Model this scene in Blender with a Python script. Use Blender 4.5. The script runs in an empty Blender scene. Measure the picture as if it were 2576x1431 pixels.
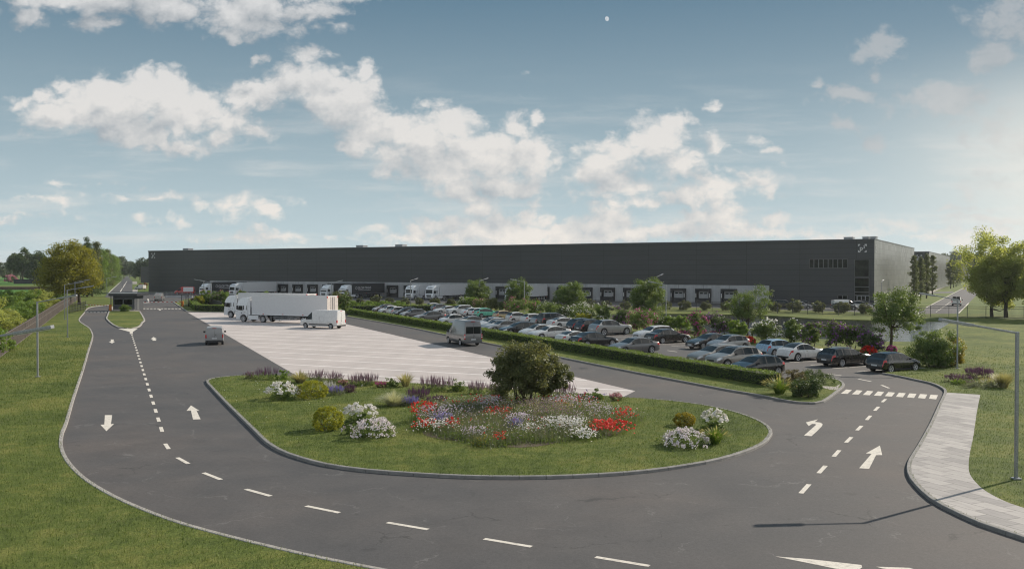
import bpy, bmesh, math, random
import numpy as np
from mathutils import Vector, Matrix
from mathutils.geometry import tessellate_polygon
R = math.radians
scene = bpy.context.scene
col = scene.collection
# ---------------------------------------------------------------- camera
CAM_H = 7.7; F = 2342.0; HZ = 679.0
PITCH = math.atan((715.5 - HZ) / F)
cam = bpy.data.objects.new('camera', bpy.data.cameras.new('camera'))
col.objects.link(cam); scene.camera = cam
cam.location = (0, 0, CAM_H); cam.rotation_euler = (math.pi / 2 - PITCH, 0, 0)
cam.data.sensor_width = 36; cam.data.lens = 36 * F / 2576
cam.data.clip_start = 0.5; cam.data.clip_end = 9000
# ---------------------------------------------------------------- light
SUN_AZ = math.atan2(0.81, 0.585)        # from +Y towards +X
SUN_EL = R(30)
sd = bpy.data.lights.new('sun', 'SUN'); sd.energy = 5.0; sd.angle = R(0.55); sd.color = (1.0, 0.90, 0.765)
sun = bpy.data.objects.new('sun', sd); col.objects.link(sun)
sdir = Vector((math.sin(SUN_AZ) * math.cos(SUN_EL), math.cos(SUN_AZ) * math.cos(SUN_EL), math.sin(SUN_EL)))
sun.rotation_euler = sdir.to_track_quat('Z', 'Y').to_euler()
scene.view_settings.view_transform = 'Standard'; scene.view_settings.look = 'None'
scene.view_settings.exposure = 0.17; scene.view_settings.gamma = 1
scene.cycles.filter_width = 1.15
# ---------------------------------------------------------------- node helper
class NT:
    def __init__(s, nt): s.nt = nt; nt.nodes.clear()
    def n(s, t, **kw):
        nd = s.nt.nodes.new(t)
        for k, v in kw.items():
            if k == 'ins':
                for i, val in v.items(): s.set(nd.inputs[i], val)
            else: setattr(nd, k, v)
        return nd
    def set(s, inp, val):
        if isinstance(val, bpy.types.NodeSocket): s.nt.links.new(val, inp)
        else:
            if hasattr(inp, 'default_value') and isinstance(val, tuple) and len(val) == 3 and inp.type == 'RGBA': val = (*val, 1)
            inp.default_value = val
    def m(s, op, a, b=None, c=None, clamp=False):
        nd = s.nt.nodes.new('ShaderNodeMath'); nd.operation = op; nd.use_clamp = clamp
        s.set(nd.inputs[0], a)
        if b is not None: s.set(nd.inputs[1], b)
        if c is not None: s.set(nd.inputs[2], c)
        return nd.outputs[0]
    def v(s, op, a, b=None, c=None, out=0):
        nd = s.nt.nodes.new('ShaderNodeVectorMath'); nd.operation = op
        s.set(nd.inputs[0], a)
        if b is not None: s.set(nd.inputs[1], b)
        if c is not None: s.set(nd.inputs[2], c)
        return nd.outputs[out]
    def mix(s, f, a, b, mode='MIX'):
        nd = s.nt.nodes.new('ShaderNodeMix'); nd.data_type = 'RGBA'; nd.blend_type = mode
        s.set(nd.inputs[0], f); s.set(nd.inputs[6], a); s.set(nd.inputs[7], b)
        return nd.outputs[2]
    def noise(s, vec, scale, detail=4, rough=0.55, dist=0, out=0, dim='3D'):
        nd = s.nt.nodes.new('ShaderNodeTexNoise'); nd.noise_dimensions = dim
        if vec is not None: s.set(nd.inputs['Vector'], vec)
        nd.inputs['Scale'].default_value = scale; nd.inputs['Detail'].default_value = detail
        nd.inputs['Roughness'].default_value = rough; nd.inputs['Distortion'].default_value = dist
        return nd.outputs[out]
    def ramp(s, f, stops, interp='LINEAR'):
        nd = s.nt.nodes.new('ShaderNodeValToRGB'); nd.color_ramp.interpolation = interp
        cr = nd.color_ramp
        while len(cr.elements) < len(stops): cr.elements.new(0.5)
        for e, (p, c) in zip(cr.elements, stops):
            e.position = p; e.color = (*c, 1) if len(c) == 3 else c
        s.set(nd.inputs[0], f)
        return nd.outputs[0]
    def maprange(s, f, a, b, c=0.0, d=1.0, smooth=False):
        nd = s.nt.nodes.new('ShaderNodeMapRange')
        if smooth: nd.interpolation_type = 'SMOOTHSTEP'
        s.set(nd.inputs[0], f)
        for i, x in zip((1, 2, 3, 4), (a, b, c, d)): s.set(nd.inputs[i], x)
        return nd.outputs[0]
# ---------------------------------------------------------------- world: sky and clouds
def pxdir(x, y): return ((x - 1288) / F, (HZ - y) / F)
CLOUDS = [  # x, y, rx, ry, weight
 (200,8,190,32,1),(430,22,130,46,1),(600,32,180,62,1.1),(575,85,75,32,.9),(800,30,90,28,.8),(330,-40,500,45,1.2),(100,48,45,22,.7),(238,68,52,22,.85),
 (700,-30,260,40,1),(840,60,60,20,.5),
 (160,290,95,52,1),(270,262,120,55,1),(400,240,105,52,1),(475,290,95,60,1.05),(590,300,105,52,1),(340,335,110,45,1),(460,360,130,30,.9),(640,240,100,42,1),
 (755,205,100,48,1),(870,255,92,78,1.1),(905,182,62,36,.95),(770,132,75,28,.85),(925,345,75,66,1.1),(110,240,35,26,.7),(60,262,45,24,.6),(650,140,22,15,.8),(660,330,52,30,.8),
 (560,345,70,32,.85),(150,215,36,22,.6),
 (1060,345,120,66,1.1),(1130,310,80,42,1),(1120,425,115,62,1.1),(1245,385,115,76,1.1),(1305,300,46,44,1),(1362,292,20,30,.8),(1340,385,75,64,1.05),(1160,480,85,42,1),
 (1285,475,90,48,1),(1195,515,90,22,.8),(1000,400,90,50,.9),(1085,252,50,13,.5),
 (1500,420,72,60,1),(1545,365,55,42,1),(1640,350,78,56,1.05),(1560,470,130,42,1),(1700,410,90,62,1),(1790,362,46,36,.9),(1820,475,110,36,.9),(1705,505,180,28,.85),
 (1925,462,56,38,.85),(1600,520,150,22,.8),(1690,300,50,25,.6),(1850,430,120,22,.55),
 (1280,590,175,44,1.1),(1215,540,60,30,.9),(1160,595,55,32,.8),(1040,575,60,30,.7),(1535,560,62,38,1),(1640,590,140,26,.8),(1840,550,85,38,.9),(1740,560,90,24,.7),(1970,560,55,22,.7),
 (700,600,160,14,.6),(980,585,120,22,.75),(1100,600,150,18,.75),(1340,560,90,26,.85),(1420,585,110,24,.85),(1560,590,90,24,.8),(1760,595,150,20,.7),(1950,590,110,16,.65),(2120,600,100,14,.6),(2330,600,140,14,.65),(2480,560,120,12,.5),(150,470,170,10,.42),(330,500,160,9,.4),(2030,590,36,16,.6),(2270,568,84,26,1),(2200,590,90,20,.7),(1440,600,120,26,.8),
 (120,508,150,14,.5),(600,510,125,28,.62),(430,552,180,20,.55),(300,545,120,9,.4),(60,560,120,9,.38),(1100,560,120,12,.5),(1900,590,120,16,.6),(2350,540,150,8,.45),(1500,480,60,40,.8),(690,528,50,24,.6),(590,592,260,14,.42),(900,600,140,16,.5),
 (2205,112,72,40,.8),(2262,95,34,16,.6),(2125,245,92,38,.7),(2065,215,30,16,.75),(2188,188,22,17,.85),(2490,140,62,42,1.0),(2400,235,110,46,.75),(2530,55,90,85,.8),(2100,312,40,26,.65),
 (2165,345,28,18,.8),(1800,262,16,14,.6),(1905,345,26,22,.6),(1925,375,60,12,.5),(2540,330,120,60,.6),(1335,168,22,8,.45),(2040,400,70,12,.3),(2500,470,90,40,.4),(2450,590,180,16,.6)]
def mk_cloud_group():
    g = bpy.data.node_groups.new('cloud_field', 'ShaderNodeTree')
    g.interface.new_socket('Vector', in_out='INPUT', socket_type='NodeSocketVector')
    g.interface.new_socket('Value', in_out='OUTPUT', socket_type='NodeSocketFloat')
    t = NT(g)
    gi = t.n('NodeGroupInput'); go = t.n('NodeGroupOutput')
    P = gi.outputs[0]
    acc = None
    for x, y, rx, ry, w in CLOUDS:
        u, v = pxdir(x, y)
        k = 1.42
        iu, iv = F / (rx * k), F / (ry * k)
        q = t.v('MULTIPLY_ADD', P, (iu, iv, 0), (-u * iu, -v * iv, 0))
        d = t.v('LENGTH', q, out=1)
        s = t.m('MULTIPLY_ADD', d, -w, w)
        acc = s if acc is None else t.m('SMOOTH_MAX', acc, s, 0.18)
    t.set(go.inputs[0], acc)
    return g
def make_world():
    w = bpy.data.worlds.new('World'); scene.world = w; w.use_nodes = True
    t = NT(w.node_tree)
    tc = t.n('ShaderNodeTexCoord').outputs['Generated']
    sky = t.n('ShaderNodeTexSky'); sky.sky_type = 'NISHITA'; sky.sun_disc = False
    sky.sun_elevation = SUN_EL; sky.sun_rotation = SUN_AZ
    sky.air_density = 1.0; sky.dust_density = 1.6; sky.ozone_density = 1.6; sky.altitude = 100
    hs = t.n('ShaderNodeHueSaturation'); hs.inputs['Saturation'].default_value = 0.7; hs.inputs['Hue'].default_value = 0.487
    t.set(hs.inputs['Color'], sky.outputs[0])
    base = hs.outputs[0]
    sep = t.n('ShaderNodeSeparateXYZ'); t.set(sep.inputs[0], tc)
    X, Y, Z = sep.outputs
    front = t.maprange(Y, 0.15, 0.35)
    yy = t.m('MAXIMUM', t.m('ABSOLUTE', Y), 0.12)
    u = t.m('DIVIDE', X, yy); v = t.m('DIVIDE', Z, yy)
    cx = t.n('ShaderNodeCombineXYZ'); t.set(cx.inputs[0], u); t.set(cx.inputs[1], v); t.set(cx.inputs[2], front)
    P0 = cx.outputs[0]
    # warped copy for ragged shapes
    Pn = t.v('MULTIPLY', P0, (1.0, 1.3, 1.0))
    nz = t.noise(Pn, 9.0, 6, 0.62, out=1)
    wv = t.v('MULTIPLY', t.v('SUBTRACT', nz, (0.5, 0.5, 0.5)), (0.075, 0.055, 0))
    P = t.v('ADD', P0, wv)
    g = mk_cloud_group()
    def field(vec):
        nd = t.n('ShaderNodeGroup'); nd.node_tree = g; t.set(nd.inputs[0], vec); return nd.outputs[0]
    OFF = (0.007, 0.013, 0)
    fb = t.noise(Pn, 11.0, 12, 0.60)
    fl = t.noise(t.v('ADD', Pn, OFF), 11.0, 9, 0.62)
    fs = t.noise(Pn, 11.0, 9, 0.62)
    M = field(P)
    Ml = field(t.v('ADD', P, (0.012, 0.040, 0)))
    AMP = 1.9
    bl = t.m('ABSOLUTE', t.m('SUBTRACT', t.noise(t.v('ADD', Pn, t.v('MULTIPLY', wv, (.6, .6, 0))), 26.0, 4, 0.55), 0.5))
    bl2 = t.m('ABSOLUTE', t.m('SUBTRACT', t.noise(t.v('ADD', t.v('ADD', Pn, OFF), t.v('MULTIPLY', wv, (.6, .6, 0))), 26.0, 4, 0.55), 0.5))
    dens = t.m('ADD', t.m('ADD', M, t.m('MULTIPLY', t.m('SUBTRACT', bl, 0.09), 2.4)), t.m('MULTIPLY', t.m('SUBTRACT', fb, 0.5), AMP))
    alpha = t.maprange(dens, 0.02, 0.62, 0, 1, True)
    # side towards the sun and the cloud tops are bright, thick bases grey
    sh = t.m('ADD', t.m('MULTIPLY', t.m('SUBTRACT', M, Ml), 0.62), t.m('ADD', t.m('MULTIPLY', t.m('SUBTRACT', bl, bl2), 1.1), t.m('MULTIPLY', t.m('SUBTRACT', fs, fl), 2.4)))
    lit = t.maprange(t.m('ADD', sh, t.m('MULTIPLY', t.m('MAXIMUM', dens, 0.0), -0.10)), -0.55, 0.34, 0, 1)
    # wispy high cloud
    ws = t.noise(t.v('MULTIPLY', P0, (2.2, 16.0, 1)), 3.0, 7, 0.62)
    wisp = t.m('MULTIPLY', t.maprange(ws, 0.44, 0.76, 0, 0.8, True), t.maprange(v, 0.24, 0.10, 0, 1, True))
    # unseen rear sky: broken cloud cover, made extra bright to fill camera-facing sides
    rb = t.maprange(t.noise(t.v('MULTIPLY', tc, (1, 1, 2.2)), 3.0, 6, 0.6), 0.42, 0.62, 0, 1, True)
    hz = t.maprange(Z, 0.0, 0.32, 1, 0)
    hz2 = t.m('POWER', hz, 1.3)
    lowsun = t.v('DOT_PRODUCT', tc, tuple(Vector((math.sin(R(36)), math.cos(R(36)), 0.13)).normalized()), out=1)
    glow2 = t.m('POWER', t.m('MAXIMUM', lowsun, 0.0), 60.0)
    glow2 = t.m('MULTIPLY', glow2, t.maprange(Z, 0.24, 0.10, 0, 1, True))
    wc = t.mix(hz2, (0.78, 1.60, 2.35), (4.9, 5.95, 6.25))
    skyc = t.mix(0.97, base, wc)
    skyc = t.mix(t.m('MULTIPLY', glow2, 0.80), skyc, (9.0, 8.6, 7.6))
    dark = t.mix(hz2, (2.45, 2.80, 3.15), (4.1, 4.5, 4.8))
    brt = t.mix(hz2, (5.75, 5.85, 5.95), (7.6, 7.1, 6.5))
    dim = t.maprange(u, 0.24, 0.40, 1.0, 0.0, True)
    litf = t.m('MULTIPLY', lit, t.m('MAXIMUM', t.m('MAXIMUM', dim, 0.34), t.m('MULTIPLY', t.maprange(hz, 0.6, 0.95), 1.0)))
    cl = t.mix(litf, dark, brt)
    cl = t.mix(t.m('MULTIPLY', glow2, 0.5), cl, (8.6, 8.2, 7.3))
    a = t.m('MULTIPLY', alpha, t.m('MULTIPLY', front, t.maprange(dim, 0, 1, 0.80, 0.97)))
    a = t.m('MULTIPLY', a, t.maprange(Y, 0.3, 0.5, 0, 1))
    skyw = t.mix(wisp, skyc, t.mix(0.5, brt, skyc))
    c1 = t.mix(a, skyw, cl)
    back = t.m('MULTIPLY', t.m('MULTIPLY', rb, t.m('SUBTRACT', 1.0, front)), 0.85)
    c2 = t.mix(back, c1, (10.5, 10.4, 10.2))
    bg = t.n('ShaderNodeBackground'); t.set(bg.inputs[0], c2); bg.inputs[1].default_value = 0.105
    out = t.n('ShaderNodeOutputWorld'); t.set(out.inputs[0], bg.outputs[0])
    w.cycles.sampling_method = 'MANUAL'; w.cycles.sample_map_resolution = 256
make_world()
# ---------------------------------------------------------------- picture point to ground point
def ray(x, y):
    sp, cp = math.sin(PITCH), math.cos(PITCH)
    up = -(y - 715.5)
    return Vector((x - 1288, F * cp + up * sp, -F * sp + up * cp))
def G(x, y, z=0.0):
    d = ray(x, y); k = (z - CAM_H) / d.z
    return Vector((d.x * k, d.y * k))
def at(x, depth):                       # ground point at a picture column and a distance
    return Vector(((x - 1288) / F * depth, depth))
# ---------------------------------------------------------------- materials
MATS = {}
def mat(name, fn=None):
    if name in MATS: return MATS[name]
    m = bpy.data.materials.new(name); m.use_nodes = True
    t = NT(m.node_tree); out = t.n('ShaderNodeOutputMaterial')
    sh = fn(t); t.set(out.inputs[0], sh)
    MATS[name] = m; return m
def pbsdf(t, c, rough=0.6, metal=0.0, spec=0.5, normal=None, coat=0.0, trans=0.0):
    p = t.n('ShaderNodeBsdfPrincipled')
    t.set(p.inputs['Base Color'], c); t.set(p.inputs['Roughness'], rough)
    p.inputs['Metallic'].default_value = metal; p.inputs['Specular IOR Level'].default_value = spec
    if coat: p.inputs['Coat Weight'].default_value = coat; p.inputs['Coat Roughness'].default_value = 0.05
    if normal is not None: t.set(p.inputs['Normal'], normal)
    return p.outputs[0]
def bump(t, h, strength=0.3, dist=0.02):
    b = t.n('ShaderNodeBump'); b.inputs['Strength'].default_value = strength; b.inputs['Distance'].default_value = dist
    t.set(b.inputs['Height'], h); return b.outputs[0]
def pos(t): return t.n('ShaderNodeNewGeometry').outputs['Position']
def simple(name, c, rough=0.6, metal=0.0, spec=0.5, coat=0.0, var=0.12, scale=3.0):
    def fn(t):
        ob = t.n('ShaderNodeTexCoord').outputs['Object']
        nz = t.noise(ob, scale, 4)
        k = t.maprange(nz, 0.3, 0.7, 1 - var, 1 + var)
        cc = t.v('SCALE', tuple(c)); cc.node.inputs['Scale'].default_value = 1; t.set(cc.node.inputs['Scale'], k)
        rr = t.maprange(nz, 0.3, 0.7, max(0.02, rough - 0.05), min(1, rough + 0.05))
        return pbsdf(t, cc, rr, metal, spec, coat=coat)
    return mat(name, fn)
def asphalt_fn(base=(0.093, 0.088, 0.088), cracks=True):
    def fn(t):
        p = pos(t)
        big = t.noise(p, 0.09, 4, 0.55); mid = t.noise(t.v('MULTIPLY', p, (1, 1, 1)), 0.45, 5, 0.6); fine = t.noise(p, 26.0, 3, 0.7)
        b = base
        c = t.ramp(big, [(0.30, (b[0]*0.80, b[1]*0.84, b[2]*0.88)), (0.5, b), (0.70, (b[0]*1.22, b[1]*1.13, b[2]*1.06))])
        k = t.maprange(mid, 0.25, 0.75, 0.86, 1.13); k2 = t.m('MULTIPLY', t.maprange(fine, 0.3, 0.7, 0.80, 1.20), t.maprange(t.noise(p, 7.0, 3, 0.7), 0.3, 0.7, 0.92, 1.08))
        c = t.v('SCALE', c); t.set(c.node.inputs['Scale'], t.m('MULTIPLY', k, k2))
        # wheel polishing: long soft streaks
        if cracks:
            wp = t.v('ADD', p, t.v('MULTIPLY', t.noise(p, 0.8, 5, 0.65, out=1), (1.8, 1.8, 0)))
            vo = t.n('ShaderNodeTexVoronoi'); vo.feature = 'DISTANCE_TO_EDGE'; t.set(vo.inputs['Vector'], wp); vo.inputs['Scale'].default_value = 0.30
            ln = t.maprange(vo.outputs['Distance'], 0.0035, 0.011, 1, 0)
            msk = t.maprange(t.noise(p, 0.55, 3, 0.6), 0.50, 0.62, 0, 1)
            c = t.mix(t.m('MULTIPLY', t.m('MULTIPLY', ln, msk), 0.38), c, (0.20, 0.195, 0.19))
            vo2 = t.n('ShaderNodeTexVoronoi'); vo2.feature = 'DISTANCE_TO_EDGE'; t.set(vo2.inputs['Vector'], t.v('ADD', wp, (31, 17, 0))); vo2.inputs['Scale'].default_value = 0.21
            ln2 = t.maprange(vo2.outputs['Distance'], 0.002, 0.008, 1, 0)
            msk2 = t.maprange(t.noise(t.v('ADD', p, (9, 40, 0)), 0.4, 3, 0.6), 0.52, 0.62, 0, 1)
            c = t.mix(t.m('MULTIPLY', t.m('MULTIPLY', ln2, msk2), 0.6), c, (0.035, 0.034, 0.034))
        pv_ = t.n('ShaderNodeTexVoronoi'); pv_.feature = 'F1'; t.set(pv_.inputs['Vector'], p); pv_.inputs['Scale'].default_value = 0.11
        c = t.mix(0.10, c, t.v('SCALE', pv_.outputs['Color'], None)) if False else c
        drip = t.maprange(t.noise(t.v('ADD', p, (7, 3, 0)), 1.1, 2, 0.4), 0.70, 0.80, 0, 0.35)
        c = t.mix(drip, c, (0.045, 0.042, 0.040))
        spots = t.maprange(t.noise(p, 3.2, 2, 0.5), 0.70, 0.76, 0, 0.5)
        c = t.mix(spots, c, (0.05, 0.048, 0.048))
        return pbsdf(t, c, t.maprange(mid, 0.3, 0.7, 0.68, 0.84), 0, 0.35, normal=bump(t, fine, 0.35, 0.01))
    return fn
M_asph = mat('asphalt', asphalt_fn((0.0855, 0.0805, 0.0805)))
M_asph_far = mat('asphalt_yard', asphalt_fn((0.085, 0.083, 0.086), False))
def conc_lot(t):
    p = pos(t)
    a = t.noise(p, 0.12, 5, 0.6); b = t.noise(p, 1.4, 5, 0.65); st = t.noise(t.v('MULTIPLY', p, (0.5, 0.12, 1)), 1.0, 5, 0.6)
    c = t.ramp(a, [(0.3, (0.43, 0.387, 0.375)), (0.55, (0.48, 0.43, 0.415)), (0.75, (0.52, 0.47, 0.452))])
    k = t.m('MULTIPLY', t.maprange(b, 0.3, 0.7, 0.94, 1.06), t.maprange(st, 0.35, 0.7, 1.05, 0.90))
    c = t.v('SCALE', c); t.set(c.node.inputs['Scale'], k)
    rot = t.n('ShaderNodeVectorRotate'); rot.rotation_type = 'Z_AXIS'; t.set(rot.inputs['Vector'], p); rot.inputs['Angle'].default_value = R(25)
    tm = t.noise(t.v('MULTIPLY', rot.outputs[0], (0.05, 1.1, 1)), 1.0, 5, 0.65)
    c = t.mix(t.maprange(tm, 0.52, 0.70, 0, 0.30), c, (0.25, 0.235, 0.225))
    st2 = t.maprange(t.noise(p, 0.9, 3, 0.5), 0.66, 0.78, 0, 0.25); c = t.mix(st2, c, (0.22, 0.20, 0.19))
    jt = t.n('ShaderNodeTexBrick'); t.set(jt.inputs['Vector'], rot.outputs[0]); jt.offset = 0.0; jt.inputs['Scale'].default_value = 1.0; jt.inputs['Brick Width'].default_value = 6.0; jt.inputs['Row Height'].default_value = 4.15; jt.inputs['Mortar Size'].default_value = 0.02
    c = t.mix(t.m('MULTIPLY', jt.outputs['Fac'], 0.35), c, (0.2, 0.19, 0.18))
    return pbsdf(t, c, 0.75, 0, 0.35, normal=bump(t, b, 0.15, 0.01))
M_lot = mat('light_concrete_paving', conc_lot)
def paint_fn(t):
    p = pos(t); n = t.noise(p, 5.0, 6, 0.7)
    w2 = t.noise(p, 22.0, 4, 0.75)
    wear = t.m('MAXIMUM', t.maprange(n, 0.50, 0.70, 0, 0.6), t.maprange(w2, 0.56, 0.70, 0, 0.75))
    return pbsdf(t, t.mix(wear, (0.66, 0.615, 0.55), (0.17, 0.16, 0.15)), 0.7, 0, 0.3)
M_paint = mat('road_paint', paint_fn)
M_lotline = simple('bay_line_paint', (0.84, 0.81, 0.79), 0.6, var=0.08)
def grass_fn(cols, sc=1.0, bright=1.0):
    def fn(t):
        p = pos(t)
        a = t.noise(p, 0.16 * sc, 4, 0.6); b = t.noise(p, 1.3 * sc, 5, 0.65); f = t.noise(t.v('MULTIPLY', p, (1, 0.7, 1)), 14.0 * sc, 4, 0.7)
        x = t.m('ADD', t.m('MULTIPLY', a, 0.55), t.m('MULTIPLY', b, 0.45))
        c = t.ramp(x, [(0.36, cols[0]), (0.5, cols[1]), (0.62, cols[2])])
        k = t.m('MULTIPLY', t.maprange(f, 0.25, 0.75, 0.55, 1.45), bright)
        c = t.v('SCALE', c); t.set(c.node.inputs['Scale'], k)
        patch = t.maprange(t.noise(t.v('ADD', p, (50, 20, 0)), 0.7 * sc, 5, 0.6), 0.60, 0.74, 0, 0.55)
        c = t.mix(patch, c, (0.135 * bright, 0.125 * bright, 0.055 * bright))
        return pbsdf(t, c, 0.85, 0, 0.15, normal=bump(t, f, 0.9, 0.05))
    return fn
GC = [(0.056, 0.080, 0.019), (0.102, 0.130, 0.030), (0.170, 0.175, 0.048)]
M_grass = mat('lawn_grass', grass_fn(GC))
M_ground = mat('meadow_ground', grass_fn([(0.075, 0.110, 0.026), (0.105, 0.140, 0.034), (0.140, 0.165, 0.045)], 0.25))
M_field = mat('bright_field', grass_fn([(0.060, 0.150, 0.030), (0.075, 0.175, 0.034), (0.085, 0.175, 0.040)], 0.1))
def blade_fn(t):
    g = t.n('ShaderNodeNewGeometry'); p = g.outputs['Position']
    a = t.noise(p, 0.16, 4, 0.6); b = t.noise(p, 1.3, 5, 0.65)
    x = t.m('ADD', t.m('MULTIPLY', a, 0.55), t.m('MULTIPLY', b, 0.45))
    c = t.ramp(x, [(0.38, (0.066, 0.098, 0.023)), (0.5, (0.122, 0.162, 0.037)), (0.62, (0.210, 0.222, 0.060))])
    r = g.outputs['Random Per Island']
    k = t.maprange(r, 0, 1, 0.6, 1.5)
    c = t.v('SCALE', c); t.set(c.node.inputs['Scale'], k)
    c = t.mix(t.maprange(r, 0.93, 0.97, 0, 0.7), c, (0.30, 0.29, 0.15))
    pb = pbsdf(t, c, 0.55, 0, 0.3)
    tr = t.n('ShaderNodeBsdfTranslucent'); t.set(tr.inputs[0], t.mix(0.5, c, (0.14, 0.20, 0.03)))
    ms = t.n('ShaderNodeMixShader'); ms.inputs[0].default_value = 0.30; t.set(ms.inputs[1], pb); t.set(ms.inputs[2], tr.outputs[0])
    return ms.outputs[0]
M_blade = mat('grass_blades', blade_fn)
def leaf_mat(name, c0, c1, c2, trans=0.32, tcol=None, rough=0.5):
    def fn(t):
        g = t.n('ShaderNodeNewGeometry'); r = g.outputs['Random Per Island']
        ob = t.n('ShaderNodeTexCoord').outputs['Object']
        cl = t.noise(ob, 0.9, 3, 0.5)
        x = t.m('ADD', t.m('MULTIPLY', r, 0.6), t.m('MULTIPLY', cl, 0.4))
        c = t.ramp(x, [(0.22, c0), (0.5, c1), (0.8, c2)])
        pb = pbsdf(t, c, rough, 0, 0.35)
        tr = t.n('ShaderNodeBsdfTranslucent')
        tc = tcol or (min(1, c2[0] * 1.5), min(1, c2[1] * 1.5), c2[2] * 0.8)
        t.set(tr.inputs[0], tc)
        ms = t.n('ShaderNodeMixShader'); ms.inputs[0].default_value = trans; t.set(ms.inputs[1], pb); t.set(ms.inputs[2], tr.outputs[0])
        return ms.outputs[0]
    return mat(name, fn)
L_dark = leaf_mat('leaf_dark', (0.024, 0.045, 0.018), (0.045, 0.077, 0.025), (0.092, 0.131, 0.037), 0.25)
L_mid = leaf_mat('leaf_mid', (0.039, 0.077, 0.022), (0.076, 0.129, 0.034), (0.148, 0.203, 0.050), 0.32)
L_bright = leaf_mat('leaf_bright', (0.055, 0.111, 0.021), (0.109, 0.182, 0.034), (0.184, 0.260, 0.055), 0.38)
L_yellow = leaf_mat('leaf_yellow', (0.120, 0.140, 0.014), (0.220, 0.235, 0.022), (0.34, 0.335, 0.036), 0.35)
L_autumn = leaf_mat('leaf_autumn', (0.085, 0.100, 0.014), (0.160, 0.165, 0.022), (0.27, 0.255, 0.040), 0.45)
L_olive = leaf_mat('leaf_olive', (0.044, 0.058, 0.023), (0.086, 0.104, 0.039), (0.156, 0.169, 0.068), 0.28)
L_poplar = leaf_mat('leaf_poplar', (0.063, 0.083, 0.037), (0.097, 0.122, 0.055), (0.148, 0.172, 0.081), 0.35)
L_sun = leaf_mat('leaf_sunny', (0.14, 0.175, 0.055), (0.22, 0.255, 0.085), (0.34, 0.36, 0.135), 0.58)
L_hedge = leaf_mat('leaf_hedge', (0.038, 0.076, 0.016), (0.084, 0.140, 0.029), (0.168, 0.230, 0.056), 0.32)
L_far = leaf_mat('leaf_far', (0.039, 0.062, 0.037), (0.061, 0.088, 0.046), (0.094, 0.127, 0.064), 0.25)
L_grey = leaf_mat('leaf_grey_green', (0.070, 0.085, 0.055), (0.120, 0.140, 0.090), (0.20, 0.215, 0.150), 0.25)
L_brown = leaf_mat('leaf_brown', (0.060, 0.048, 0.028), (0.110, 0.085, 0.048), (0.165, 0.140, 0.075), 0.25)
L_plum = leaf_mat('leaf_plum', (0.035, 0.018, 0.030), (0.070, 0.036, 0.055), (0.125, 0.070, 0.095), 0.2)
L_straw = leaf_mat('leaf_straw', (0.18, 0.16, 0.075), (0.30, 0.27, 0.14), (0.44, 0.40, 0.24), 0.3)
def flower_mat(name, c0, c1, c2): return leaf_mat(name, c0, c1, c2, 0.25, c2, 0.6)
F_white = flower_mat('petal_white', (0.55, 0.52, 0.46), (0.75, 0.72, 0.68), (0.85, 0.83, 0.80))
F_lilac = flower_mat('petal_lilac', (0.42, 0.33, 0.44), (0.60, 0.50, 0.58), (0.78, 0.70, 0.74))
F_blush = flower_mat('petal_blush', (0.56, 0.47, 0.51), (0.72, 0.65, 0.67), (0.84, 0.79, 0.80))
F_blue = flower_mat('petal_blue', (0.13, 0.10, 0.34), (0.22, 0.18, 0.46), (0.38, 0.34, 0.60))
F_purple = flower_mat('petal_purple', (0.13, 0.04, 0.16), (0.24, 0.08, 0.28), (0.36, 0.16, 0.42))
F_sage = flower_mat('petal_dark_sage', (0.075, 0.030, 0.070), (0.125, 0.055, 0.115), (0.20, 0.105, 0.18))
F_magenta = flower_mat('petal_magenta', (0.30, 0.02, 0.14), (0.48, 0.05, 0.25), (0.60, 0.14, 0.36))
F_mauve = flower_mat('petal_mauve', (0.15, 0.085, 0.12), (0.24, 0.15, 0.19), (0.36, 0.25, 0.30))
F_red = flower_mat('petal_red', (0.45, 0.008, 0.006), (0.65, 0.018, 0.010), (0.75, 0.05, 0.03))
F_yellow = flower_mat('petal_yellow', (0.45, 0.32, 0.01), (0.62, 0.48, 0.02), (0.72, 0.58, 0.06))
F_pink = flower_mat('petal_pink', (0.42, 0.14, 0.18), (0.60, 0.24, 0.30), (0.72, 0.40, 0.45))
def bark_fn(t):
    ob = t.n('ShaderNodeTexCoord').outputs['Object']
    n = t.noise(t.v('MULTIPLY', ob, (6, 6, 1.2)), 2.5, 5, 0.7)
    c = t.ramp(n, [(0.3, (0.035, 0.028, 0.020)), (0.6, (0.095, 0.078, 0.058)), (0.8, (0.15, 0.13, 0.10))])
    return pbsdf(t, c, 0.9, 0, 0.2, normal=bump(t, n, 0.6, 0.04))
M_bark = mat('bark', bark_fn)
def stone_fn(name, b, v=0.12):
    def fn(t):
        p = pos(t); n = t.noise(p, 2.2, 5, 0.65); f = t.noise(p, 30, 3, 0.7)
        k = t.m('MULTIPLY', t.maprange(n, 0.3, 0.7, 1 - v, 1 + v), t.maprange(f, 0.3, 0.7, 0.93, 1.07))
        c = t.v('SCALE', b); t.set(c.node.inputs['Scale'], k)
        return pbsdf(t, c, 0.8, 0, 0.3, normal=bump(t, f, 0.2, 0.01))
    return mat(name, fn)
M_kerb = stone_fn('kerb_stone', (0.23, 0.222, 0.212), .2)
M_kerb_light = stone_fn('kerb_light', (0.33, 0.31, 0.29), .2)
M_pave = stone_fn('footpath_concrete', (0.36, 0.33, 0.30))
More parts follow.
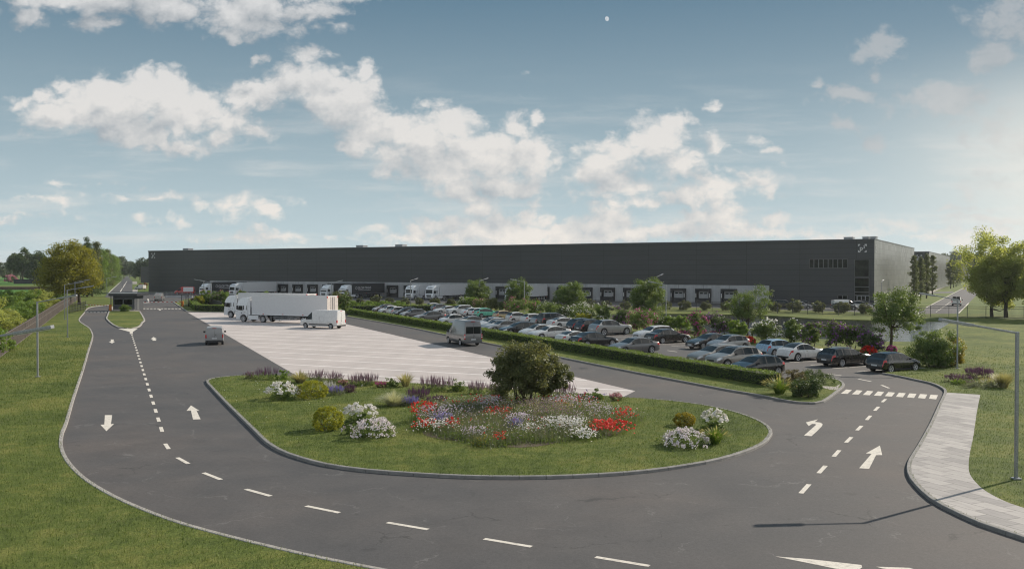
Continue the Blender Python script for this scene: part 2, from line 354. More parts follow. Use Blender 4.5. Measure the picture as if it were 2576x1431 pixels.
def slabs_fn(t):
    p = pos(t)
    rot = t.n('ShaderNodeVectorRotate'); rot.rotation_type = 'Z_AXIS'; t.set(rot.inputs['Vector'], p); rot.inputs['Angle'].default_value = R(67)
    br = t.n('ShaderNodeTexBrick'); t.set(br.inputs['Vector'], rot.outputs[0])
    br.inputs['Scale'].default_value = 1.0; br.inputs['Brick Width'].default_value = 1.15; br.inputs['Row Height'].default_value = 0.62
    br.inputs['Mortar Size'].default_value = 0.012; br.offset = 0.42
    br.inputs['Color1'].default_value = (0.27, 0.255, 0.25, 1); br.inputs['Color2'].default_value = (0.40, 0.375, 0.36, 1); br.inputs['Mortar'].default_value = (0.12, 0.115, 0.11, 1)
    n = t.noise(t.v('MULTIPLY', rot.outputs[0], (1.0, 3.5, 1)), 1.6, 5, 0.65)
    c = t.v('SCALE', br.outputs['Color']); t.set(c.node.inputs['Scale'], t.maprange(n, 0.3, 0.7, 0.86, 1.12))
    return pbsdf(t, c, 0.72, 0, 0.35)
M_slabs = mat('paving_slabs', slabs_fn)
def water_fn(t):
    p = pos(t)
    n = t.noise(t.v('MULTIPLY', p, (0.35, 2.2, 1)), 1.2, 4, 0.55)
    n2 = t.noise(p, 0.05, 3, 0.5)
    return pbsdf(t, t.mix(n2, (0.010, 0.012, 0.012), (0.022, 0.024, 0.020)), 0.045, 0, 0.6, normal=bump(t, n, 0.32, 0.10))
M_water = mat('pond_water', water_fn)
def glass_fn(t):
    ob = t.n('ShaderNodeTexCoord').outputs['Object']
    n = t.noise(ob, 1.5, 2, 0.5)
    return pbsdf(t, t.mix(n, (0.008, 0.010, 0.011), (0.028, 0.032, 0.032)), 0.05, 0, 0.45)
M_glass = mat('dark_glass', glass_fn)
def glassb_fn(t):
    ob = t.n('ShaderNodeTexCoord').outputs['Object']
    n = t.noise(ob, 0.9, 4, 0.6)
    return pbsdf(t, t.ramp(n, [(.42, (0.004, 0.005, 0.005)), (.55, (0.012, 0.018, 0.010)), (.7, (0.03, 0.035, 0.03))]), 0.06, 0, 0.12)
M_glassb = mat('building_glass', glassb_fn)
M_tyre = simple('tyre_rubber', (0.018, 0.018, 0.019), 0.8)
M_rim = simple('alloy_rim', (0.55, 0.55, 0.57), 0.38, 0.35)
M_black = simple('black_plastic', (0.018, 0.018, 0.020), 0.5)
M_dkmetal = simple('dark_metal', (0.045, 0.045, 0.048), 0.5, 0.4)
M_galv = simple('galvanised_steel', (0.30, 0.31, 0.33), 0.42, 0.7, var=0.25, scale=18)
M_lampface = simple('lamp_lens', (0.75, 0.75, 0.74), 0.2)
M_head = simple('headlight_lens', (0.55, 0.57, 0.60), 0.08, 0.3)
M_tail = simple('taillight_red', (0.50, 0.012, 0.014), 0.12, coat=0.6)
M_plate = simple('number_plate', (0.62, 0.63, 0.64), 0.4)
M_chrome = simple('chrome', (0.65, 0.65, 0.66), 0.12, 1.0)
def paintm(name, c, metal=0.0, rough=0.28): return simple('paint_' + name, c, rough, metal, 0.5, coat=0.8, var=0.03)
P_white = paintm('white', (0.62, 0.61, 0.60)); P_silver = paintm('silver', (0.36, 0.35, 0.345), 0.55, 0.32)
P_grey = paintm('grey', (0.17, 0.165, 0.165), 0.4, 0.32); P_dgrey = paintm('dark_grey', (0.034, 0.030, 0.028), 0.35, 0.3)
P_black = paintm('black', (0.008, 0.008, 0.009), 0.0, 0.18); P_beige = paintm('champagne', (0.30, 0.275, 0.25), 0.5, 0.32)
P_mint = paintm('mint', (0.14, 0.50, 0.36)); P_sand = paintm('sand', (0.50, 0.38, 0.20)); P_blue = paintm('pale_blue', (0.28, 0.40, 0.52), 0.2)
P_red = paintm('red', (0.48, 0.03, 0.02)); P_brown = paintm('brown_grey', (0.21, 0.165, 0.155), 0.4); P_green = paintm('green', (0.06, 0.30, 0.18))
P_truck = paintm('truck_white', (0.72, 0.73, 0.75)); P_tarp = simple('trailer_side_grey', (0.62, 0.62, 0.635), 0.45, var=0.03)
P_dtarp = simple('trailer_side_dark', (0.040, 0.042, 0.045), 0.5, var=0.05)
M_doorp = simple('trailer_door', (0.62, 0.56, 0.52), 0.45)
M_red_w = simple('barrier_red', (0.42, 0.04, 0.03), 0.5); M_white = simple('white_enamel', (0.70, 0.69, 0.68), 0.4)
M_orange = simple('barrier_orange', (0.50, 0.16, 0.02), 0.5)
# ---------------------------------------------------------------- objects
def tag(o, label=None, cat=None, group=None, kind=None):
    if label: o['label'] = label
    if cat: o['category'] = cat
    if group: o['group'] = group
    if kind: o['kind'] = kind
    return o
def empty(name, x, y, z=0.0, rz=0.0, label=None, cat=None, group=None):
    o = bpy.data.objects.new(name, None); col.objects.link(o)
    o.empty_display_size = 0.2
    o.location = (x, y, z); o.rotation_euler = (0, 0, rz)
    return tag(o, label, cat, group)
def link_mesh(name, me, parent=None, m=None, smooth=False):
    if m is not None:
        me.materials.clear(); me.materials.append(m)
    if smooth:
        me.polygons.foreach_set('use_smooth', [True] * len(me.polygons))
        try: me.set_sharp_from_angle(angle=R(38))
        except Exception: pass
    o = bpy.data.objects.new(name, me); col.objects.link(o)
    if parent is not None: o.parent = parent
    return o
class MB:
    def __init__(s): s.v = []; s.f = []
    def poly(s, pts):
        b = len(s.v); s.v += [tuple(p) for p in pts]; s.f.append(tuple(range(b, b + len(pts)))); return s
    def box(s, c, d, rz=0.0, ry=0.0, rx=0.0):
        M = Matrix.Translation(c) @ Matrix.Rotation(rz, 4, 'Z') @ Matrix.Rotation(ry, 4, 'Y') @ Matrix.Rotation(rx, 4, 'X')
        b = len(s.v)
        for x in (-.5, .5):
            for y in (-.5, .5):
                for z in (-.5, .5): s.v.append(tuple(M @ Vector((x * d[0], y * d[1], z * d[2]))))
        for f in ((0, 1, 3, 2), (4, 6, 7, 5), (0, 4, 5, 1), (2, 3, 7, 6), (0, 2, 6, 4), (1, 5, 7, 3)): s.f.append(tuple(b + i for i in f))
        return s
    def tube(s, pts, rs, n=8, cap=True):
        pts = [Vector(p) for p in pts]
        if not hasattr(rs, '__len__'): rs = [rs] * len(pts)
        b = len(s.v)
        for i, p in enumerate(pts):
            d = (pts[min(i + 1, len(pts) - 1)] - pts[max(i - 1, 0)]).normalized()
            a = d.orthogonal().normalized() if abs(d.z) > 0.95 else d.cross(Vector((0, 0, 1))).normalized()
            c = d.cross(a)
            for k in range(n):
                th = 2 * math.pi * k / n
                s.v.append(tuple(p + (a * math.cos(th) + c * math.sin(th)) * rs[i]))
        for i in range(len(pts) - 1):
            for k in range(n):
                k2 = (k + 1) % n
                s.f.append((b + i * n + k, b + i * n + k2, b + (i + 1) * n + k2, b + (i + 1) * n + k))
        if cap:
            s.f.append(tuple(b + k for k in range(n - 1, -1, -1)))
            s.f.append(tuple(b + (len(pts) - 1) * n + k for k in range(n)))
        return s
    def lathe_y(s, prof, n=20, cx=0, cy=0, cz=0):      # profile of (radius, y), turned about a line along y
        b = len(s.v)
        for r, y in prof:
            for k in range(n):
                th = 2 * math.pi * k / n
                s.v.append((cx + r * math.cos(th), cy + y, cz + r * math.sin(th)))
        for i in range(len(prof) - 1):
            for k in range(n):
                k2 = (k + 1) % n
                s.f.append((b + i * n + k, b + i * n + k2, b + (i + 1) * n + k2, b + (i + 1) * n + k))
        return s
    def mesh(s, name, m=None, smooth=False, recalc=False, bevel=0.0):
        me = bpy.data.meshes.new(name); me.from_pydata(s.v, [], s.f)
        if recalc or bevel:
            bm = bmesh.new(); bm.from_mesh(me)
            if bevel:
                bmesh.ops.remove_doubles(bm, verts=bm.verts, dist=1e-5)
            bmesh.ops.recalc_face_normals(bm, faces=bm.faces)
            if bevel:
                ed = [e for e in bm.edges if len(e.link_faces) == 2 and e.calc_face_angle(0) > R(30)]
                bmesh.ops.bevel(bm, geom=ed, offset=bevel, segments=2, affect='EDGES', profile=0.6)
            bm.to_mesh(me); bm.free()
        if m is not None: me.materials.append(m)
        if smooth:
            me.polygons.foreach_set('use_smooth', [True] * len(me.polygons))
            me.set_sharp_from_angle(angle=R(35))
        me.update(); return me
    def build(s, name, m, parent=None, smooth=False, recalc=True, bevel=0.0):
        o = bpy.data.objects.new(name, s.mesh(name, m, smooth, recalc, bevel)); col.objects.link(o)
        if parent is not None: o.parent = parent
        return o
def np_mesh(name, V, m):
    """V (N,k,3): N separate faces of k corners"""
    N, k, _ = V.shape
    me = bpy.data.meshes.new(name)
    me.vertices.add(N * k); me.vertices.foreach_set('co', V.astype(np.float32).ravel())
    me.loops.add(N * k); me.loops.foreach_set('vertex_index', np.arange(N * k, dtype=np.int32))
    me.polygons.add(N); me.polygons.foreach_set('loop_start', np.arange(0, N * k, k, dtype=np.int32))
    try: me.polygons.foreach_set('loop_total', np.full(N, k, dtype=np.int32))
    except Exception: pass
    me.update(calc_edges=True); me.materials.append(m); return me
def copy_tree(o, parent=None):
    c = o.copy(); col.objects.link(c); c.parent = parent
    for ch in [q for q in KIDS.get(o.name, [])]: copy_tree(ch, c)
    return c
KIDS = {}
def index_kids(root):
    for q in list(col.objects):
        if q.parent is not None: pass
def kids_of(root, allobs):
    for q in allobs:
        if q.parent is root:
            KIDS.setdefault(root.name, []).append(q); kids_of(q, allobs)
# ---------------------------------------------------------------- ground pieces
def to2(pts, z=0.0): return [G(x, y, z) for x, y in pts]
def smooth2(pts, n=3):
    """Catmull-Rom through open polyline"""
    out = []
    P = [pts[0]] + list(pts) + [pts[-1]]
    for i in range(1, len(P) - 2):
        a, b, c, d = P[i - 1], P[i], P[i + 1], P[i + 2]
        for k in range(n):
            t = k / n
            out.append(0.5 * ((2 * b) + (c - a) * t + (2 * a - 5 * b + 4 * c - d) * t * t + (3 * b - a - 3 * c + d) * t ** 3))
    out.append(P[-2]); return out
def sheet(name, pts, z, m, kind='structure', holes=(), parent=None):
    loops = [[Vector((p[0], p[1], z)) for p in pts]] + [[Vector((p[0], p[1], z)) for p in h] for h in holes]
    tri = tessellate_polygon(loops)
    V = [tuple(v) for l in loops for v in l]
    fs = []
    for a, b, c in tri:
        A, B, C = Vector(V[a]), Vector(V[b]), Vector(V[c])
        fs.append((a, b, c) if (B - A).cross(C - A).z > 0 else (a, c, b))
    me = bpy.data.meshes.new(name); me.from_pydata(V, [], fs); me.materials.append(m); me.update()
    o = bpy.data.objects.new(name, me); col.objects.link(o)
    if parent is not None: o.parent = parent
    elif kind: o['kind'] = kind
    return o
def slab(name, pts, z0, z1, m, holes=()):
    o = sheet(name, pts, z1, m, 'structure', holes)
    bm = bmesh.new(); bm.from_mesh(o.data)
    be = [e for e in bm.edges if len(e.link_faces) == 1]
    r = bmesh.ops.extrude_edge_only(bm, edges=be)
    for v in [g for g in r['geom'] if isinstance(g, bmesh.types.BMVert)]: v.co.z = z0
    bmesh.ops.recalc_face_normals(bm, faces=bm.faces)
    bm.to_mesh(o.data); bm.free()
    return o
def resample(pts, step):
    out = [pts[0]]; acc = 0.0
    for a, b in zip(pts, pts[1:]):
        d = (b - a).length; pos_ = step - acc
        while pos_ <= d:
            out.append(a + (b - a) * (pos_ / d)); pos_ += step
        acc = (acc + d) % step if d > 0 else acc
    return out
def offset(pts, d):
    out = []
    for i, p in enumerate(pts):
        t = (pts[min(i + 1, len(pts) - 1)] - pts[max(i - 1, 0)]).normalized()
        out.append(p + Vector((-t.y, t.x)) * d)
    return out
def kerb(pts, side=1, w=0.17, z1=0.14, m=None, step=1.0, mb=None, gap=0.02):
    """row of kerb stones, w wide on the left of the line (side=1) or on its right"""
    own = mb is None
    mb = mb or MB()
    c = resample(pts, step); o = offset(c, w * side)
    for i in range(len(c) - 1):
        a, b, a2, b2 = c[i], c[i + 1], o[i], o[i + 1]
        t = (b - a)
        g = t * (gap / max(t.length, 1e-3))
        a = a + g; a2 = a2 + g
        k = len(mb.v); e = (o[i] - c[i]).normalized() * 0.02
        for p, z in ((a, -0.05), (b, -0.05), (a, z1 - 0.02), (b, z1 - 0.02), (a + e, z1), (b + e, z1), (a2, z1), (b2, z1), (a2, -0.05), (b2, -0.05)):
            mb.v.append((p.x, p.y, z))
        for f in ((0, 1, 3, 2), (2, 3, 5, 4), (4, 5, 7, 6), (6, 7, 9, 8), (0, 2, 4, 6, 8), (1, 9, 7, 5, 3)): mb.f.append(tuple(k + q for q in f))
    if own: return tag(mb.build('kerb', m or M_kerb), kind='structure')
    return mb
def inpoly(x, y, poly):
    """vectorised point in polygon"""
    n = len(poly); c = np.zeros(len(x), bool); j = n - 1
    for i in range(n):
        xi, yi = poly[i][0], poly[i][1]; xj, yj = poly[j][0], poly[j][1]
        if yi != yj:
            hit = ((yi > y) != (yj > y)) & (x < (xj - xi) * (y - yi) / (yj - yi) + xi)
            c ^= hit
        j = i
    return c
def grass(name, poly, holes, per_m2, z, seed=1, near=28, far=95, h=(0.05, 0.11), wid=0.016, maxn=400000):
    rng = np.random.default_rng(seed)
    P = np.array([(p[0], p[1]) for p in poly]); lo, hi = P.min(0), P.max(0)
    lo = np.maximum(lo, (-70, 20)); hi = np.minimum(hi, (70, far))
    n = int((hi - lo).prod() * per_m2 * 1.0)
    xy = rng.random((min(n, 3500000), 2)) * (hi - lo) + lo
    d = xy[:, 1]
    u = np.abs(xy[:, 0] / d) < 0.60
    keep = u & (rng.random(len(d)) < np.clip((near / d) ** 1.6, 0, 1) * np.clip((far - d) / (far * 0.45), 0, 1)) & inpoly(xy[:, 0], xy[:, 1], [tuple(q) for q in poly])
    for hlp in holes: keep &= ~inpoly(xy[:, 0], xy[:, 1], [tuple(q) for q in hlp])
    xy = xy[keep][:maxn]; n = len(xy)
    sc = np.clip(xy[:, 1] / near, 1, 2.6)[:, None]
    hh = (h[0] + rng.random((n, 1)) ** 1.6 * (h[1] - h[0])) * (1 + 0.25 * (sc - 1))
    a = rng.random((n, 1)) * 6.283; w = wid * sc * (0.6 + 0.8 * rng.random((n, 1)))
    dx = np.concatenate([np.cos(a), np.sin(a)], 1) * w * 0.5
    b = rng.random((n, 1)) * 6.283; ln = hh * (0.1 + 0.5 * rng.random((n, 1)))
    V = np.zeros((n, 3, 3))
    V[:, 0, :2] = xy - dx; V[:, 1, :2] = xy + dx; V[:, :2, 2] = z - 0.005
    V[:, 2, :2] = xy + np.concatenate([np.cos(b), np.sin(b)], 1) * ln; V[:, 2, 2] = z + hh[:, 0]
    o = link_mesh(name, np_mesh(name, V, M_blade)); tag(o, None, None, None, 'stuff')
    return o
# ---------------------------------------------------------------- foliage
def leaf_quads(P, size, rng, up=0.25, aspect=0.55, N=None):
    n = len(P)
    d = rng.normal(size=(n, 3)); d /= np.linalg.norm(d, axis=1)[:, None]
    nr = rng.normal(size=(n, 3)) if N is None else N + 0.5 * rng.normal(size=(n, 3))
    nr[:, 2] += up; t = np.cross(nr, d); t /= np.linalg.norm(t, axis=1)[:, None] + 1e-9
    s = np.cross(t, nr / (np.linalg.norm(nr, axis=1)[:, None] + 1e-9))
    if not hasattr(size, '__len__'): size = size * (0.65 + 0.7 * rng.random(n))
    L = t * size[:, None] * 0.5; W = s * size[:, None] * 0.5 * aspect
    V = np.stack([P - L, P + W - L * 0.1, P + L, P - W - L * 0.1], 1)
    return V
def crown_points(rng, rx, ry, rz, nclump, nleaf, clr=0.22, shape='ell', fill=0.45):
    """clump centres spread through an uneven crown, then leaves round each"""
    C = []
    k = 0
    lob = rng.normal(size=(7, 3)); lob /= np.linalg.norm(lob, axis=1)[:, None]; amp = 0.16 + 0.16 * rng.random(7)
    while len(C) < nclump and k < nclump * 30:
        k += 1
        d = rng.normal(size=3); d /= np.linalg.norm(d)
        r = (rng.random() ** fill) * (0.80 + float((np.clip(lob @ d, 0, 1) ** 3 * amp).sum()))
        p = d * r
        if shape == 'poplar':
            z = rng.random() * 2 - 1; w = (1 - abs(z * 0.98 + 0.10) ** 2.6) ** 0.5 if abs(z * 0.98 + 0.1) < 1 else 0.05
            a = rng.random() * 6.283; q = rng.random() ** 0.5 * w * (0.8 + 0.35 * rng.random())
            p = np.array((math.cos(a) * q, math.sin(a) * q, z))
        elif shape == 'cone':
            z = rng.random() ** 1.4 * 2 - 1; w = (1 - (z + 1) / 2) * (0.85 + 0.3 * rng.random()) + 0.04
            a = rng.random() * 6.283; q = rng.random() ** 0.45 * w
            p = np.array((math.cos(a) * q, math.sin(a) * q, z))
        elif shape == 'dome':
            if p[2] < -0.02: p[2] = -p[2]
        elif shape == 'ball':
            p = d * (0.82 + 0.16 * rng.random() + 0.10 * float(np.clip(lob @ d, 0, 1).max() ** 4))
            if p[2] < -0.8: continue
        elif shape == 'round':
            if p[2] < -0.75: continue
        C.append(p)
    C = np.array(C) * (rx, ry, rz)
    m = max(1, nleaf // len(C)); rad = clr * (rx * ry * rz) ** (1 / 3) if clr < 1 else clr - 1
    g = rng.normal(size=(len(C), m, 3)); g /= np.linalg.norm(g, axis=2)[:, :, None]
    rr = rng.random((len(C), m, 1)) ** 0.5 * rad * (0.6 + 0.7 * rng.random((len(C), 1, 1)))
    P = C[:, None, :] + g * rr * (1, 1, 0.75)
    return C, P.reshape(-1, 3), g.reshape(-1, 3)
TREE_CACHE = {}
DENS = 1.55
def tree(name, label, cat, loc, h, rx, rz, leafm, nleaf=6000, leaf=0.16, nclump=70, trunk_r=0.16, shape='ell', clr=0.22, seed=1, group=None, key=None, bare=None, stems=1, ry=None, rz_rot=0.0, base_z=0.0, fork=0.35, scale=1.0, lean=0.0, flowers=None):
    """crown radius rx, half height rz; bare = height where the crown starts"""
    root = empty(name, loc[0], loc[1], base_z, rz_rot, label, cat, group); root.scale = (scale,) * 3
    ck = key or (name, h, rx, rz, leafm.name, nleaf, seed)
    if ck not in TREE_CACHE:
        rng = np.random.default_rng(seed); rd = random.Random(seed)
        ry_ = ry or rx
        cz = h - rz
        C, P, N = crown_points(rng, rx, ry_, rz, nclump, int(nleaf * DENS), clr * (1.3 if shape not in ('ball',) else 1), shape)
        off = np.array((lean, 0, cz))
        V = leaf_quads(P + off, leaf, rng, N=N * 0.7)
        V[:, :, 2] = np.maximum(V[:, :, 2], 0.02)
        me = np_mesh('crown', V, leafm)
        tb = MB()
        top = Vector((lean * 0.6, 0, cz + rz * (0.5 if shape != 'poplar' else 0.85)))
        for s_ in range(stems):
            a = 2 * math.pi * s_ / stems + 0.7
            bx = (0.12 * math.cos(a) * stems ** 0.5, 0.12 * math.sin(a) * stems ** 0.5) if stems > 1 else (0, 0)
            fk = Vector((bx[0] * 2.2 + lean * fork * 0.5, bx[1] * 2.2, h * fork))
            mid = (Vector((bx[0], bx[1], 0)) + fk) * 0.5 + Vector((rd.uniform(-.05, .05) * h * 0.3, rd.uniform(-.05, .05) * h * 0.3, 0))
            tp = top + Vector((math.cos(a), math.sin(a), 0)) * (rx * 0.35 if stems > 1 else 0)
            tb.tube([(bx[0], bx[1], -0.05), mid, fk, (fk + tp) / 2 + Vector((rd.uniform(-.1, .1) * rx, rd.uniform(-.1, .1) * rx, 0)), tp],
                    [trunk_r * 1.25, trunk_r, trunk_r * 0.8, trunk_r * 0.45, trunk_r * 0.15], 8)
        idx = rd.sample(range(len(C)), min(len(C), 16 if shape != 'poplar' else 6))
        for i in idx:
            c = Vector(C[i]) + Vector(off)
            st = Vector((lean * fork * 0.5, 0, h * fork * rd.uniform(0.85, 1.25)))
            if c.z < st.z: st.z = max(0.3 * h * fork, c.z * 0.75)
            mid = st.lerp(c, 0.5) + Vector((0, 0, -0.06 * h))
            tb.tube([st, mid, c], [trunk_r * 0.5, trunk_r * 0.28, trunk_r * 0.08], 5, False)
        tm = tb.mesh('trunk', M_bark, True, True)
        fm = None
        if flowers:
            fmm, nf, fs = flowers
            k = rng.permutation(len(P))[: nf * 4]
            rel = np.linalg.norm(P[k] / (rx, ry_, rz), axis=1)
            k = k[np.argsort(-rel)][:nf]
            Q = P[k] * 1.04 + off
            V1 = leaf_quads(Q, fs, rng, aspect=0.95, N=N[k]); V2 = leaf_quads(Q + 0.01, fs, rng, aspect=0.95)
            VV = np.concatenate([V1, V2]); VV[:, :, 2] = np.maximum(VV[:, :, 2], 0.02)
            fm = np_mesh('blossom', VV, fmm)
        TREE_CACHE[ck] = (tm, me, fm)
    tm, me, fm = TREE_CACHE[ck]
    woody = cat == 'tree'
    link_mesh('trunk' if woody else 'stem', tm, root)
    link_mesh('crown' if woody else 'foliage', me, root)
    if fm: link_mesh('blossom', fm, root)
    return root
def mound(name, label, cat, loc, rx, h, leafm, nleaf=900, leaf=0.07, flowers=(), spikes=(), seed=1, group=None, core=None, ry=None, z=0.12, nclump=30, stemh=0.0, aspect=0.5):
    """low plant: leafy dome with flower heads or upright spikes"""
    root = empty(name, loc[0], loc[1], z, (seed * 1.7) % 6.28, label, cat, group)
    rng = np.random.default_rng(seed + 1000); ry = ry or rx
    C, P, N = crown_points(rng, rx, ry, h, nclump, nleaf, 0.26, 'dome', 0.4)
    P[:, 2] = np.abs(P[:, 2])
    up = rng.normal(size=P.shape) * 0.5 + (0, 0, 0.4)
    V = leaf_quads(P, leaf, rng, N=up, aspect=aspect); V[:, :, 2] = np.maximum(V[:, :, 2], 0.0)
    link_mesh('foliage', np_mesh('foliage', V, leafm), root)
    for part, m, n, s in flowers:
        d = rng.normal(size=(n, 3)); d[:, 2] = np.abs(d[:, 2]) * 0.9 + 0.15; d /= np.linalg.norm(d, axis=1)[:, None]
        # gather the flowers into heads
        hc = d[: max(6, n // 7)]; d = hc[rng.integers(0, len(hc), n)] + rng.normal(size=(n, 3)) * 0.06
        Q = d * (rx, ry, h) * (0.98 + 0.14 * rng.random((n, 1))); Q[:, 2] += stemh
        V1 = leaf_quads(Q, s, rng, aspect=0.95, N=d + (0, 0, 0.5)); V2 = leaf_quads(Q + (0, 0, s * 0.15), s * 0.8, rng, aspect=0.95)
        VV = np.concatenate([V1, V2]); VV[:, :, 2] = np.maximum(VV[:, :, 2], 0.0)
        link_mesh(part, np_mesh(part, VV, m), root)
    for part, m, n, sh, sw in spikes:
        a = rng.random(n) * 6.283; q = rng.random(n) ** 0.5
        bx = np.cos(a) * q * rx * 0.9; by = np.sin(a) * q * ry * 0.9
        bz = h * (0.45 + 0.35 * rng.random(n)) * (1 - 0.35 * q)
        tx = bx + np.cos(a) * q * sh * 0.25 + rng.normal(size=n) * 0.03; ty = by + np.sin(a) * q * sh * 0.25 + rng.normal(size=n) * 0.03
        tz = bz + sh * (0.6 + 0.6 * rng.random(n))
        B = np.stack([bx, by, bz], 1); T = np.stack([tx, ty, tz], 1)
        Vs = []
        for k in range(2):
            w = np.stack([np.cos(a + k * 1.57), np.sin(a + k * 1.57), 0 * a], 1) * sw * 0.5
            mid = B * 0.45 + T * 0.55
            Vs.append(np.stack([B, mid + w, T, mid - w], 1))
        link_mesh(part, np_mesh(part, np.concatenate(Vs), m), root)
    return root
def tuft(name, label, cat, loc, r, h, m, n=260, seed=1, group=None, z=0.12, w=0.014, plume=None, upright=0.5):
    """fountain grass: arching blades"""
    root = empty(name, loc[0], loc[1], z, 0, label, cat, group)
    rng = np.random.default_rng(seed + 500)
    a = rng.random(n) * 6.283; q = rng.random(n) ** 0.6
    base = np.stack([np.cos(a) * r * 0.25 * q, np.sin(a) * r * 0.25 * q, 0 * a], 1)
    hh = h * (0.55 + 0.5 * rng.random(n)) * (1 - (1 - upright) * 0.5 * q)
    def pt(t): 
        rad = r * (0.25 * q + q * t ** 1.8 * 0.85)
        zz = hh * (1.15 * t - 0.15 * t ** 2 - (1 - upright) * q * 0.45 * t ** 3)
        return np.stack([np.cos(a) * rad, np.sin(a) * rad, np.maximum(zz, 0.0)], 1)
    ts = [0, 0.4, 0.75, 1.0]; ws = [w, w, w * 0.7, w * 0.15]
    tan = np.stack([-np.sin(a + rng.normal(size=n) * 0.6), np.cos(a), 0 * a], 1)
    Vs = []
    for i in range(3):
        p0, p1 = pt(ts[i]), pt(ts[i + 1])
        Vs.append(np.stack([p0 - tan * ws[i], p0 + tan * ws[i], p1 + tan * ws[i + 1], p1 - tan * ws[i + 1]], 1))
    link_mesh('blades', np_mesh('blades', np.concatenate(Vs), m), root)
    if plume:
        pm, npl = plume
        k = rng.permutation(n)[:npl]
        p0, p1 = pt(0.82)[k], pt(1.12)[k] + (0, 0, 0.06)
        d = np.stack([-np.sin(a[k]), np.cos(a[k]), 0 * a[k]], 1) * 0.025
        mid = (p0 + p1) / 2
        link_mesh('plumes', np_mesh('plumes', np.concatenate([np.stack([p0, mid + d, p1, mid - d], 1), np.stack([p0, mid + (0, 0, .025), p1, mid - (0, 0, .025)], 1)]), pm), root)
    return root
def hedge(label, pts, width, height, z=0.12, seed=3, dens=240, leaf=0.085):
    """clipped hedge along a line of ground points; pts is the middle line"""
    rng = np.random.default_rng(seed)
    root = empty('hedge', pts[0].x, pts[0].y, 0, 0, label, 'hedge')
    O = np.array((pts[0].x, pts[0].y, 0.0))
    L, Rr = offset(pts, width / 2 - 0.07), offset(pts, -(width / 2 - 0.07))
    mb = MB(); n = len(pts); zt = z + height - 0.08
    for i in range(n):
        for p, zz in ((L[i], z - 0.05), (L[i], zt), (Rr[i], zt), (Rr[i], z - 0.05)): mb.v.append((p.x - O[0], p.y - O[1], zz))
    for i in range(n - 1):
        for k in range(3): mb.f.append((i * 4 + k, i * 4 + k + 1, i * 4 + 5 + k, i * 4 + 4 + k))
    mb.f.append((0, 1, 2, 3)); mb.f.append((n * 4 - 4, n * 4 - 1, n * 4 - 2, n * 4 - 3))
    mb.build('branches', simple('hedge_inside', (0.016, 0.024, 0.010), 0.9), root)
    Ps = []
    for i in range(n - 1):
        a, b = pts[i], pts[i + 1]; d = (b - a); ln = d.length; t = d / ln; nr = Vector((-t.y, t.x))
        m = int(ln * (width + 2 * height) * dens)
        s = rng.random(m) * ln; q = rng.random(m) * (width + 2 * height)
        wob = 0.05 * np.sin(s * 1.7 + i) + rng.normal(size=m) * 0.035
        y = np.where(q < height, -width / 2 - wob, np.where(q < height + width, q - height - width / 2, width / 2 + wob))
        zz = np.where(q < height, q, np.where(q < height + width, height + wob, width + 2 * height - q)) + z
        Ps.append(np.stack([a.x + t.x * s + nr.x * y - O[0], a.y + t.y * s + nr.y * y - O[1], zz], 1))
    for e, s_ in ((0, -1), (n - 1, 1)):     # ends
        a = pts[e]; t = (pts[1] - pts[0]).normalized() if e == 0 else (pts[-1] - pts[-2]).normalized(); nr = Vector((-t.y, t.x))
        m = int(width * height * dens * 1.3); y = (rng.random(m) - .5) * width; q = rng.random(m) * height; s = s_ * (0.03 + 0.05 * rng.random(m))
        Ps.append(np.stack([a.x + t.x * s + nr.x * y - O[0], a.y + t.y * s + nr.y * y - O[1], q + z], 1))
    P = np.concatenate(Ps)
    dist = np.linalg.norm(P[:, :2] + O[:2], axis=1)
    keep = rng.random(len(P)) < np.clip(70 / dist, 0.15, 1); P = P[keep]; dist = dist[keep]
    sz = leaf * np.clip(dist / 75, 1, 2.4) * (0.7 + 0.6 * rng.random(len(P)))
    link_mesh('foliage', np_mesh('foliage', leaf_quads(P, sz, rng, up=0.6), L_hedge), root)
    return root
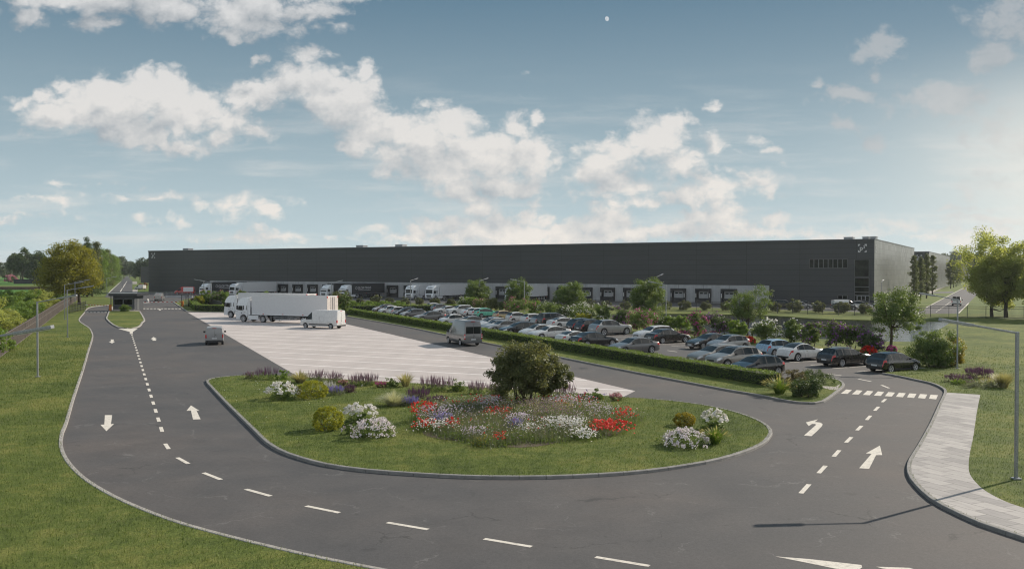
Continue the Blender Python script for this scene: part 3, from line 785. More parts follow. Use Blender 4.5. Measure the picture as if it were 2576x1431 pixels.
# ---------------------------------------------------------------- vehicles
def interp(pts, x):
    if x <= pts[0][0]: return pts[0][1]
    for (a, b), (c, d) in zip(pts, pts[1:]):
        if x <= c: return b + (d - b) * (x - a) / max(c - a, 1e-6)
    return pts[-1][1]
CARS = {   # length, width, front axle, wheelbase, wheel radius, top line, cowl, roof front, glass rear top, glass rear bottom, belt, pillars, side glass ends
 'sedan': dict(L=4.9, W=1.87, fo=.90, wb=2.98, r=.345, top=[(0,.60),(.10,.70),(.35,.79),(1.0,.93),(1.42,1.0),(2.15,1.38),(2.65,1.47),(3.15,1.465),(3.6,1.40),(4.30,1.10),(4.72,1.05),(4.84,.92),(4.9,.70)], g=(1.42,2.15,3.6,4.30), belt=(.93,1.0), pil=(2.78,3.70), sg=(1.75,4.05)),
 'hatch': dict(L=4.28, W=1.79, fo=.86, wb=2.63, r=.325, top=[(0,.58),(.08,.70),(.32,.80),(.85,.95),(1.18,1.02),(1.85,1.38),(2.3,1.475),(3.0,1.47),(3.62,1.40),(4.02,1.08),(4.18,.98),(4.28,.62)], g=(1.18,1.85,3.62,4.02), belt=(.93,1.02), pil=(2.42,3.32), sg=(1.5,3.78)),
 'compact': dict(L=3.6, W=1.64, fo=.66, wb=2.32, r=.295, top=[(0,.60),(.08,.72),(.28,.84),(.62,.96),(.88,1.02),(1.42,1.38),(1.85,1.49),(2.45,1.48),(3.0,1.40),(3.42,1.06),(3.54,.92),(3.6,.62)], g=(.88,1.42,3.0,3.42), belt=(.95,1.02), pil=(2.15,2.95), sg=(1.15,3.2)),
 'beetle': dict(L=4.28, W=1.81, fo=.87, wb=2.54, r=.345, top=[(0,.60),(.10,.76),(.4,.90),(.9,1.0),(1.28,1.04),(1.95,1.40),(2.4,1.49),(2.9,1.44),(3.35,1.30),(3.85,1.08),(4.15,.95),(4.28,.66)], g=(1.28,1.95,3.1,3.75), belt=(.96,1.02), pil=(2.62,3.3), sg=(1.6,3.45)),
 'coupe': dict(L=4.55, W=1.84, fo=.88, wb=2.68, r=.34, top=[(0,.56),(.1,.66),(.35,.76),(1.0,.88),(1.4,.95),(2.1,1.28),(2.55,1.37),(2.95,1.36),(3.4,1.27),(4.1,1.02),(4.42,.96),(4.55,.66)], g=(1.4,2.1,3.2,4.05), belt=(.89,.95), pil=(2.75,3.5), sg=(1.7,3.75)),
 'suv': dict(L=4.7, W=1.94, fo=.88, wb=2.78, r=.38, top=[(0,.78),(.08,.92),(.35,1.02),(1.0,1.12),(1.32,1.18),(1.95,1.55),(2.35,1.665),(3.1,1.68),(4.0,1.62),(4.42,1.22),(4.6,1.05),(4.7,.72)], g=(1.32,1.95,4.0,4.42), belt=(1.10,1.18), pil=(2.6,3.55), sg=(1.65,4.1)),
 'bigsuv': dict(L=5.2, W=2.0, fo=.92, wb=3.2, r=.41, top=[(0,.88),(.06,1.08),(.3,1.16),(1.1,1.24),(1.62,1.30),(2.25,1.68),(2.65,1.80),(3.3,1.82),(4.1,1.76),(4.7,1.34),(5.05,1.22),(5.2,.80)], g=(1.62,2.25,4.1,4.7), belt=(1.20,1.28), pil=(2.95,3.95), sg=(1.95,4.35)),
 'wagon': dict(L=4.8, W=1.83, fo=.90, wb=2.82, r=.345, top=[(0,.60),(.10,.71),(.35,.80),(1.0,.94),(1.38,1.0),(2.08,1.36),(2.55,1.47),(3.3,1.49),(4.15,1.43),(4.52,1.08),(4.7,.96),(4.8,.64)], g=(1.38,2.08,4.15,4.52), belt=(.93,1.02), pil=(2.68,3.55), sg=(1.72,4.3)),
 'fastback': dict(L=4.86, W=1.87, fo=.93, wb=2.83, r=.35, top=[(0,.60),(.1,.70),(.35,.80),(1.05,.92),(1.45,.98),(2.15,1.33),(2.6,1.43),(3.1,1.425),(3.5,1.36),(4.45,1.10),(4.75,1.03),(4.86,.68)], g=(1.45,2.15,3.5,4.4), belt=(.92,1.0), pil=(2.75,3.65), sg=(1.75,4.1)),
 'fourx4': dict(L=4.8, W=1.90, fo=.82, wb=2.9, r=.39, top=[(0,.85),(.05,1.08),(.3,1.14),(1.1,1.2),(1.4,1.24),(1.85,1.70),(2.2,1.83),(3.2,1.85),(4.55,1.82),(4.68,1.30),(4.76,1.15),(4.8,.75)], g=(1.4,1.85,4.55,4.68), belt=(1.18,1.22), pil=(2.55,3.5), sg=(1.55,4.4)),
}
def ring(sp, x, van=False):
    L, W, r = sp['L'], sp['W'], sp['r']
    zt = interp(sp['top'], x); b0, b1 = sp['belt']
    c0, rf, rr, rb = sp['g']
    belt = b0 + (b1 - b0) * min(1, max(0, (x - c0) / (rb - c0)))
    hw = W / 2
    nf = 0.75 if not van else 0.5; nr = 0.5 if not van else 0.25
    w = hw
    if x < nf: w *= 1 - (0.26 if not van else 0.16) * (1 - x / nf) ** 2.2
    if x > L - nr: w *= 1 - (0.14 if not van else 0.04) * ((x - L + nr) / nr) ** 2
    z4 = min(belt, zt - 0.045)
    zb = 0.21 + 0.06 * max(0, 1 - x / 0.5) + 0.06 * max(0, 1 - (L - x) / 0.5)
    if van: zb += 0.08
    Ra = r * 1.17
    for ax in (sp['fo'], sp['fo'] + sp['wb']):
        dx = abs(x - ax)
        if dx < Ra: zb = max(zb, r + math.sqrt(Ra * Ra - dx * dx) * 0.98)
    z3 = min(max(0.60, zb + 0.05), z4 - 0.14); z2 = min(max(0.44, zb + 0.025), z3 - 0.02)
    zb = min(zb, z2 - 0.015)
    g = min(1, max(0, (zt - z4) / 0.5))
    tum = sp.get('tum', 0.235)
    wt = w * (0.93 - tum * g)
    wl = w * 0.962
    cr = 0.02 + 0.02 * g
    zl = max(z3 + .02, z4 - .165)
    return [(0, zb), (w * .90, zb), (w * .985, z2), (w, z3), (w * .992, zl), (wl, z4), (wl + (wt - wl) * .88, z4 + (zt - z4) * .88), (wt * .93, zt - 0.012), (wt * .5, zt + cr * .6), (0, zt + cr)]
CACHE = {}
for _k, _c in CARS.items():
    _c['belt'] = (_c['belt'][0] - .03, _c['belt'][1] - .045)
def loft(key, sp, van=False, rearglass=True, sidecut=None, headz=None):
    """body shell of stations and rings; faces sorted to parts"""
    if key in CACHE: return CACHE[key]
    L = sp['L']; c0, rf, rr, rb = sp['g']
    xs = {0.0, 0.04, 0.18, 0.42, L, L - 0.04, L - 0.16, L - 0.36}
    xs |= {p[0] for p in sp['top']}
    for ax in (sp['fo'], sp['fo'] + sp['wb']):
        Ra = sp['r'] * 1.17
        for k in (-1.02, -.97, -.85, -.65, -.35, 0, .35, .65, .85, .97, 1.02): xs.add(ax + k * Ra)
    for p in sp['pil']: xs |= {p - .045, p + .045}
    xs |= set(sp['sg']) | {c0, rf, rr, rb, (c0 + rf) / 2, (rf + rr) / 2}
    xs = sorted(x for x in xs if 0 <= x <= L)
    q = [xs[0]]
    for x in xs[1:]:
        if x - q[-1] > 0.012: q.append(x)
    xs = q; rings = [ring(sp, x, van) for x in xs]; nr = 10
    parts = {}
    def add(tag_, pts):
        parts.setdefault(tag_, MB()).poly(pts)
    ox = sp['fo'] + sp['wb'] / 2
    def P(i, j, s): y, z = rings[i][j]; return (ox - xs[i], y * s, z)
    for i in range(len(xs) - 1):
        xm = (xs[i] + xs[i + 1]) / 2
        for j in range(nr - 1):
            for s in (-1, 1):
                t_ = 'body'
                if j >= 7 and c0 < xm < rf: t_ = 'windscreen'
                elif j >= 7 and rearglass and rr < xm < rb: t_ = 'rear_window'
                elif j == 5 and not van and sp['sg'][0] < xm < sp['sg'][1] and any(abs(xm - p) < .05 for p in sp['pil']): t_ = 'pillar_%s%d' % ('l' if s > 0 else 'r', sum(xm > p + .06 for p in sp['pil']))
                elif j == 5 and sp['sg'][0] < xm < sp['sg'][1]: t_ = ('side_window_l%d' if s > 0 else 'side_window_r%d') % sum(xm > p for p in sp['pil'])
                elif j == 4 and xm < 0.42 and xm > 0.03: t_ = 'headlight_l' if s > 0 else 'headlight_r'
                elif j == 4 and xm > L - 0.36 and not van: t_ = 'taillight_l' if s > 0 else 'taillight_r'
                elif j in (0,): t_ = 'underbody'
                pts = [P(i, j, s), P(i + 1, j, s), P(i + 1, j + 1, s), P(i, j + 1, s)]
                if s < 0: pts.reverse()
                add(t_, pts)
    for i, rev in ((0, False), (len(xs) - 1, True)):
        pts = [P(i, j, 1) for j in range(nr)] + [P(i, j, -1) for j in range(nr - 2, 0, -1)]
        if rev: pts.reverse()
        add('body', pts)
    out = {}
    for k, mb in parts.items():
        me = mb.mesh(k)
        bm = bmesh.new(); bm.from_mesh(me); bmesh.ops.remove_doubles(bm, verts=bm.verts, dist=1e-4)
        bmesh.ops.recalc_face_normals(bm, faces=bm.faces) if k == 'body' and False else None
        bm.to_mesh(me); bm.free()
        me.polygons.foreach_set('use_smooth', [True] * len(me.polygons)); me.set_sharp_from_angle(angle=R(32 if k == 'body' else 50))
        out[k] = me
    CACHE[key] = (out, xs, rings, ox)
    return CACHE[key]
def wheel_meshes(r, w=0.21, spokes=5):
    k = ('wheel', round(r, 3), w, spokes)
    if k in CACHE: return CACHE[k]
    t = MB(); rr = r * 0.70
    t.lathe_y([(rr, -w / 2), (r * .93, -w / 2), (r, -w * .36), (r, w * .36), (r * .93, w / 2), (rr, w / 2), (rr * .97, w * .40), (rr * .9, w * .12), (0.01, w * .10)], 22)
    m = MB()
    m.lathe_y([(rr * .97, w * .40), (rr * 1.01, w * .52), (rr * .90, w * .50), (rr * .86, w * .34)], 22)
    for i in range(spokes):
        a = 2 * math.pi * i / spokes
        cx, cz = math.cos(a) * rr * .52, math.sin(a) * rr * .52
        m.box((cx, w * .38, cz), (rr * .86, w * .12, rr * (.26 if spokes < 8 else .15)), 0, -a)
    m.lathe_y([(rr * .24, w * .30), (rr * .24, w * .50), (0.005, w * .52)], 12)
    CACHE[k] = (t.mesh('tyre', M_tyre, True, True), m.mesh('rim', M_rim, True, True)); return CACHE[k]
def add_wheels(root, r, pos_, w=0.21, spokes=5, rimname='rim'):
    tm, rm = wheel_meshes(r, w, spokes)
    for x, y in pos_:
        o = link_mesh('wheel', tm, root); o.location = (x, y, r); o.rotation_euler = (0, 0, 0 if y > 0 else math.pi)
        link_mesh(rimname, rm, o)
def box_mesh(key, name, m, boxes, bevel=0.0, smooth=False):
    if key in CACHE: return CACHE[key]
    mb = MB()
    for b in boxes: mb.box(*b)
    CACHE[key] = mb.mesh(name, m, smooth, True, bevel); return CACHE[key]
def place_xy(contact, local, th):
    c, s = math.cos(th), math.sin(th)
    return contact.x - (c * local[0] - s * local[1]), contact.y - (s * local[0] + c * local[1])
HEAD = R(28)
def car(style, paint, label, px, wheel='rear', face='R', cat='car', group='cars in the staff car park', roof=None, spokes=5, rails=False, name='parked_car', scale=1.0, th=None, grille='dark'):
    """px is where the nearer side's front or rear tyre touches the ground"""
    sp = CARS[style]
    th = th if th is not None else (HEAD if face == 'R' else HEAD + math.pi)
    parts, xs, rings, ox = loft(('car', style), sp)
    sy = (-1 if face == 'R' else 1) * (sp['W'] / 2 - 0.02)
    lx = sp['wb'] / 2 * (1 if wheel == 'front' else -1)
    x, y = place_xy(G(*px), (lx * scale, sy * scale), th)
    root = empty(name, x, y, 0.004, th, label, cat, group); root.scale = (scale,) * 3
    def pm(k, m, name_):
        me = parts.get(k)
        if me is None: return
        key = (style, k, m.name)
        if key not in CACHE:
            c = me.copy(); c.materials.clear(); c.materials.append(m); CACHE[key] = c
        o = bpy.data.objects.new(name_, CACHE[key]); col.objects.link(o); o.parent = root; return o
    pm('body', paint, 'body'); pm('underbody', M_black, 'underbody'); [pm('pillar_%s%d' % (a_, b_), M_black, 'pillar') for a_ in 'lr' for b_ in (0, 1)]; pm('windscreen', M_glass, 'windscreen'); pm('rear_window', M_glass, 'rear_window')
    for s in 'lr':
        for k_ in range(3): pm('side_window_%s%d' % (s, k_), M_glass, 'side_window')
        pm('headlight_' + s, M_head, 'headlight'); pm('taillight_' + s, M_tail, 'taillight')
    L, W = sp['L'], sp['W']; fx = ox; rx = ox - L
    zf = interp(sp['top'], 0.0)
    link_mesh('grille', box_mesh((style, 'grille', grille), 'grille', M_black if grille == 'dark' else M_chrome, [((fx + 0.005, 0, zf - 0.10), (0.04, W * .42, 0.14)), ((fx + 0.0, 0, .33), (0.04, W * .55, 0.11))], 0.01), root)
    link_mesh('number_plate', box_mesh((style, 'fplate'), 'number_plate', M_plate, [((fx + 0.03, 0, .45), (0.02, .50, .11))]), root)
    zr = 0.62 if style in ('sedan', 'coupe', 'fastback') else 0.74
    zr = min(zr, interp(sp['top'], L) - .06)
    link_mesh('number_plate', box_mesh((style, 'rplate'), 'number_plate', M_plate, [((rx - 0.015, 0, zr), (0.02, .50, .11))]), root)
    link_mesh('bumper', box_mesh((style, 'bump'), 'bumper', M_black, [((rx + .03, 0, .36), (0.12, W * .72, .16))], 0.01), root)
    for s in (-1, 1): link_mesh('sill', box_mesh((style, 'sill', s), 'sill', M_black, [((0, s * (W / 2 - .035), .255), (sp['wb'] - sp['r'] * 2.7, .05, .07))], 0.01), root)
    c0 = sp['g'][0]
    for s in (-1, 1):
        k = (style, 'mirror', s)
        link_mesh('mirror', box_mesh(k, 'mirror', M_black, [((ox - c0 - .38, s * (W / 2 + .07), sp['belt'][0] + .09), (.12, .20, .13))], 0.03), root)
    for s in (-1, 1): link_mesh('door_handle', box_mesh((style, 'handle', s), 'door_handle', M_chrome, [((ox - sp['pil'][0] + .22, s * (W / 2 - .015), sp['belt'][0] - .09), (.17, .03, .03))]), root)
    seams = []
    for xx in (sp['sg'][0] - .12, sp['pil'][0], sp['pil'][1] + (.18 if style not in ('compact', 'coupe', 'beetle') else 9)):
        if xx < L:
            rg = ring(sp, xx)
            for s in (-1, 1): seams.append(((ox - xx, s * (rg[3][0] - 0.004), (rg[3][1] + .26) / 2 + .02), (.014, .014, rg[3][1] - .22)))
    link_mesh('door_seam', box_mesh((style, 'seam'), 'door_seam', M_black, seams), root)
    if roof:
        rf, rr = sp['g'][1], sp['g'][2]; mb = MB(); k = (style, 'roofpanel')
        if k not in CACHE:
            xx = [rf + (rr - rf) * t / 6 for t in range(7)]
            for a, b in zip(xx, xx[1:]):
                A, B = ring(sp, a), ring(sp, b)
                for s in (-1, 1):
                    for j in (7, 8): mb.poly([(ox - a, s * A[j][0], A[j][1] + .008), (ox - b, s * B[j][0], B[j][1] + .008), (ox - b, s * B[j + 1][0], B[j + 1][1] + .008), (ox - a, s * A[j + 1][0], A[j + 1][1] + .008)][::s])
            CACHE[k] = mb.mesh('roof_panel', roof, True)
        link_mesh('roof_panel', CACHE[k], root)
    if rails:
        rf, rr = sp['g'][1] + .2, sp['g'][2] - .1; z = interp(sp['top'], (rf + rr) / 2) + .045
        w_ = ring(sp, (rf + rr) / 2)[7][0]
        for s in (-1, 1): link_mesh('roof_rail', box_mesh((style, 'rail', s), 'roof_rail', M_galv, [((ox - (rf + rr) / 2, s * w_, z), (rr - rf, .04, .035))], 0.01), root)
    hw = W / 2 - 0.115
    add_wheels(root, sp['r'], [(sp['wb'] / 2, hw), (sp['wb'] / 2, -hw), (-sp['wb'] / 2, hw), (-sp['wb'] / 2, -hw)], 0.22, spokes)
    return root
VANS = {
 'cargo': dict(L=5.99, W=2.02, fo=.95, wb=4.035, r=.34, top=[(0,.78),(.10,1.02),(.45,1.18),(.85,1.30),(1.75,2.12),(2.1,2.36),(2.6,2.42),(5.6,2.42),(5.95,2.38),(5.99,2.2)], g=(.85,1.75,5.6,5.95), belt=(1.18,1.22), pil=(8,9), sg=(1.02,1.98), tum=.07),
 'minibus': dict(L=5.9, W=1.99, fo=1.0, wb=3.665, r=.34, top=[(0,.85),(.10,1.05),(.5,1.18),(.95,1.30),(1.65,1.98),(2.1,2.42),(2.6,2.60),(5.4,2.60),(5.8,2.52),(5.9,2.2)], g=(.95,1.65,5.4,5.8), belt=(1.22,1.25), pil=(8,9), sg=(1.1,1.85), tum=.10),
 'small': dict(L=4.4, W=1.81, fo=.90, wb=2.75, r=.315, top=[(0,.70),(.08,.90),(.4,1.04),(.85,1.14),(1.5,1.62),(1.9,1.80),(2.4,1.84),(4.1,1.83),(4.35,1.76),(4.4,1.5)], g=(.85,1.5,4.1,4.35), belt=(1.08,1.12), pil=(8,9), sg=(1.05,1.95), tum=.10),
 'mid': dict(L=4.9, W=1.90, fo=.90, wb=3.0, r=.33, top=[(0,.75),(.08,.98),(.4,1.10),(.9,1.20),(1.6,1.74),(2.0,1.93),(2.5,1.96),(4.5,1.95),(4.85,1.90),(4.9,1.6)], g=(.9,1.6,4.5,4.85), belt=(1.12,1.16), pil=(8,9), sg=(1.1,2.1), tum=.08),
}
def van(style, paint, label, px, wheel, near, th, rear_glass=False, lower=None, name='van', group=None, tall_lights=False, plate=True, cat='van', z=0.004, rear_split=True):
    sp = VANS[style]; parts, xs, rings, ox = loft(('van', style), sp, True, False)
    sy = near * (sp['W'] / 2 - .02); lx = sp['wb'] / 2 * (1 if wheel == 'front' else -1)
    x, y = place_xy(G(*px), (lx, sy), th)
    root = empty(name, x, y, z, th, label, cat, group)
    def pm(k, m, name_):
        if k not in parts: return
        c = parts[k].copy(); c.materials.clear(); c.materials.append(m)
        o = bpy.data.objects.new(name_, c); col.objects.link(o); o.parent = root; return o
    pm('body', paint, 'body'); pm('underbody', M_black, 'underbody'); pm('windscreen', M_glass, 'windscreen')
    for s in 'lr': pm('side_window_' + s + '0', M_glass, 'side_window'); pm('headlight_' + s, M_head, 'headlight')
    L, W = sp['L'], sp['W']; fx, rx = ox, ox - L
    H = max(p[1] for p in sp['top'])
    MB().box((fx + .005, 0, .72), (.05, W * .5, .16)).box((fx, 0, .42), (.05, W * .7, .20)).build('grille', M_black, root, bevel=.01)
    MB().box((rx + .03, 0, .42), (.16, W * .93, .20)).build('bumper', lower or M_black, root, bevel=.03)
    for s in (-1, 1):
        MB().box((ox - L / 2 - .1, s * (W / 2 + .0), .56 if style != 'small' else .5), (sp['wb'] - sp['r'] * 2.7, .035, .13)).build('side_moulding', lower or M_black, root, bevel=.01)
        MB().box((rx + .03, s * (W / 2 - .085), .98 if style != 'small' else .92), (.13, .13, .52 if tall_lights else .36)).build('taillight', M_tail, root, bevel=.02)
        if tall_lights: MB().box((rx + .028, s * (W / 2 - .085), .93), (.136, .136, .10)).box((rx + .028, s * (W / 2 - .085), 1.10), (.136, .136, .06)).build('reversing_light', M_plate, root, bevel=.01)
        MB().box((ox - sp['g'][0] - .42, s * (W / 2 + .14), 1.32 if style != 'small' else 1.2), (.12, .20, .28 if style != 'small' else .18)).build('mirror', M_black, root, bevel=.03)
    # rear doors: glass, seam, handle, lamp
    zt = H - .42
    if rear_glass:
        for s in (-1, 1): MB().box((rx - .004, s * W * .205, 1.62), (.03, W * .385, .72)).build('rear_window', M_glass, root, bevel=.015)
    if rear_split: MB().box((rx - .004, 0, (H + .3) / 2), (.02, .015, H - .9)).box((rx - .012, -.12, 1.08), (.03, .13, .05)).build('door_seam', M_black, root)
    else: MB().box((rx - .004, 0, 1.02), (.02, W * .8, .015)).box((rx - .012, 0, .88), (.03, .22, .05)).build('door_seam', M_black, root)
    MB().box((rx + .03, 0, H - .10), (.08, .40, .05)).build('brake_light', M_tail, root)
    if plate: MB().box((rx - .06, -.0 if not rear_split else .0, .70 if style != 'cargo' else .78), (.02, .5, .11)).build('number_plate', M_plate, root)
    hs = MB()
    for s in (-1, 1):
        hs.box((ox - sp['sg'][1] - .05, s * (W / 2 - .03), 1.02), (.05, .05, .14))
    hs.build('door_handle', M_black, root)
    sm = MB()
    for s in (-1, 1):
        for xx in (sp['sg'][1] + .06,) + ((sp['sg'][1] + 1.25,) if style != 'small' else ()): sm.box((ox - xx, s * (ring(sp, xx, True)[3][0] - .004), 1.0), (.014, .014, 1.15))
    sm.build('door_seam', simple('seam_grey', (.30, .30, .30)), root)
    hw = W / 2 - .12
    add_wheels(root, sp['r'], [(sp['wb'] / 2, hw), (sp['wb'] / 2, -hw), (-sp['wb'] / 2, hw), (-sp['wb'] / 2, -hw)], .22, 8)
    return root
def outline_mesh(name, pts, w, m, bevel=0.05):
    """side outline (x, z) given a width"""
    key = (name, tuple(pts), w, m.name)
    if key in CACHE: return CACHE[key]
    mb = MB(); n = len(pts)
    mb.v = [(x, -w / 2, z) for x, z in pts] + [(x, w / 2, z) for x, z in pts]
    mb.f = [tuple(range(n)), tuple(range(2 * n - 1, n - 1, -1))] + [(i, i + n, (i + 1) % n + n, (i + 1) % n) for i in range(n)]
    me = mb.mesh(name, m, True, True, bevel); CACHE[key] = me; return me
def arch(cx, r, z0, n=8, rev=False):
    a0 = math.asin(max(-1, min(1, (z0 - 0.52) / r)))
    ps = [(cx + r * math.cos(t), 0.52 + r * math.sin(t)) for t in [math.pi - a0 - (math.pi - 2 * a0) * k / n for k in range(n + 1)]]
    return ps[::-1] if rev else ps
def text_mesh(s, size, depth, m, name='lettering', shear=0.0):
    k = ('text', s, size, m.name)
    if k in CACHE: return CACHE[k]
    cu = bpy.data.curves.new(name, 'FONT'); cu.body = s; cu.size = size; cu.extrude = depth; cu.align_x = 'CENTER'; cu.align_y = 'CENTER'; cu.offset = size * 0.012; cu.shear = shear
    o = bpy.data.objects.new(name, cu); col.objects.link(o)
    dg = bpy.context.evaluated_depsgraph_get(); me = bpy.data.meshes.new_from_object(o.evaluated_get(dg)); me.name = name
    bpy.data.objects.remove(o); me.materials.clear(); me.materials.append(m); CACHE[k] = me; return me
def lorry(label, x, y, th, trailer, group, big=True, lettering=None, daf=False, cat='lorry'):
    """origin under the front axle, x forward"""
    root = empty('articulated_lorry', x, y, 0.004, th, label, cat, group)
    w = 2.48
    zc = 0.42
    body = [(1.38, zc), (1.42, 1.25), (1.36, 1.35), (1.20, 2.55), (1.02, 2.95), (.55, 3.42), (.10, 3.62), (-.75, 3.66), (-.92, 3.60), (-.92, 1.05)] if not daf else \
           [(1.34, zc), (1.40, 1.2), (1.34, 1.35), (1.18, 2.45), (.95, 2.70), (.70, 2.76), (.15, 3.45), (-.65, 3.62), (-.92, 3.62), (-.92, 1.05)]
    pts = body + [(-.72, 1.0)] + arch(0, .62, .62, rev=True)[0:0] + [(-.66, .66)] + [(-.60, .80), (-.42, 1.02), (-.15, 1.14), (.15, 1.14), (.42, 1.02), (.60, .80), (.66, .60), (.66, zc)]
    link_mesh('cab', outline_mesh('cab', pts, w, P_truck, 0.07), root)
    zs = 1.62
    def onf(z): 
        return interp(sorted([(p[1], p[0]) for p in body[:5]]), z)
    z0, z1 = 1.72, 2.52
    ws = MB(); ws.poly([(onf(z0) + .03, -1.08, z0), (onf(z0) + .03, 1.08, z0), (onf(z1) + .03, 1.0, z1), (onf(z1) + .03, -1.0, z1)])
    ws.poly([(onf(z0) + .0, -1.08, z0), (onf(z1) + .0, -1.0, z1), (onf(z1) + .0, 1.0, z1), (onf(z0) + .0, 1.08, z0)])
    ws.poly([(onf(z0) + .03, -1.08, z0), (onf(z1) + .03, -1.0, z1), (onf(z1), -1.0, z1), (onf(z0), -1.08, z0)]); ws.poly([(onf(z0) + .03, 1.08, z0), (onf(z0), 1.08, z0), (onf(z1), 1.0, z1), (onf(z1) + .03, 1.0, z1)])
    ws.build('windscreen', M_glass, root)
    MB().box((onf(2.62) + .10, 0, 2.60), (.30, 2.1, .10), 0, R(-20)).build('sun_visor', M_black if not daf else P_truck, root, bevel=.02)
    MB().box((1.41, 0, 1.22), (.06, 1.5, .36)).box((1.41, 0, .80), (.06, 1.3, .22)).build('grille', M_black, root, bevel=.02)
    if big and not daf:
        MB().box((.60, 0, 3.16), (.55, 1.5, .16)).build('roof_light_panel', M_black, root, bevel=.03)
    for s in (-1, 1):
        MB().box((1.385, s * .95, .74), (.08, .42, .20)).build('headlight', M_head, root, bevel=.02)
        sw = MB(); sy = s * (w / 2 + .004)
        sw.poly([(.98, sy, 1.78), (.10, sy, 1.70), (.10, sy, 2.40), (.86, sy, 2.40)][::s]); o = sw.build('side_window', M_glass, root, recalc=False)
        if big and not daf: MB().box((-.10, sy, 2.12), (.16, .03, .62)).box((-.62, sy, 2.12), (.10, .03, .62)).build('side_window', M_glass, root, bevel=.01)
        MB().box((.95, s * (w / 2 + .22), 2.15), (.14, .22, .62)).box((.95, s * (w / 2 + .10), 2.42), (.04, .25, .04)).box((.95, s * (w / 2 + .10), 1.88), (.04, .25, .04)).build('mirror', M_black, root, bevel=.02)
        MB().box((-.35, sy, 1.50), (.06, .04, .20)).box((.30, sy, 1.38), (.10, .04, .14)).build('door_handle', M_black, root)
        MB().box((.02, s * (w / 2 + .0), 2.0), (.012, .012, 1.7)).box((-.80, s * (w / 2), 2.0), (.012, .012, 1.9)).build('door_seam', M_dkmetal, root)
        # roof side deflector
        MB().box((-1.12, s * (w / 2 - .04), 2.35), (.42, .05, 2.45)).build('side_deflector', P_truck, root, bevel=.02)
        MB().box((-1.95, s * (w / 2 - .06), .72), (1.75, .06, .62)).box((-1.02, s * (w / 2 - .05), .80), (.30, .10, .50)).build('side_skirt', P_truck, root, bevel=.02)
        g = MB(); n = 10
        for k in range(n):
            a, b = math.pi * k / n, math.pi * (k + 1) / n
            for q0, q1 in ((a, b),):
                g.poly([(-3.6 + .66 * math.cos(q0), s * .70, .52 + .66 * math.sin(q0)), (-3.6 + .66 * math.cos(q1), s * .70, .52 + .66 * math.sin(q1)), (-3.6 + .66 * math.cos(q1), s * 1.23, .52 + .66 * math.sin(q1)), (-3.6 + .66 * math.cos(q0), s * 1.23, .52 + .66 * math.sin(q0))])
        g.build('mudguard', P_truck, root, recalc=False, smooth=True)
    MB().box((-.95, 0, 3.62), (.25, 2.1, .10)).build('roof_deflector', P_truck, root, bevel=.03)
    MB().box((-2.3, 0, .78), (5.4, .86, .30)).box((-1.35, 0, 1.6), (.5, 1.5, 1.2)).build('chassis', M_dkmetal, root)
    # trailer
    x0, L = -1.62, 13.6; tz0, tz1 = 1.12, 3.98
    xm = x0 - L / 2
    tp = {'white': P_tarp, 'dark': P_dtarp}[trailer]
    MB().box((xm, 0, (tz0 + tz1) / 2), (L, 2.55, tz1 - tz0)).build('trailer_box', tp, root, bevel=.025)
    MB().box((xm, 0, tz1 + .012), (L + .02, 2.58, .06)).box((xm, 1.277, tz0 + .07), (L, .03, .14)).box((xm, -1.277, tz0 + .07), (L, .03, .14)).build('trailer_rail', P_truck if trailer == 'white' else M_galv, root, bevel=.01)
    for s in (-1, 1): MB().box((x0 - L - .03, s * .635, (tz0 + tz1) / 2), (.05, 1.24, tz1 - tz0 - .1)).build('trailer_door', M_doorp if trailer == 'white' else P_dgrey, root, bevel=.01)
    for yy in (-.42, -.1, .1, .42): MB().tube([(x0 - L - .075, yy, tz0 + .1), (x0 - L - .075, yy, tz1 - .1)], .02, 6).build('lock_rod', M_galv, root)
    for s in (-1, 1): MB().box((x0 - L - .04, s * 1.2, tz1 - .12), (.09, .14, .22)).box((x0 - L - .04, s * .95, .95), (.08, .4, .14)).build('taillight', M_tail, root)
    MB().box((xm, 0, 1.0), (L - .4, .9, .22)).box((x0 - 10.7, 0, .75), (3.8, 1.1, .2)).build('trailer_frame', M_dkmetal, root)
    for s in (-1, 1):
        MB().box((x0 - 3.4, s * 1.0, .62), (.10, .10, .9)).box((x0 - 3.4, s * 1.0, .17), (.3, .25, .04)).build('landing_leg', M_galv, root)
        gd = MB()
        for zz in (.60, .86): gd.box((x0 - 6.2, s * 1.22, zz), (4.4, .03, .10))
        for k in range(4): gd.box((x0 - 4.3 - 1.27 * k, s * 1.20, .80), (.05, .03, .60))
        gd.build('side_guard', M_galv, root)
        MB().box((x0 - 4.6, s * .62, .74), (1.3, .5, .5)).build('pallet_box', M_dkmetal, root, bevel=.02)
        for k in range(3): MB().box((x0 - 2.2 - 3.6 * k, s * 1.296, tz0 + .16), (.22, .01, .10)).build('side_marker', M_tail, root)
    r = .52
    ax = [(0, 1.07), (-3.6, 1.0)] + [(x0 - 9.4 - 1.31 * k, 1.05) for k in range(3)]
    add_wheels(root, r, [(a, s * b) for a, b in ax for s in (-1, 1)], .32, 10)
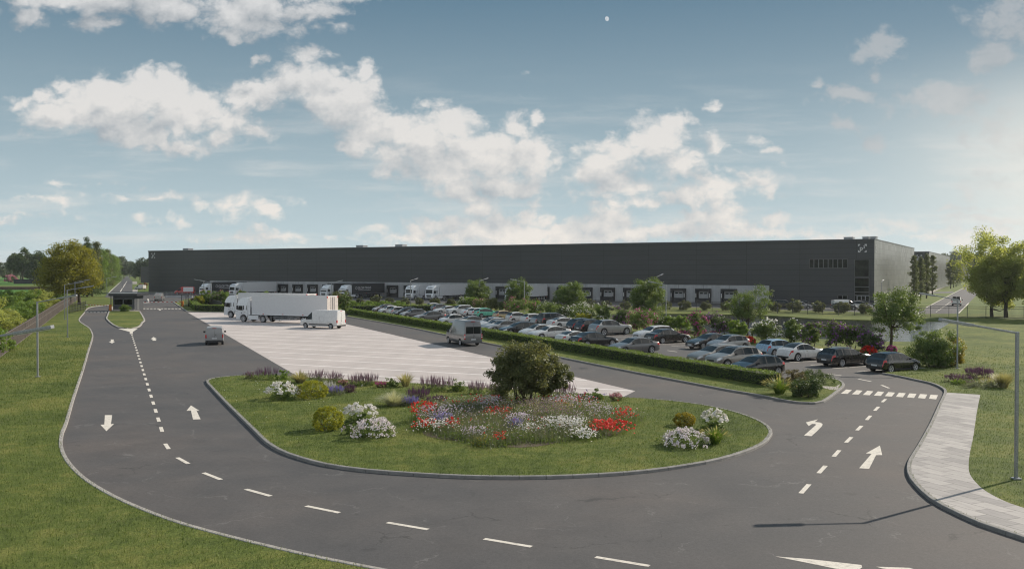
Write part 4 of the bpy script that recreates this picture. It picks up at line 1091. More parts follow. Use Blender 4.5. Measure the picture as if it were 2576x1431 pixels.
    if lettering:
        me = text_mesh(lettering, .92, .01, simple('letter_white', (.55, .55, .56)), shear=.18)
        for s in (-1, 1):
            o = link_mesh('lettering', me, root); o.location = (x0 - 4.9, s * 1.292, 2.75); o.rotation_euler = (math.pi / 2, 0, math.pi if s > 0 else 0)
            rr_ = MB(); 
            for k in range(16):
                a, b = 2 * math.pi * k / 16, 2 * math.pi * (k + 1) / 16
                cx = x0 - 4.9 + (3.35 if s > 0 else -3.35)
                for r0, r1 in ((.30, .42),):
                    rr_.poly([(cx + r0 * math.cos(a), s * 1.30, 2.75 + r0 * math.sin(a)), (cx + r1 * math.cos(a), s * 1.30, 2.75 + r1 * math.sin(a)), (cx + r1 * math.cos(b), s * 1.30, 2.75 + r1 * math.sin(b)), (cx + r0 * math.cos(b), s * 1.30, 2.75 + r0 * math.sin(b))])
            rr_.box((x0 - 4.9, s * 1.296, 2.12), (5.2, .01, .10)); rr_.build('emblem', simple('letter_white', (.55, .55, .56)), root)
    return root
# ================================================================ the setting
Zg = 0.12
V2 = Vector
ground_pts = [V2((-3200, -200)), V2((3200, -200)), V2((3200, 4500)), V2((-3200, 4500))]
sheet('ground', ground_pts, 0.0, M_ground)
asph = to2([(-420, 1750), (3300, 1750), (3300, 1200), (2700, 1000), (2500, 940), (2345, 925)]) + to2([(2290, 900), (2100, 868), (1850, 838), (1610, 838), (1400, 812), (1200, 790), (1075, 778), (876, 784), (700, 783), (560, 780), (470, 772), (450, 757), (484, 749), (484, 740), (374, 736.5), (340, 738), (262, 746), (262, 755), (200, 768), (150, 800), (50, 1000), (-420, 1300)])
sheet('road', asph, 0.02, M_asph)
# far roads and the dock yard
yard = to2([(374, 736), (484, 738), (1000, 747), (1500, 756), (2199, 769.5), (2240, 768), (2322, 773.5), (2329, 774), (2319, 778), (2411, 789), (2300, 789.5), (2060, 781.5), (1700, 772), (1300, 766.5), (1000, 761.5), (700, 757), (484, 750), (430, 757), (384, 752), (374, 745)])
sheet('road', yard, 0.008, M_asph_far)
sheet('road', to2([(2290, 745), (2335, 734.8), (2398, 733), (2399.5, 737), (2340, 738), (2300, 747)]), 0.008, M_asph_far)
farr = to2([(262, 747), (271, 739), (305, 707.3), (318, 694), (321, 694), (333, 707.3), (333, 737), (380, 739), (380, 750)])
sheet('road', farr, 0.012, M_asph_far)
rr_ = to2([(2319, 788.6), (2329, 774), (2378, 749.8), (2398, 738.8), (2423.5, 724.5), (2488, 692), (2502, 692), (2499, 700), (2437, 762.5), (2411.6, 788)])
sheet('road', rr_, 0.012, M_asph_far)
sheet('path', to2([(333, 737), (333.6, 728.5), (346.5, 728.5), (346, 737)]), 0.03, M_pave)
sheet('path', to2([(333.2, 714.5), (333.3, 708), (344, 708), (345.5, 714.5)]), 0.03, M_pave)
sheet('path', to2([(2332, 736), (2390, 712), (2396, 714), (2340, 737.5)]), 0.03, M_pave)
# fields on the left
sheet('field', to2([(-500, 790), (-200, 735), (60, 727), (110, 738), (60, 756), (-100, 775)]), 0.02, M_field)
sheet('field', to2([(-300, 716), (-250, 700), (40, 698), (112, 704), (110, 714), (40, 717.5)]), 0.02, M_field)
# left lawn
LK = [(2300 / 2.298 * 0 + 918.6, 1439), (831, 1421.8), (700, 1393), (568.6, 1360.5), (437, 1323), (341, 1286), (271, 1253), (205.6, 1211.8), (164, 1168), (147.8, 1128.7), (150.9, 1093.7), (161.8, 1067), (181.5, 1001.8), (205.6, 931.9), (218.7, 888), (229.6, 855), (230.2, 842), (222.8, 827.5), (210, 818.6), (199.5, 811), (197.6, 804.7), (202.5, 797), (211.4, 787), (217.7, 778), (230, 773), (255.7, 769.8), (277, 768)]
lk = to2([(1250, 1500), (1080, 1470)] + LK[1:])
lks = smooth2(lk, 4)
lawn_l = offset(lks, -.1) + to2([(284, 766), (284, 753), (262, 747), (215, 745), (60, 742), (-200, 752), (-700, 860), (-900, 1100), (-900, 1600), (-300, 2100)]) + [V2((-12, 16)), V2((8, 16))]
slab('lawn', lawn_l, -0.02, Zg, M_grass)
kerb(lks, side=-1, m=M_kerb_light, w=0.16)
# gatehouse island
gi = to2([(273, 784), (268.8, 795.5), (267.6, 804.8), (296.2, 825), (346.5, 825), (360, 812), (364.6, 804), (349.4, 778.6), (343, 767.6), (338, 762), (288, 762), (277, 772)])
gim = smooth2([gi[0], gi[1], gi[2], gi[3], gi[4], gi[5], gi[6], gi[7], gi[8], gi[9]], 3)
slab('lawn', offset(gim, .1) + gi[10:], -0.02, Zg, M_grass)
kerb(gim, side=1, m=M_kerb_light, w=0.22)
# big island
IK = [(612, 947), (560, 951), (529, 956), (519, 960), (519.5, 966), (531.5, 980), (564, 1015), (599, 1050), (634, 1085), (665, 1115.6), (700, 1138), (743.6, 1155), (809, 1173), (875, 1183.8), (939, 1190.8), (1050, 1199), (1170, 1205), (1290, 1207), (1400, 1205.5), (1500, 1201), (1610, 1193), (1696.7, 1182), (1781, 1168), (1845.5, 1152), (1896, 1134), (1926.4, 1118), (1941.6, 1099), (1943, 1090), (1935.7, 1078), (1914.7, 1064), (1874.8, 1047.7), (1821, 1032.5), (1750.6, 1019.6), (1680, 1011), (1610, 1005.5)]
ik = smooth2(to2(IK), 4)
isl = offset(ik, .09) + to2([(1560, 1003), (1480, 996), (1400, 990), (1200, 977), (1050, 968), (900, 960), (750, 951), (680, 946)])
slab('lawn', isl, -0.02, Zg, M_grass)
kerb(ik, side=1, w=0.17)
# strip with the long hedge between the service lane and the car park
SK = [(872, 796.6), (876, 797.7), (1009, 820.9), (1114.6, 843), (1218, 864), (1300, 880), (1372, 893.7), (1480, 916), (1616, 943.3), (1744, 968), (1830, 984.5), (1908, 997.6), (1969, 1010.5), (2002, 1015.6), (2035, 1018), (2056, 1017.5), (2072, 1014), (2084, 1007), (2095.8, 998.7), (2119, 980), (2124, 975), (2125, 970.6), (2119, 962.4), (2108, 958.5), (2095.8, 955.4), (2072, 951.9), (2045, 950)]
sk = smooth2(to2(SK), 3)
hb0, hb1 = G(868, 789.5), G(1931.7, 976.5)          # foot of the hedge, lane side
hd = (hb1 - hb0).normalized(); hn = Vector((-hd.y, hd.x))
strip = offset(sk, .12) + [hb1 + hn * 1.9 + hd * 2.0, hb1 + hn * 1.75, hb0 + hn * 1.75]
slab('lawn', strip, -0.02, Zg, M_grass)
kerb(sk, side=1, w=0.17)
sheet('path', to2([(2046.6, 974), (2101, 977.5), (2113, 970.5), (2108, 984.5), (2098, 985.5), (2088, 984.5)]), Zg + .012, M_pave)
# lawns beyond the car park, with the pond cut out
RK = [(2330, 929.5), (2290, 932), (2252, 936), (2230, 940), (2217.8, 942), (2240, 945.5), (2267.7, 951), (2316, 961.5), (2340, 967), (2354.8, 972.6), (2371.7, 982), (2374.5, 989.6), (2371, 1000), (2359.7, 1023.5), (2340, 1067), (2311, 1120), (2287, 1159), (2280.8, 1178), (2282, 1197.7), (2296.7, 1222), (2330.6, 1255.8), (2364.5, 1277.6), (2412.9, 1301.8), (2461, 1323.5), (2524, 1345), (2576, 1362), (2650, 1386), (2760, 1420)]
rk = smooth2(to2(RK[4:]), 4)
bend0, bend1 = G(2317, 929.5), G(1085 + 8, 779)
bd = (bend1 - bend0).normalized()
north = offset(to2([(435.5, 761), (468.9, 784), (564.7, 786.8), (700, 790.5), (868, 795)]), .1) + [hb0 + hn * -0.2, hb0 + hn * 1.75] + to2([(960, 785.5)]) + [G(1085, 778.5)]
kn = to2([(435.5, 761), (452, 772), (468.9, 784), (480, 785), (564.7, 786.8), (700, 790.5), (868, 795)])
lotedge = [G(1085, 778.5), G(1190, 790.5), G(1400, 818), G(1578, 842.5), G(1602, 843), G(1760, 858), G(1900, 873), G(2060, 893), G(2190, 911), G(2317, 929.5), G(2341, 933)]
pond = smooth2(to2([(1600, 800), (1660, 791.5), (1772, 791.5), (1932, 795), (2049, 803), (2150, 806), (2300, 809), (2370, 809.3), (2390, 811.5), (2382, 819), (2366, 829), (2345, 845), (2318, 860.5), (2222, 861.5), (2150, 859), (2020, 853), (1930, 850), (1850, 844), (1760, 836), (1690, 824), (1630, 812), (1600, 800)]), 3)[:-1]
big = north[:-1] + offset(lotedge, .09)[:-1] + offset(rk, .09) + to2([(3400, 1600), (3900, 1100), (3600, 830), (2800, 795), (2411, 790.5), (2300, 791), (2060, 783), (1700, 774), (1300, 768), (1000, 763), (700, 758.5), (484, 751.5), (450, 758)])
slab('lawn', big, -0.02, Zg, M_grass, holes=(pond,))
sheet('pond_water', pond, 0.03, M_water)
kerb(rk, side=1, w=0.17)
kerb(kn, side=1, w=0.2, m=M_kerb_light)
kerb(lotedge, side=1, w=0.17)
# paving on the right
po = smooth2(to2([(2374.5, 991.5), (2466, 997.8), (2456.5, 1047.7), (2449, 1101), (2439.5, 1149), (2437, 1188), (2446.8, 1212), (2475.8, 1241), (2524, 1268), (2576, 1287), (2650, 1312), (2760, 1345)])[1:], 4)
i0 = min(range(len(rk)), key=lambda i: (rk[i] - G(2374, 991)).length)
pin = offset(rk, 0.17)[i0:]
sheet('pavement', pin + po[::-1], Zg + 0.012, M_slabs)
# truck park in light concrete
LT = to2([(471.7, 785.8), (724.8, 933)]); RT = to2([(759, 790.5), (1598, 984)])
lt_end = LT[0] + (LT[1] - LT[0]) * 1.35
lotp = [LT[0], lt_end, G(1300, 1010), G(1569.5, 998), RT[1], G(1230.6, 897.9), G(876, 816.7), RT[0]]
sheet('truck_park_paving', lotp, 0.026, M_lot)
def cross2(a, b): return a.x * b.y - a.y * b.x
def seg_hit(p, d, a, b):
    e = b - a; den = cross2(d, e); t = cross2(a - p, e) / den; return t
mk = MB()
def stripe(mb, a, b, w, z):
    t = (b - a).normalized(); n = Vector((-t.y, t.x)) * w / 2
    mb.poly([(p.x, p.y, z) for p in (a - n, b - n, b + n, a + n)])
P0 = G(588.8, 851.2); stp = G(698.5, 915.5) - P0; stp = stp / 5
ldir = (G(1006, 916) - G(670, 899.2)).normalized()
for k in range(-11, 9):
    a = P0 + stp * k
    t = seg_hit(a, ldir, G(876, 816.7), RT[1])
    if a.y > 160 or t < 0: continue
    stripe(mk, a + ldir * .3, a + ldir * (t - .2), .20, 0.031)
tag(mk.build('bay_marking', M_lotline, recalc=False), kind='structure')
mk = MB(); zm = 0.0245
# centre line dashes down the left road
a, b = G(331.5, 842), G(413, 1102)
L = (b - a).length; d = (b - a) / L; k = 0.0
while k < L - 1: stripe(mk, a + d * k, a + d * (k + 1.45), .17, zm); k += 3.22
for p, q in (((415.5, 1116.5), (424.5, 1130)), ((446, 1151.5), (474, 1167)), ((512, 1189.8), (556, 1207)), ((618, 1231), (681, 1248.5)), ((770, 1273.3), (854, 1290.5)), ((974, 1315), (1077, 1332.5)), ((1218, 1356), (1337, 1376)), ((1498, 1402), (1634, 1424.5)),
             ((2142, 1100), (2128, 1113.8)), ((2111.5, 1133), (2097.4, 1149)), ((2076.8, 1172), (2059.5, 1191)), ((2035.3, 1218.7), (2014.5, 1241.7)),
             ((2228, 1004.2), (2219.5, 1012)), ((2210, 1023.5), (2200.5, 1033.5)), ((2190, 1046), (2180, 1057)), ((2167.5, 1071.5), (2156, 1083)),
             ((2076.6, 940), (2116.4, 945)), ((2159, 953.5), (2191.4, 960)), ((2217.7, 969), (2236.4, 976.7)), ((1678.6, 881.8), (1703, 885.3)), ((1733.8, 889.7), (1752, 892.2))):
    stripe(mk, G(*p), G(*q), .17, zm)
def poly_px(mb, pts, z=zm): mb.poly([(*G(x, y), z) for x, y in pts])
for k in range(9):          # crossing
    f = k / 8
    def L2(p, q): return (p[0] + (q[0] - p[0]) * f, p[1] + (q[1] - p[1]) * f)
    poly_px(mk, [L2((2115, 990.5), (2337, 1003)), L2((2132, 991), (2355, 1005)), L2((2143, 981.4), (2359.7, 994.4)), L2((2128.6, 980), (2341, 993))])
z1_ = lambda pts, sx, ox, oy: [(ox + x * sx, oy + y * sx) for x, y in pts]
poly_px(mk, z1_([(603, 548), (645, 548), (638, 600), (656, 598), (612, 640), (577, 603), (600, 602)], .43742, 0, 805))
poly_px(mk, z1_([(1098, 492), (1147, 523), (1130, 521), (1154, 572), (1110, 573), (1098, 522), (1073, 523)], .43742, 0, 805))
poly_px(mk, z1_([(637, 112), (655, 113), (652, 124), (662, 124), (644, 135), (626, 125), (637, 124)], .43742, 0, 805))
poly_px(mk, z1_([(883, 98), (903, 109), (893, 109), (900, 119), (877, 119), (877, 110), (866, 110)], .43742, 0, 805))
poly_px(mk, z1_([(30, 910), (82, 913), (118, 842), (150, 842), (138, 792), (65, 833), (95, 835)], .484, 2146.7, 737.9))
poly_px(mk, z1_([(1760, 527), (1840, 533), (1900, 480), (1955, 425), (1960, 402), (1935, 387), (1875, 380), (1913, 352), (1780, 385), (1812, 425), (1845, 402), (1882, 402), (1889, 412), (1850, 447)], .23435, 1610, 972.7))
poly_px(mk, z1_([(1270, 543), (1450, 557), (1722, 588), (1727, 600), (1690, 625), (1580, 606), (1430, 575)], .47917, 1341.7, 1140.4))
poly_px(mk, z1_([(1800, 597), (1975, 603), (2100, 640), (1950, 640)], .47917, 1341.7, 1140.4))
poly_px(mk, [(297, 826.8), (346.5, 826.8), (334, 835), (334, 840.2), (326.5, 840.2), (326.5, 835)])
for k in range(12):
    x = 351 + 8.95 * k; poly_px(mk, [(x, 777.4), (x + 5.6, 777.3), (x + 5.5, 775.9), (x - .1, 776)])
poly_px(mk, [(398, 778), (405, 778), (404, 780.8), (401, 780.8)])
for k in range(6): poly_px(mk, [(217 + 9.2 * k, 786.3), (223 + 9.2 * k, 786.3), (223 + 9.2 * k, 785), (217 + 9.2 * k, 785)])
for p, q in (((338.5, 766.2), (375, 761.2)), ((375, 761), (372, 752)), ((302.5, 733.9), (319.5, 707.3))): stripe(mk, G(*p), G(*q), .35, zm)
for k in range(9):
    a, b = G(2355, 785), G(2486, 693); e = a + (b - a).normalized() * (7.0 * k); stripe(mk, e, e + (b - a).normalized() * 4.2, .18, zm)
stripe(mk, G(2329, 774), G(2423.5, 724.5), .22, zm); stripe(mk, G(2411.6, 788), G(2437, 762.5), .22, zm); stripe(mk, G(271, 739), G(305, 707.3), .3, zm)
# car park bay lines
rowA = G(1669.2, 892.8); rA = (G(1707.2, 899) - rowA).normalized(); bdir = Vector((math.cos(R(27)), math.sin(R(27))))
for k in range(-42, 12):
    e = rowA + rA * 2.56 * k
    if k > -40 and e.y > 70.5: stripe(mk, e, e - bdir * 4.7, .13, zm)
s0, s1 = G(1533.5, 849.6), G(2093.4, 926.8); sd_ = (s1 - s0).normalized(); n_ = int((s1 - s0).length / 2.56)
for k in range(-32, n_ + 3):
    e = s0 + sd_ * 2.56 * k
    if e.y > 69: stripe(mk, e, e + bdir * 4.7, .13, zm)
tag(mk.build('road_marking', M_paint, recalc=False), kind='structure')
# grass blades (nobody could count them)
excl_p = pin + po[::-1]
bed_c = G(1315, 1062)
grass('lawn_grass', isl, [], 190, Zg, 1, 36, 90)
grass('lawn_grass', lawn_l, [], 150, Zg, 2, 32, 130, h=(0.05, 0.13))
grass('lawn_grass', strip, [], 90, Zg, 3, 55, 120)
grass('lawn_grass', big, [pond, excl_p], 120, Zg, 4, 36, 95)
rngd = np.random.default_rng(9); nd_ = 60000
lo_, hi_ = np.array((-40., 30.)), np.array((45., 75.)); xy = rngd.random((nd_, 2)) * (hi_ - lo_) + lo_
nz_ = np.sin(xy[:, 0] * .55) * np.cos(xy[:, 1] * .45 + 1) + .5 * np.sin(xy[:, 0] * 1.7 + xy[:, 1])
left = np.clip((-4 - xy[:, 0]) / 12, 0.04, 1)
xy = xy[inpoly(xy[:, 0], xy[:, 1], [tuple(q) for q in isl]) & (rngd.random(nd_) < .10 * np.clip(nz_ + .6, 0, 1.4) * left)]
Pd = np.concatenate([xy, np.full((len(xy), 1), Zg + .07)], 1)
tag(link_mesh('lawn_daisies', np_mesh('lawn_daisies', leaf_quads(Pd, .045, rngd, up=3, aspect=.9), F_white)), None, None, None, 'stuff')
# ================================================================ warehouse
A, B = G(374, 735), G(2199, 770)
u2 = (B - A); LF = u2.length; u2.normalize(); TH = math.atan2(u2.y, u2.x); v2 = Vector((-u2.y, u2.x))
def FAC(x, y):
    d = ray(x, y); d2 = Vector((d.x, d.y)); k = cross2(A, u2) / cross2(d2, u2)
    p = d2 * k; return (p - A).dot(u2), CAM_H + d.z * k
HB = FAC(1288, 617)[1] - 0.0
def clad_fn(t):
    ob = t.n('ShaderNodeTexCoord').outputs['Object']
    sp = t.n('ShaderNodeSeparateXYZ'); t.set(sp.inputs[0], ob)
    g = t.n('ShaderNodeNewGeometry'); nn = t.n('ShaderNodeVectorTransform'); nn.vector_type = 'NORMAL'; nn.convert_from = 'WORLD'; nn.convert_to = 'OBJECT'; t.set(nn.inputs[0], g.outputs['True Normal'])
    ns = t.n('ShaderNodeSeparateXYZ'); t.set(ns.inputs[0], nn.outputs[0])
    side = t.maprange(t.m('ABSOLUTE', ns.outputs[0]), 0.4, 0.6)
    fz = t.m('FRACT', t.m('DIVIDE', sp.outputs[2], 1.18)); lz = t.m('LESS_THAN', t.m('ABSOLUTE', t.m('SUBTRACT', fz, 0.5)), 0.022)
    fx = t.m('FRACT', t.m('DIVIDE', sp.outputs[0], 12.0)); lx = t.m('LESS_THAN', t.m('ABSOLUTE', t.m('SUBTRACT', fx, 0.5)), 0.003)
    fy = t.m('FRACT', t.m('DIVIDE', sp.outputs[1], 3.0)); ly = t.m('LESS_THAN', t.m('ABSOLUTE', t.m('SUBTRACT', fy, 0.5)), 0.02)
    line = t.m('MAXIMUM', lz, t.m('MAXIMUM', t.m('MULTIPLY', lx, t.m('SUBTRACT', 1, side)), t.m('MULTIPLY', ly, side)))
    # every panel a slightly different tone
    cell = t.n('ShaderNodeCombineXYZ')
    t.set(cell.inputs[0], t.m('FLOOR', t.m('ADD', t.m('DIVIDE', sp.outputs[0], 12.0), .5))); t.set(cell.inputs[1], t.m('FLOOR', t.m('ADD', t.m('DIVIDE', sp.outputs[1], 3.0), .5))); t.set(cell.inputs[2], t.m('FLOOR', t.m('ADD', t.m('DIVIDE', sp.outputs[2], 1.18), .5)))
    wn = t.n('ShaderNodeTexWhiteNoise'); wn.noise_dimensions = '3D'; t.set(wn.inputs[0], cell.outputs[0])
    soft = t.noise(t.v('MULTIPLY', ob, (.05, .1, .3)), 1.0, 4, .6)
    k = t.m('MULTIPLY', t.maprange(wn.outputs[0], 0, 1, .93, 1.07), t.maprange(soft, .3, .7, .9, 1.1))
    c = t.v('SCALE', (0.050, 0.053, 0.058)); t.set(c.node.inputs['Scale'], k)
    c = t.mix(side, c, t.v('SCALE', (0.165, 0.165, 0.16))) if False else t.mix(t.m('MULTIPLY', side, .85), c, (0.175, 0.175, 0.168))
    c = t.mix(t.m('MULTIPLY', line, .92), c, (0.012, 0.013, 0.014))
    return pbsdf(t, c, t.maprange(wn.outputs[0], 0, 1, .30, .40), 0.35, 0.5, normal=bump(t, line, -.4, .01))
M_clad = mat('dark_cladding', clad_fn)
def conc_fn(t):
    ob = t.n('ShaderNodeTexCoord').outputs['Object']
    sp = t.n('ShaderNodeSeparateXYZ'); t.set(sp.inputs[0], ob)
    f = t.m('FRACT', t.m('DIVIDE', sp.outputs[0], 6.15)); l = t.m('LESS_THAN', t.m('ABSOLUTE', t.m('SUBTRACT', f, .5)), .006)
    st = t.noise(t.v('MULTIPLY', ob, (1.6, 1.6, .18)), 1.6, 5, .65); n = t.noise(ob, .5, 5, .6)
    c = t.ramp(n, [(.3, (.33, .335, .345)), (.6, (.41, .415, .425)), (.8, (.47, .475, .48))])
    c = t.v('SCALE', c); t.set(c.node.inputs['Scale'], t.maprange(st, .35, .75, 1.06, .84))
    return pbsdf(t, t.mix(l, c, (.08, .08, .085)), .8, 0, .3)
M_conc = mat('concrete_panel', conc_fn)
def warehouse(name, label, P, th, LX, back, H, group=None):
    """back: vector from the front to the rear wall in the building's own axes"""
    if not hasattr(back, '__len__'): back = (0.0, back)
    kx, ky = back
    root = empty(name, P.x, P.y, 0, th, label, 'warehouse', group)
    def prism(e, z0, z1):
        f = [(-e, -e), (LX + e, -e), (LX + kx + e, ky + e), (kx - e, ky + e)]
        mb = MB(); mb.v = [(x, y, z0) for x, y in f] + [(x, y, z1) for x, y in f]
        mb.f = [(3, 2, 1, 0), (4, 5, 6, 7)] + [(q, (q + 1) % 4, (q + 1) % 4 + 4, q + 4) for q in range(4)]
        return mb
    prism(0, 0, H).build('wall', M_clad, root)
    prism(.15, H + .002, H + .13).build('roof', simple('roof_trim', (.10, .105, .11), .4, .5), root)
    return root
HRF = HB
def corner(x, y): # roof corner in the picture, all halls being of one height
    d = ray(x, y); k = (HRF - CAM_H) / d.z; return V2((d.x * k, d.y * k))
gv = corner(2300, 625.3) - B; GV = (gv.dot(u2), gv.dot(v2)); gu = gv.normalized(); GU = (gu.dot(u2), gu.dot(v2))
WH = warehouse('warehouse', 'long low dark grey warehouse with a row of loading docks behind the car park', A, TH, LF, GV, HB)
z_band = FAC(1892, 718)[1]; s_b0, s_b1 = FAC(529, 720)[0], FAC(1935, 720)[0]
MB().box(((s_b0 + s_b1) / 2, -.10, z_band / 2), (s_b1 - s_b0, .20, z_band)).build('concrete_plinth', M_conc, WH)
sR = FAC(1771, 740)[0]; step = 6.15
k = 0; ddark = simple('dock_rubber', (.020, .021, .023), .7); dgrey = simple('dock_door_grey', (.34, .345, .355), .5)
kk = int((s_b1 - 3 - sR) / step)
s = sR + step * kk
while s > s_b0 + 3:
    fr = MB(); w, h, dpt = 3.7, 3.35, .75
    fr.box((s - w / 2 + .22, -.2 - dpt / 2, h / 2 + .0), (.44, dpt, h)).box((s + w / 2 - .22, -.2 - dpt / 2, h / 2), (.44, dpt, h)).box((s, -.2 - dpt / 2, h - .30), (w - .88, dpt, .60))
    fr.box((s, -.24, 1.6), (w - .9, .06, 2.4)).box((s, -.45, .55), (w - .9, .5, 1.1))
    ds = fr.build('dock_shelter', ddark, WH)
    MB().box((s, -.30, 1.95), (2.3, .05, 1.7)).build('dock_door', dgrey, ds)
    for q_ in (-1, 1): MB().box((s + q_ * .5, -.335, 2.25), (.72, .02, .30)).build('pane', M_glass, ds)
    for q_ in (-1, 1): MB().box((s + q_ * (w / 2 - .22), -.2 - dpt - .03, 1.75), (.14, .05, .95)).build('guide_light', M_white, ds)
    s -= step
def fpart(name, x0, y0, x1, y1, m, d=.08, proud=.04, n=1, gap=.12, frame=None):
    (a, z1), (b, z0) = FAC(x0, y0), FAC(x1, y1)
    w = (b - a) / n
    for i in range(n):
        fo = None
        cx = a + w * (i + .5)
        mb = MB(); ww, hh = w - gap, z1 - z0
        if frame:
            f = MB().box((cx - w / 2 + .04, -.02 - proud, (z0 + z1) / 2), (.08, .12, hh + .16)).box((cx + w / 2 - .04, -.02 - proud, (z0 + z1) / 2), (.08, .12, hh + .16)).box((cx, -.02 - proud, z1 + .04), (w - .16, .12, .08)).box((cx, -.02 - proud, z0 - .04), (w - .16, .12, .08))
            fo = f.build('window', frame, WH)
            MB().box((cx, -.01, (z0 + z1) / 2), (w - .16, .06, hh)).build('pane', m, fo)
        else: mb.box((cx, -proud, (z0 + z1) / 2), (ww, d, hh)).build(name, m, WH)
M_frame = simple('window_frame', (.14, .145, .15), .4, .2)
fpart('window', 2036, 653, 2132, 673.5, M_glassb, n=8, frame=M_frame)
fpart('window', 1919, 743, 1929, 748, M_glassb, n=1, frame=M_frame); fpart('window', 1928.5, 743.5, 1949, 748, M_glassb, n=2, frame=M_frame)
fpart('window', 2107.5, 743.5, 2132, 752, M_glassb, n=2, frame=M_frame)
for y0, y1 in ((653.5, 695.3), (699.2, 720.6), (722.2, 734.2), (735.6, 742)): fpart('window', 2149.8, y0, 2186.7, y1, M_glassb, n=1, frame=M_frame)
fpart('window', 2149.8, 743.5, 2155.5, 764, M_glassb, n=1, frame=M_frame)
fpart('door', 2157, 744.5, 2187, 765.5, M_glassb, n=3, frame=M_galv)
M_logo = simple('logo_white', (.62, .62, .63), .5)
def logo(root, sx, sz, size, side=False, nm='logo'):
    """corner brackets round a letter and a raised figure"""
    mb = MB(); h = size / 2; t = size * .125; a = size * .24
    for qx in (-1, 1):
        for qz in (-1, 1):
            mb.box((qx * (h - a / 2), 0, qz * (h - t / 2)), (a, .05, t)); mb.box((qx * (h - t / 2), 0, qz * (h - t - (a - t) / 2)), (t, .05, a - t))
    o = mb.build(nm, M_logo, root)
    e1 = link_mesh('letter', text_mesh('p', size * .78, .025, M_logo), o); e1.rotation_euler = (math.pi / 2, 0, 0); e1.location = (-size * .13, -.0, size * .00)
    e2 = link_mesh('letter', text_mesh('3', size * .46, .025, M_logo), o); e2.rotation_euler = (math.pi / 2, 0, 0); e2.location = (size * .20, -.0, size * .12)
    if side: o.rotation_euler = (0, 0, math.atan2(GU[1], GU[0])); o.location = (sx, side, sz)
    else: o.location = (sx, -.05, sz)
lc = FAC(2169.5, 624.5); logo(WH, lc[0], lc[1], 1.75)
lc2 = FAC(385.8, 643); logo(WH, lc2[0], lc2[1], 1.75)
logo(WH, LF + .05 + GU[0] * 2.3, lc[1], 1.75, side=2.3)
for x0, x1, y0 in ((430, 443, 624.8), (868, 885, 618), (967, 985, 616.8), (2110, 2133, 600.5), (2158, 2173, 597.5), (2178, 2192, 597.0)):
    (a, z0), (b, _) = FAC(x0, y0), FAC(x1, y0)
    bk = 6.0; q_ = .62 if x0 > 2000 else .75; MB().box(((a + b) / 2, bk, HB + q_ / 2 + .1), ((b - a), 2.2, q_)).box(((a + b) / 2, bk, HB + q_ + .12), ((b - a) + .2, 2.4, .08)).build('roof_vent', M_galv, WH, bevel=.03)
MB().box((FAC(500, 720)[0], -.05, 2.6), (FAC(513, 720)[0] - FAC(487, 720)[0], .06, 5.2)).build('gate_panel', simple('gate_dark', (.028, .031, .034), .5), WH, bevel=.02)
# lower block at the left end
PL = A - u2 * 3.2 + v2 * 6
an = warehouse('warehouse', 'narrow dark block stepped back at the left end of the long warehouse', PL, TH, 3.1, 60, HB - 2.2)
# further halls to the right
Hr = HB
c2 = corner(2337, 633.5); e2 = corner(2388, 645.7); l2 = min((e2 - c2).length, 170)
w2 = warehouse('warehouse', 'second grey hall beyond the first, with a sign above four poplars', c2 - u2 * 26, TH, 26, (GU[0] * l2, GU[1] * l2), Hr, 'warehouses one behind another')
logo(w2, 26 - 3.2, Hr - 2.0, 1.75)
c3 = corner(2414, 652.5)
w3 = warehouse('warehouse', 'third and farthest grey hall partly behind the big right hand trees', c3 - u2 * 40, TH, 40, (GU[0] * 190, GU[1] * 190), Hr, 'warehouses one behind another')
logo(w3, 40 - 3.4, Hr - 2.0, 1.9)
pf = at(354, 560); w4 = warehouse('office_block', 'small distant dark block left of the warehouse beyond the avenue', pf, TH, 12, 12, 9.5); w4['category'] = 'building'
MB().box((LF / 2, -.19, HB - .12), (LF, .08, .24)).build('parapet_flashing', simple('flashing', (.060, .063, .068), .35, .4), WH)
for px_, lab_ in (((1467, 927), 'small dark manhole cover in the service lane beside the hedge'),):
    p = G(*px_); o = MB(); n_c = 24
    o.poly([(p.x + .33 * math.cos(6.2832 * k / n_c), p.y + .33 * math.sin(6.2832 * k / n_c), .0275) for k in range(n_c)])
    mc = o.build('manhole_cover', simple('cast_iron', (.045, .042, .040), .55, .4, var=.4, scale=14), recalc=False); tag(mc, lab_, 'manhole cover')
# ================================================================ gatehouse
g0, g1 = G(284.4, 783.2), G(338.4, 783.2)
gw = (g1 - g0).length; gth = math.atan2((g1 - g0).y, (g1 - g0).x); gd = 4.2
GH = empty('gatehouse', g0.x, g0.y, Zg, gth, 'dark grey guard hut with a flat overhanging roof on the gate island', 'gatehouse')
mg = simple('gatehouse_grey', (.050, .054, .062), .55)
hh = 2.75
MB().box((gw / 2, gd / 2, hh / 2), (gw, gd, hh)).build('wall', mg, GH, bevel=.02)
MB().box((gw / 2 + .15, gd / 2 - .1, hh + .28), (gw + 1.3, gd + 1.4, .56)).build('roof', simple('gatehouse_roof', (.030, .033, .040), .4), GH, bevel=.03)
MB().box((gw / 2 + .15, -.83, hh + .53), (gw + 1.2, .12, .12)).build('roof_trim', M_white, GH)
for sx in (gw * .5 - .95, gw * .5 + .85):
    f = MB().box((sx, -.02, 1.62), (1.72, .06, 1.16)).build('window', M_frame, GH, bevel=.01)
    MB().box((sx, -.055, 1.62), (1.58, .03, 1.02)).build('pane', M_glassb, f)
MB().box((gw / 2, -.02, .14), (gw + .06, .06, .28)).build('base_strip', M_pave, GH)
f = MB().box((gw + .02, 1.6, 1.15), (.06, .95, 2.1)).build('door', M_frame, GH)
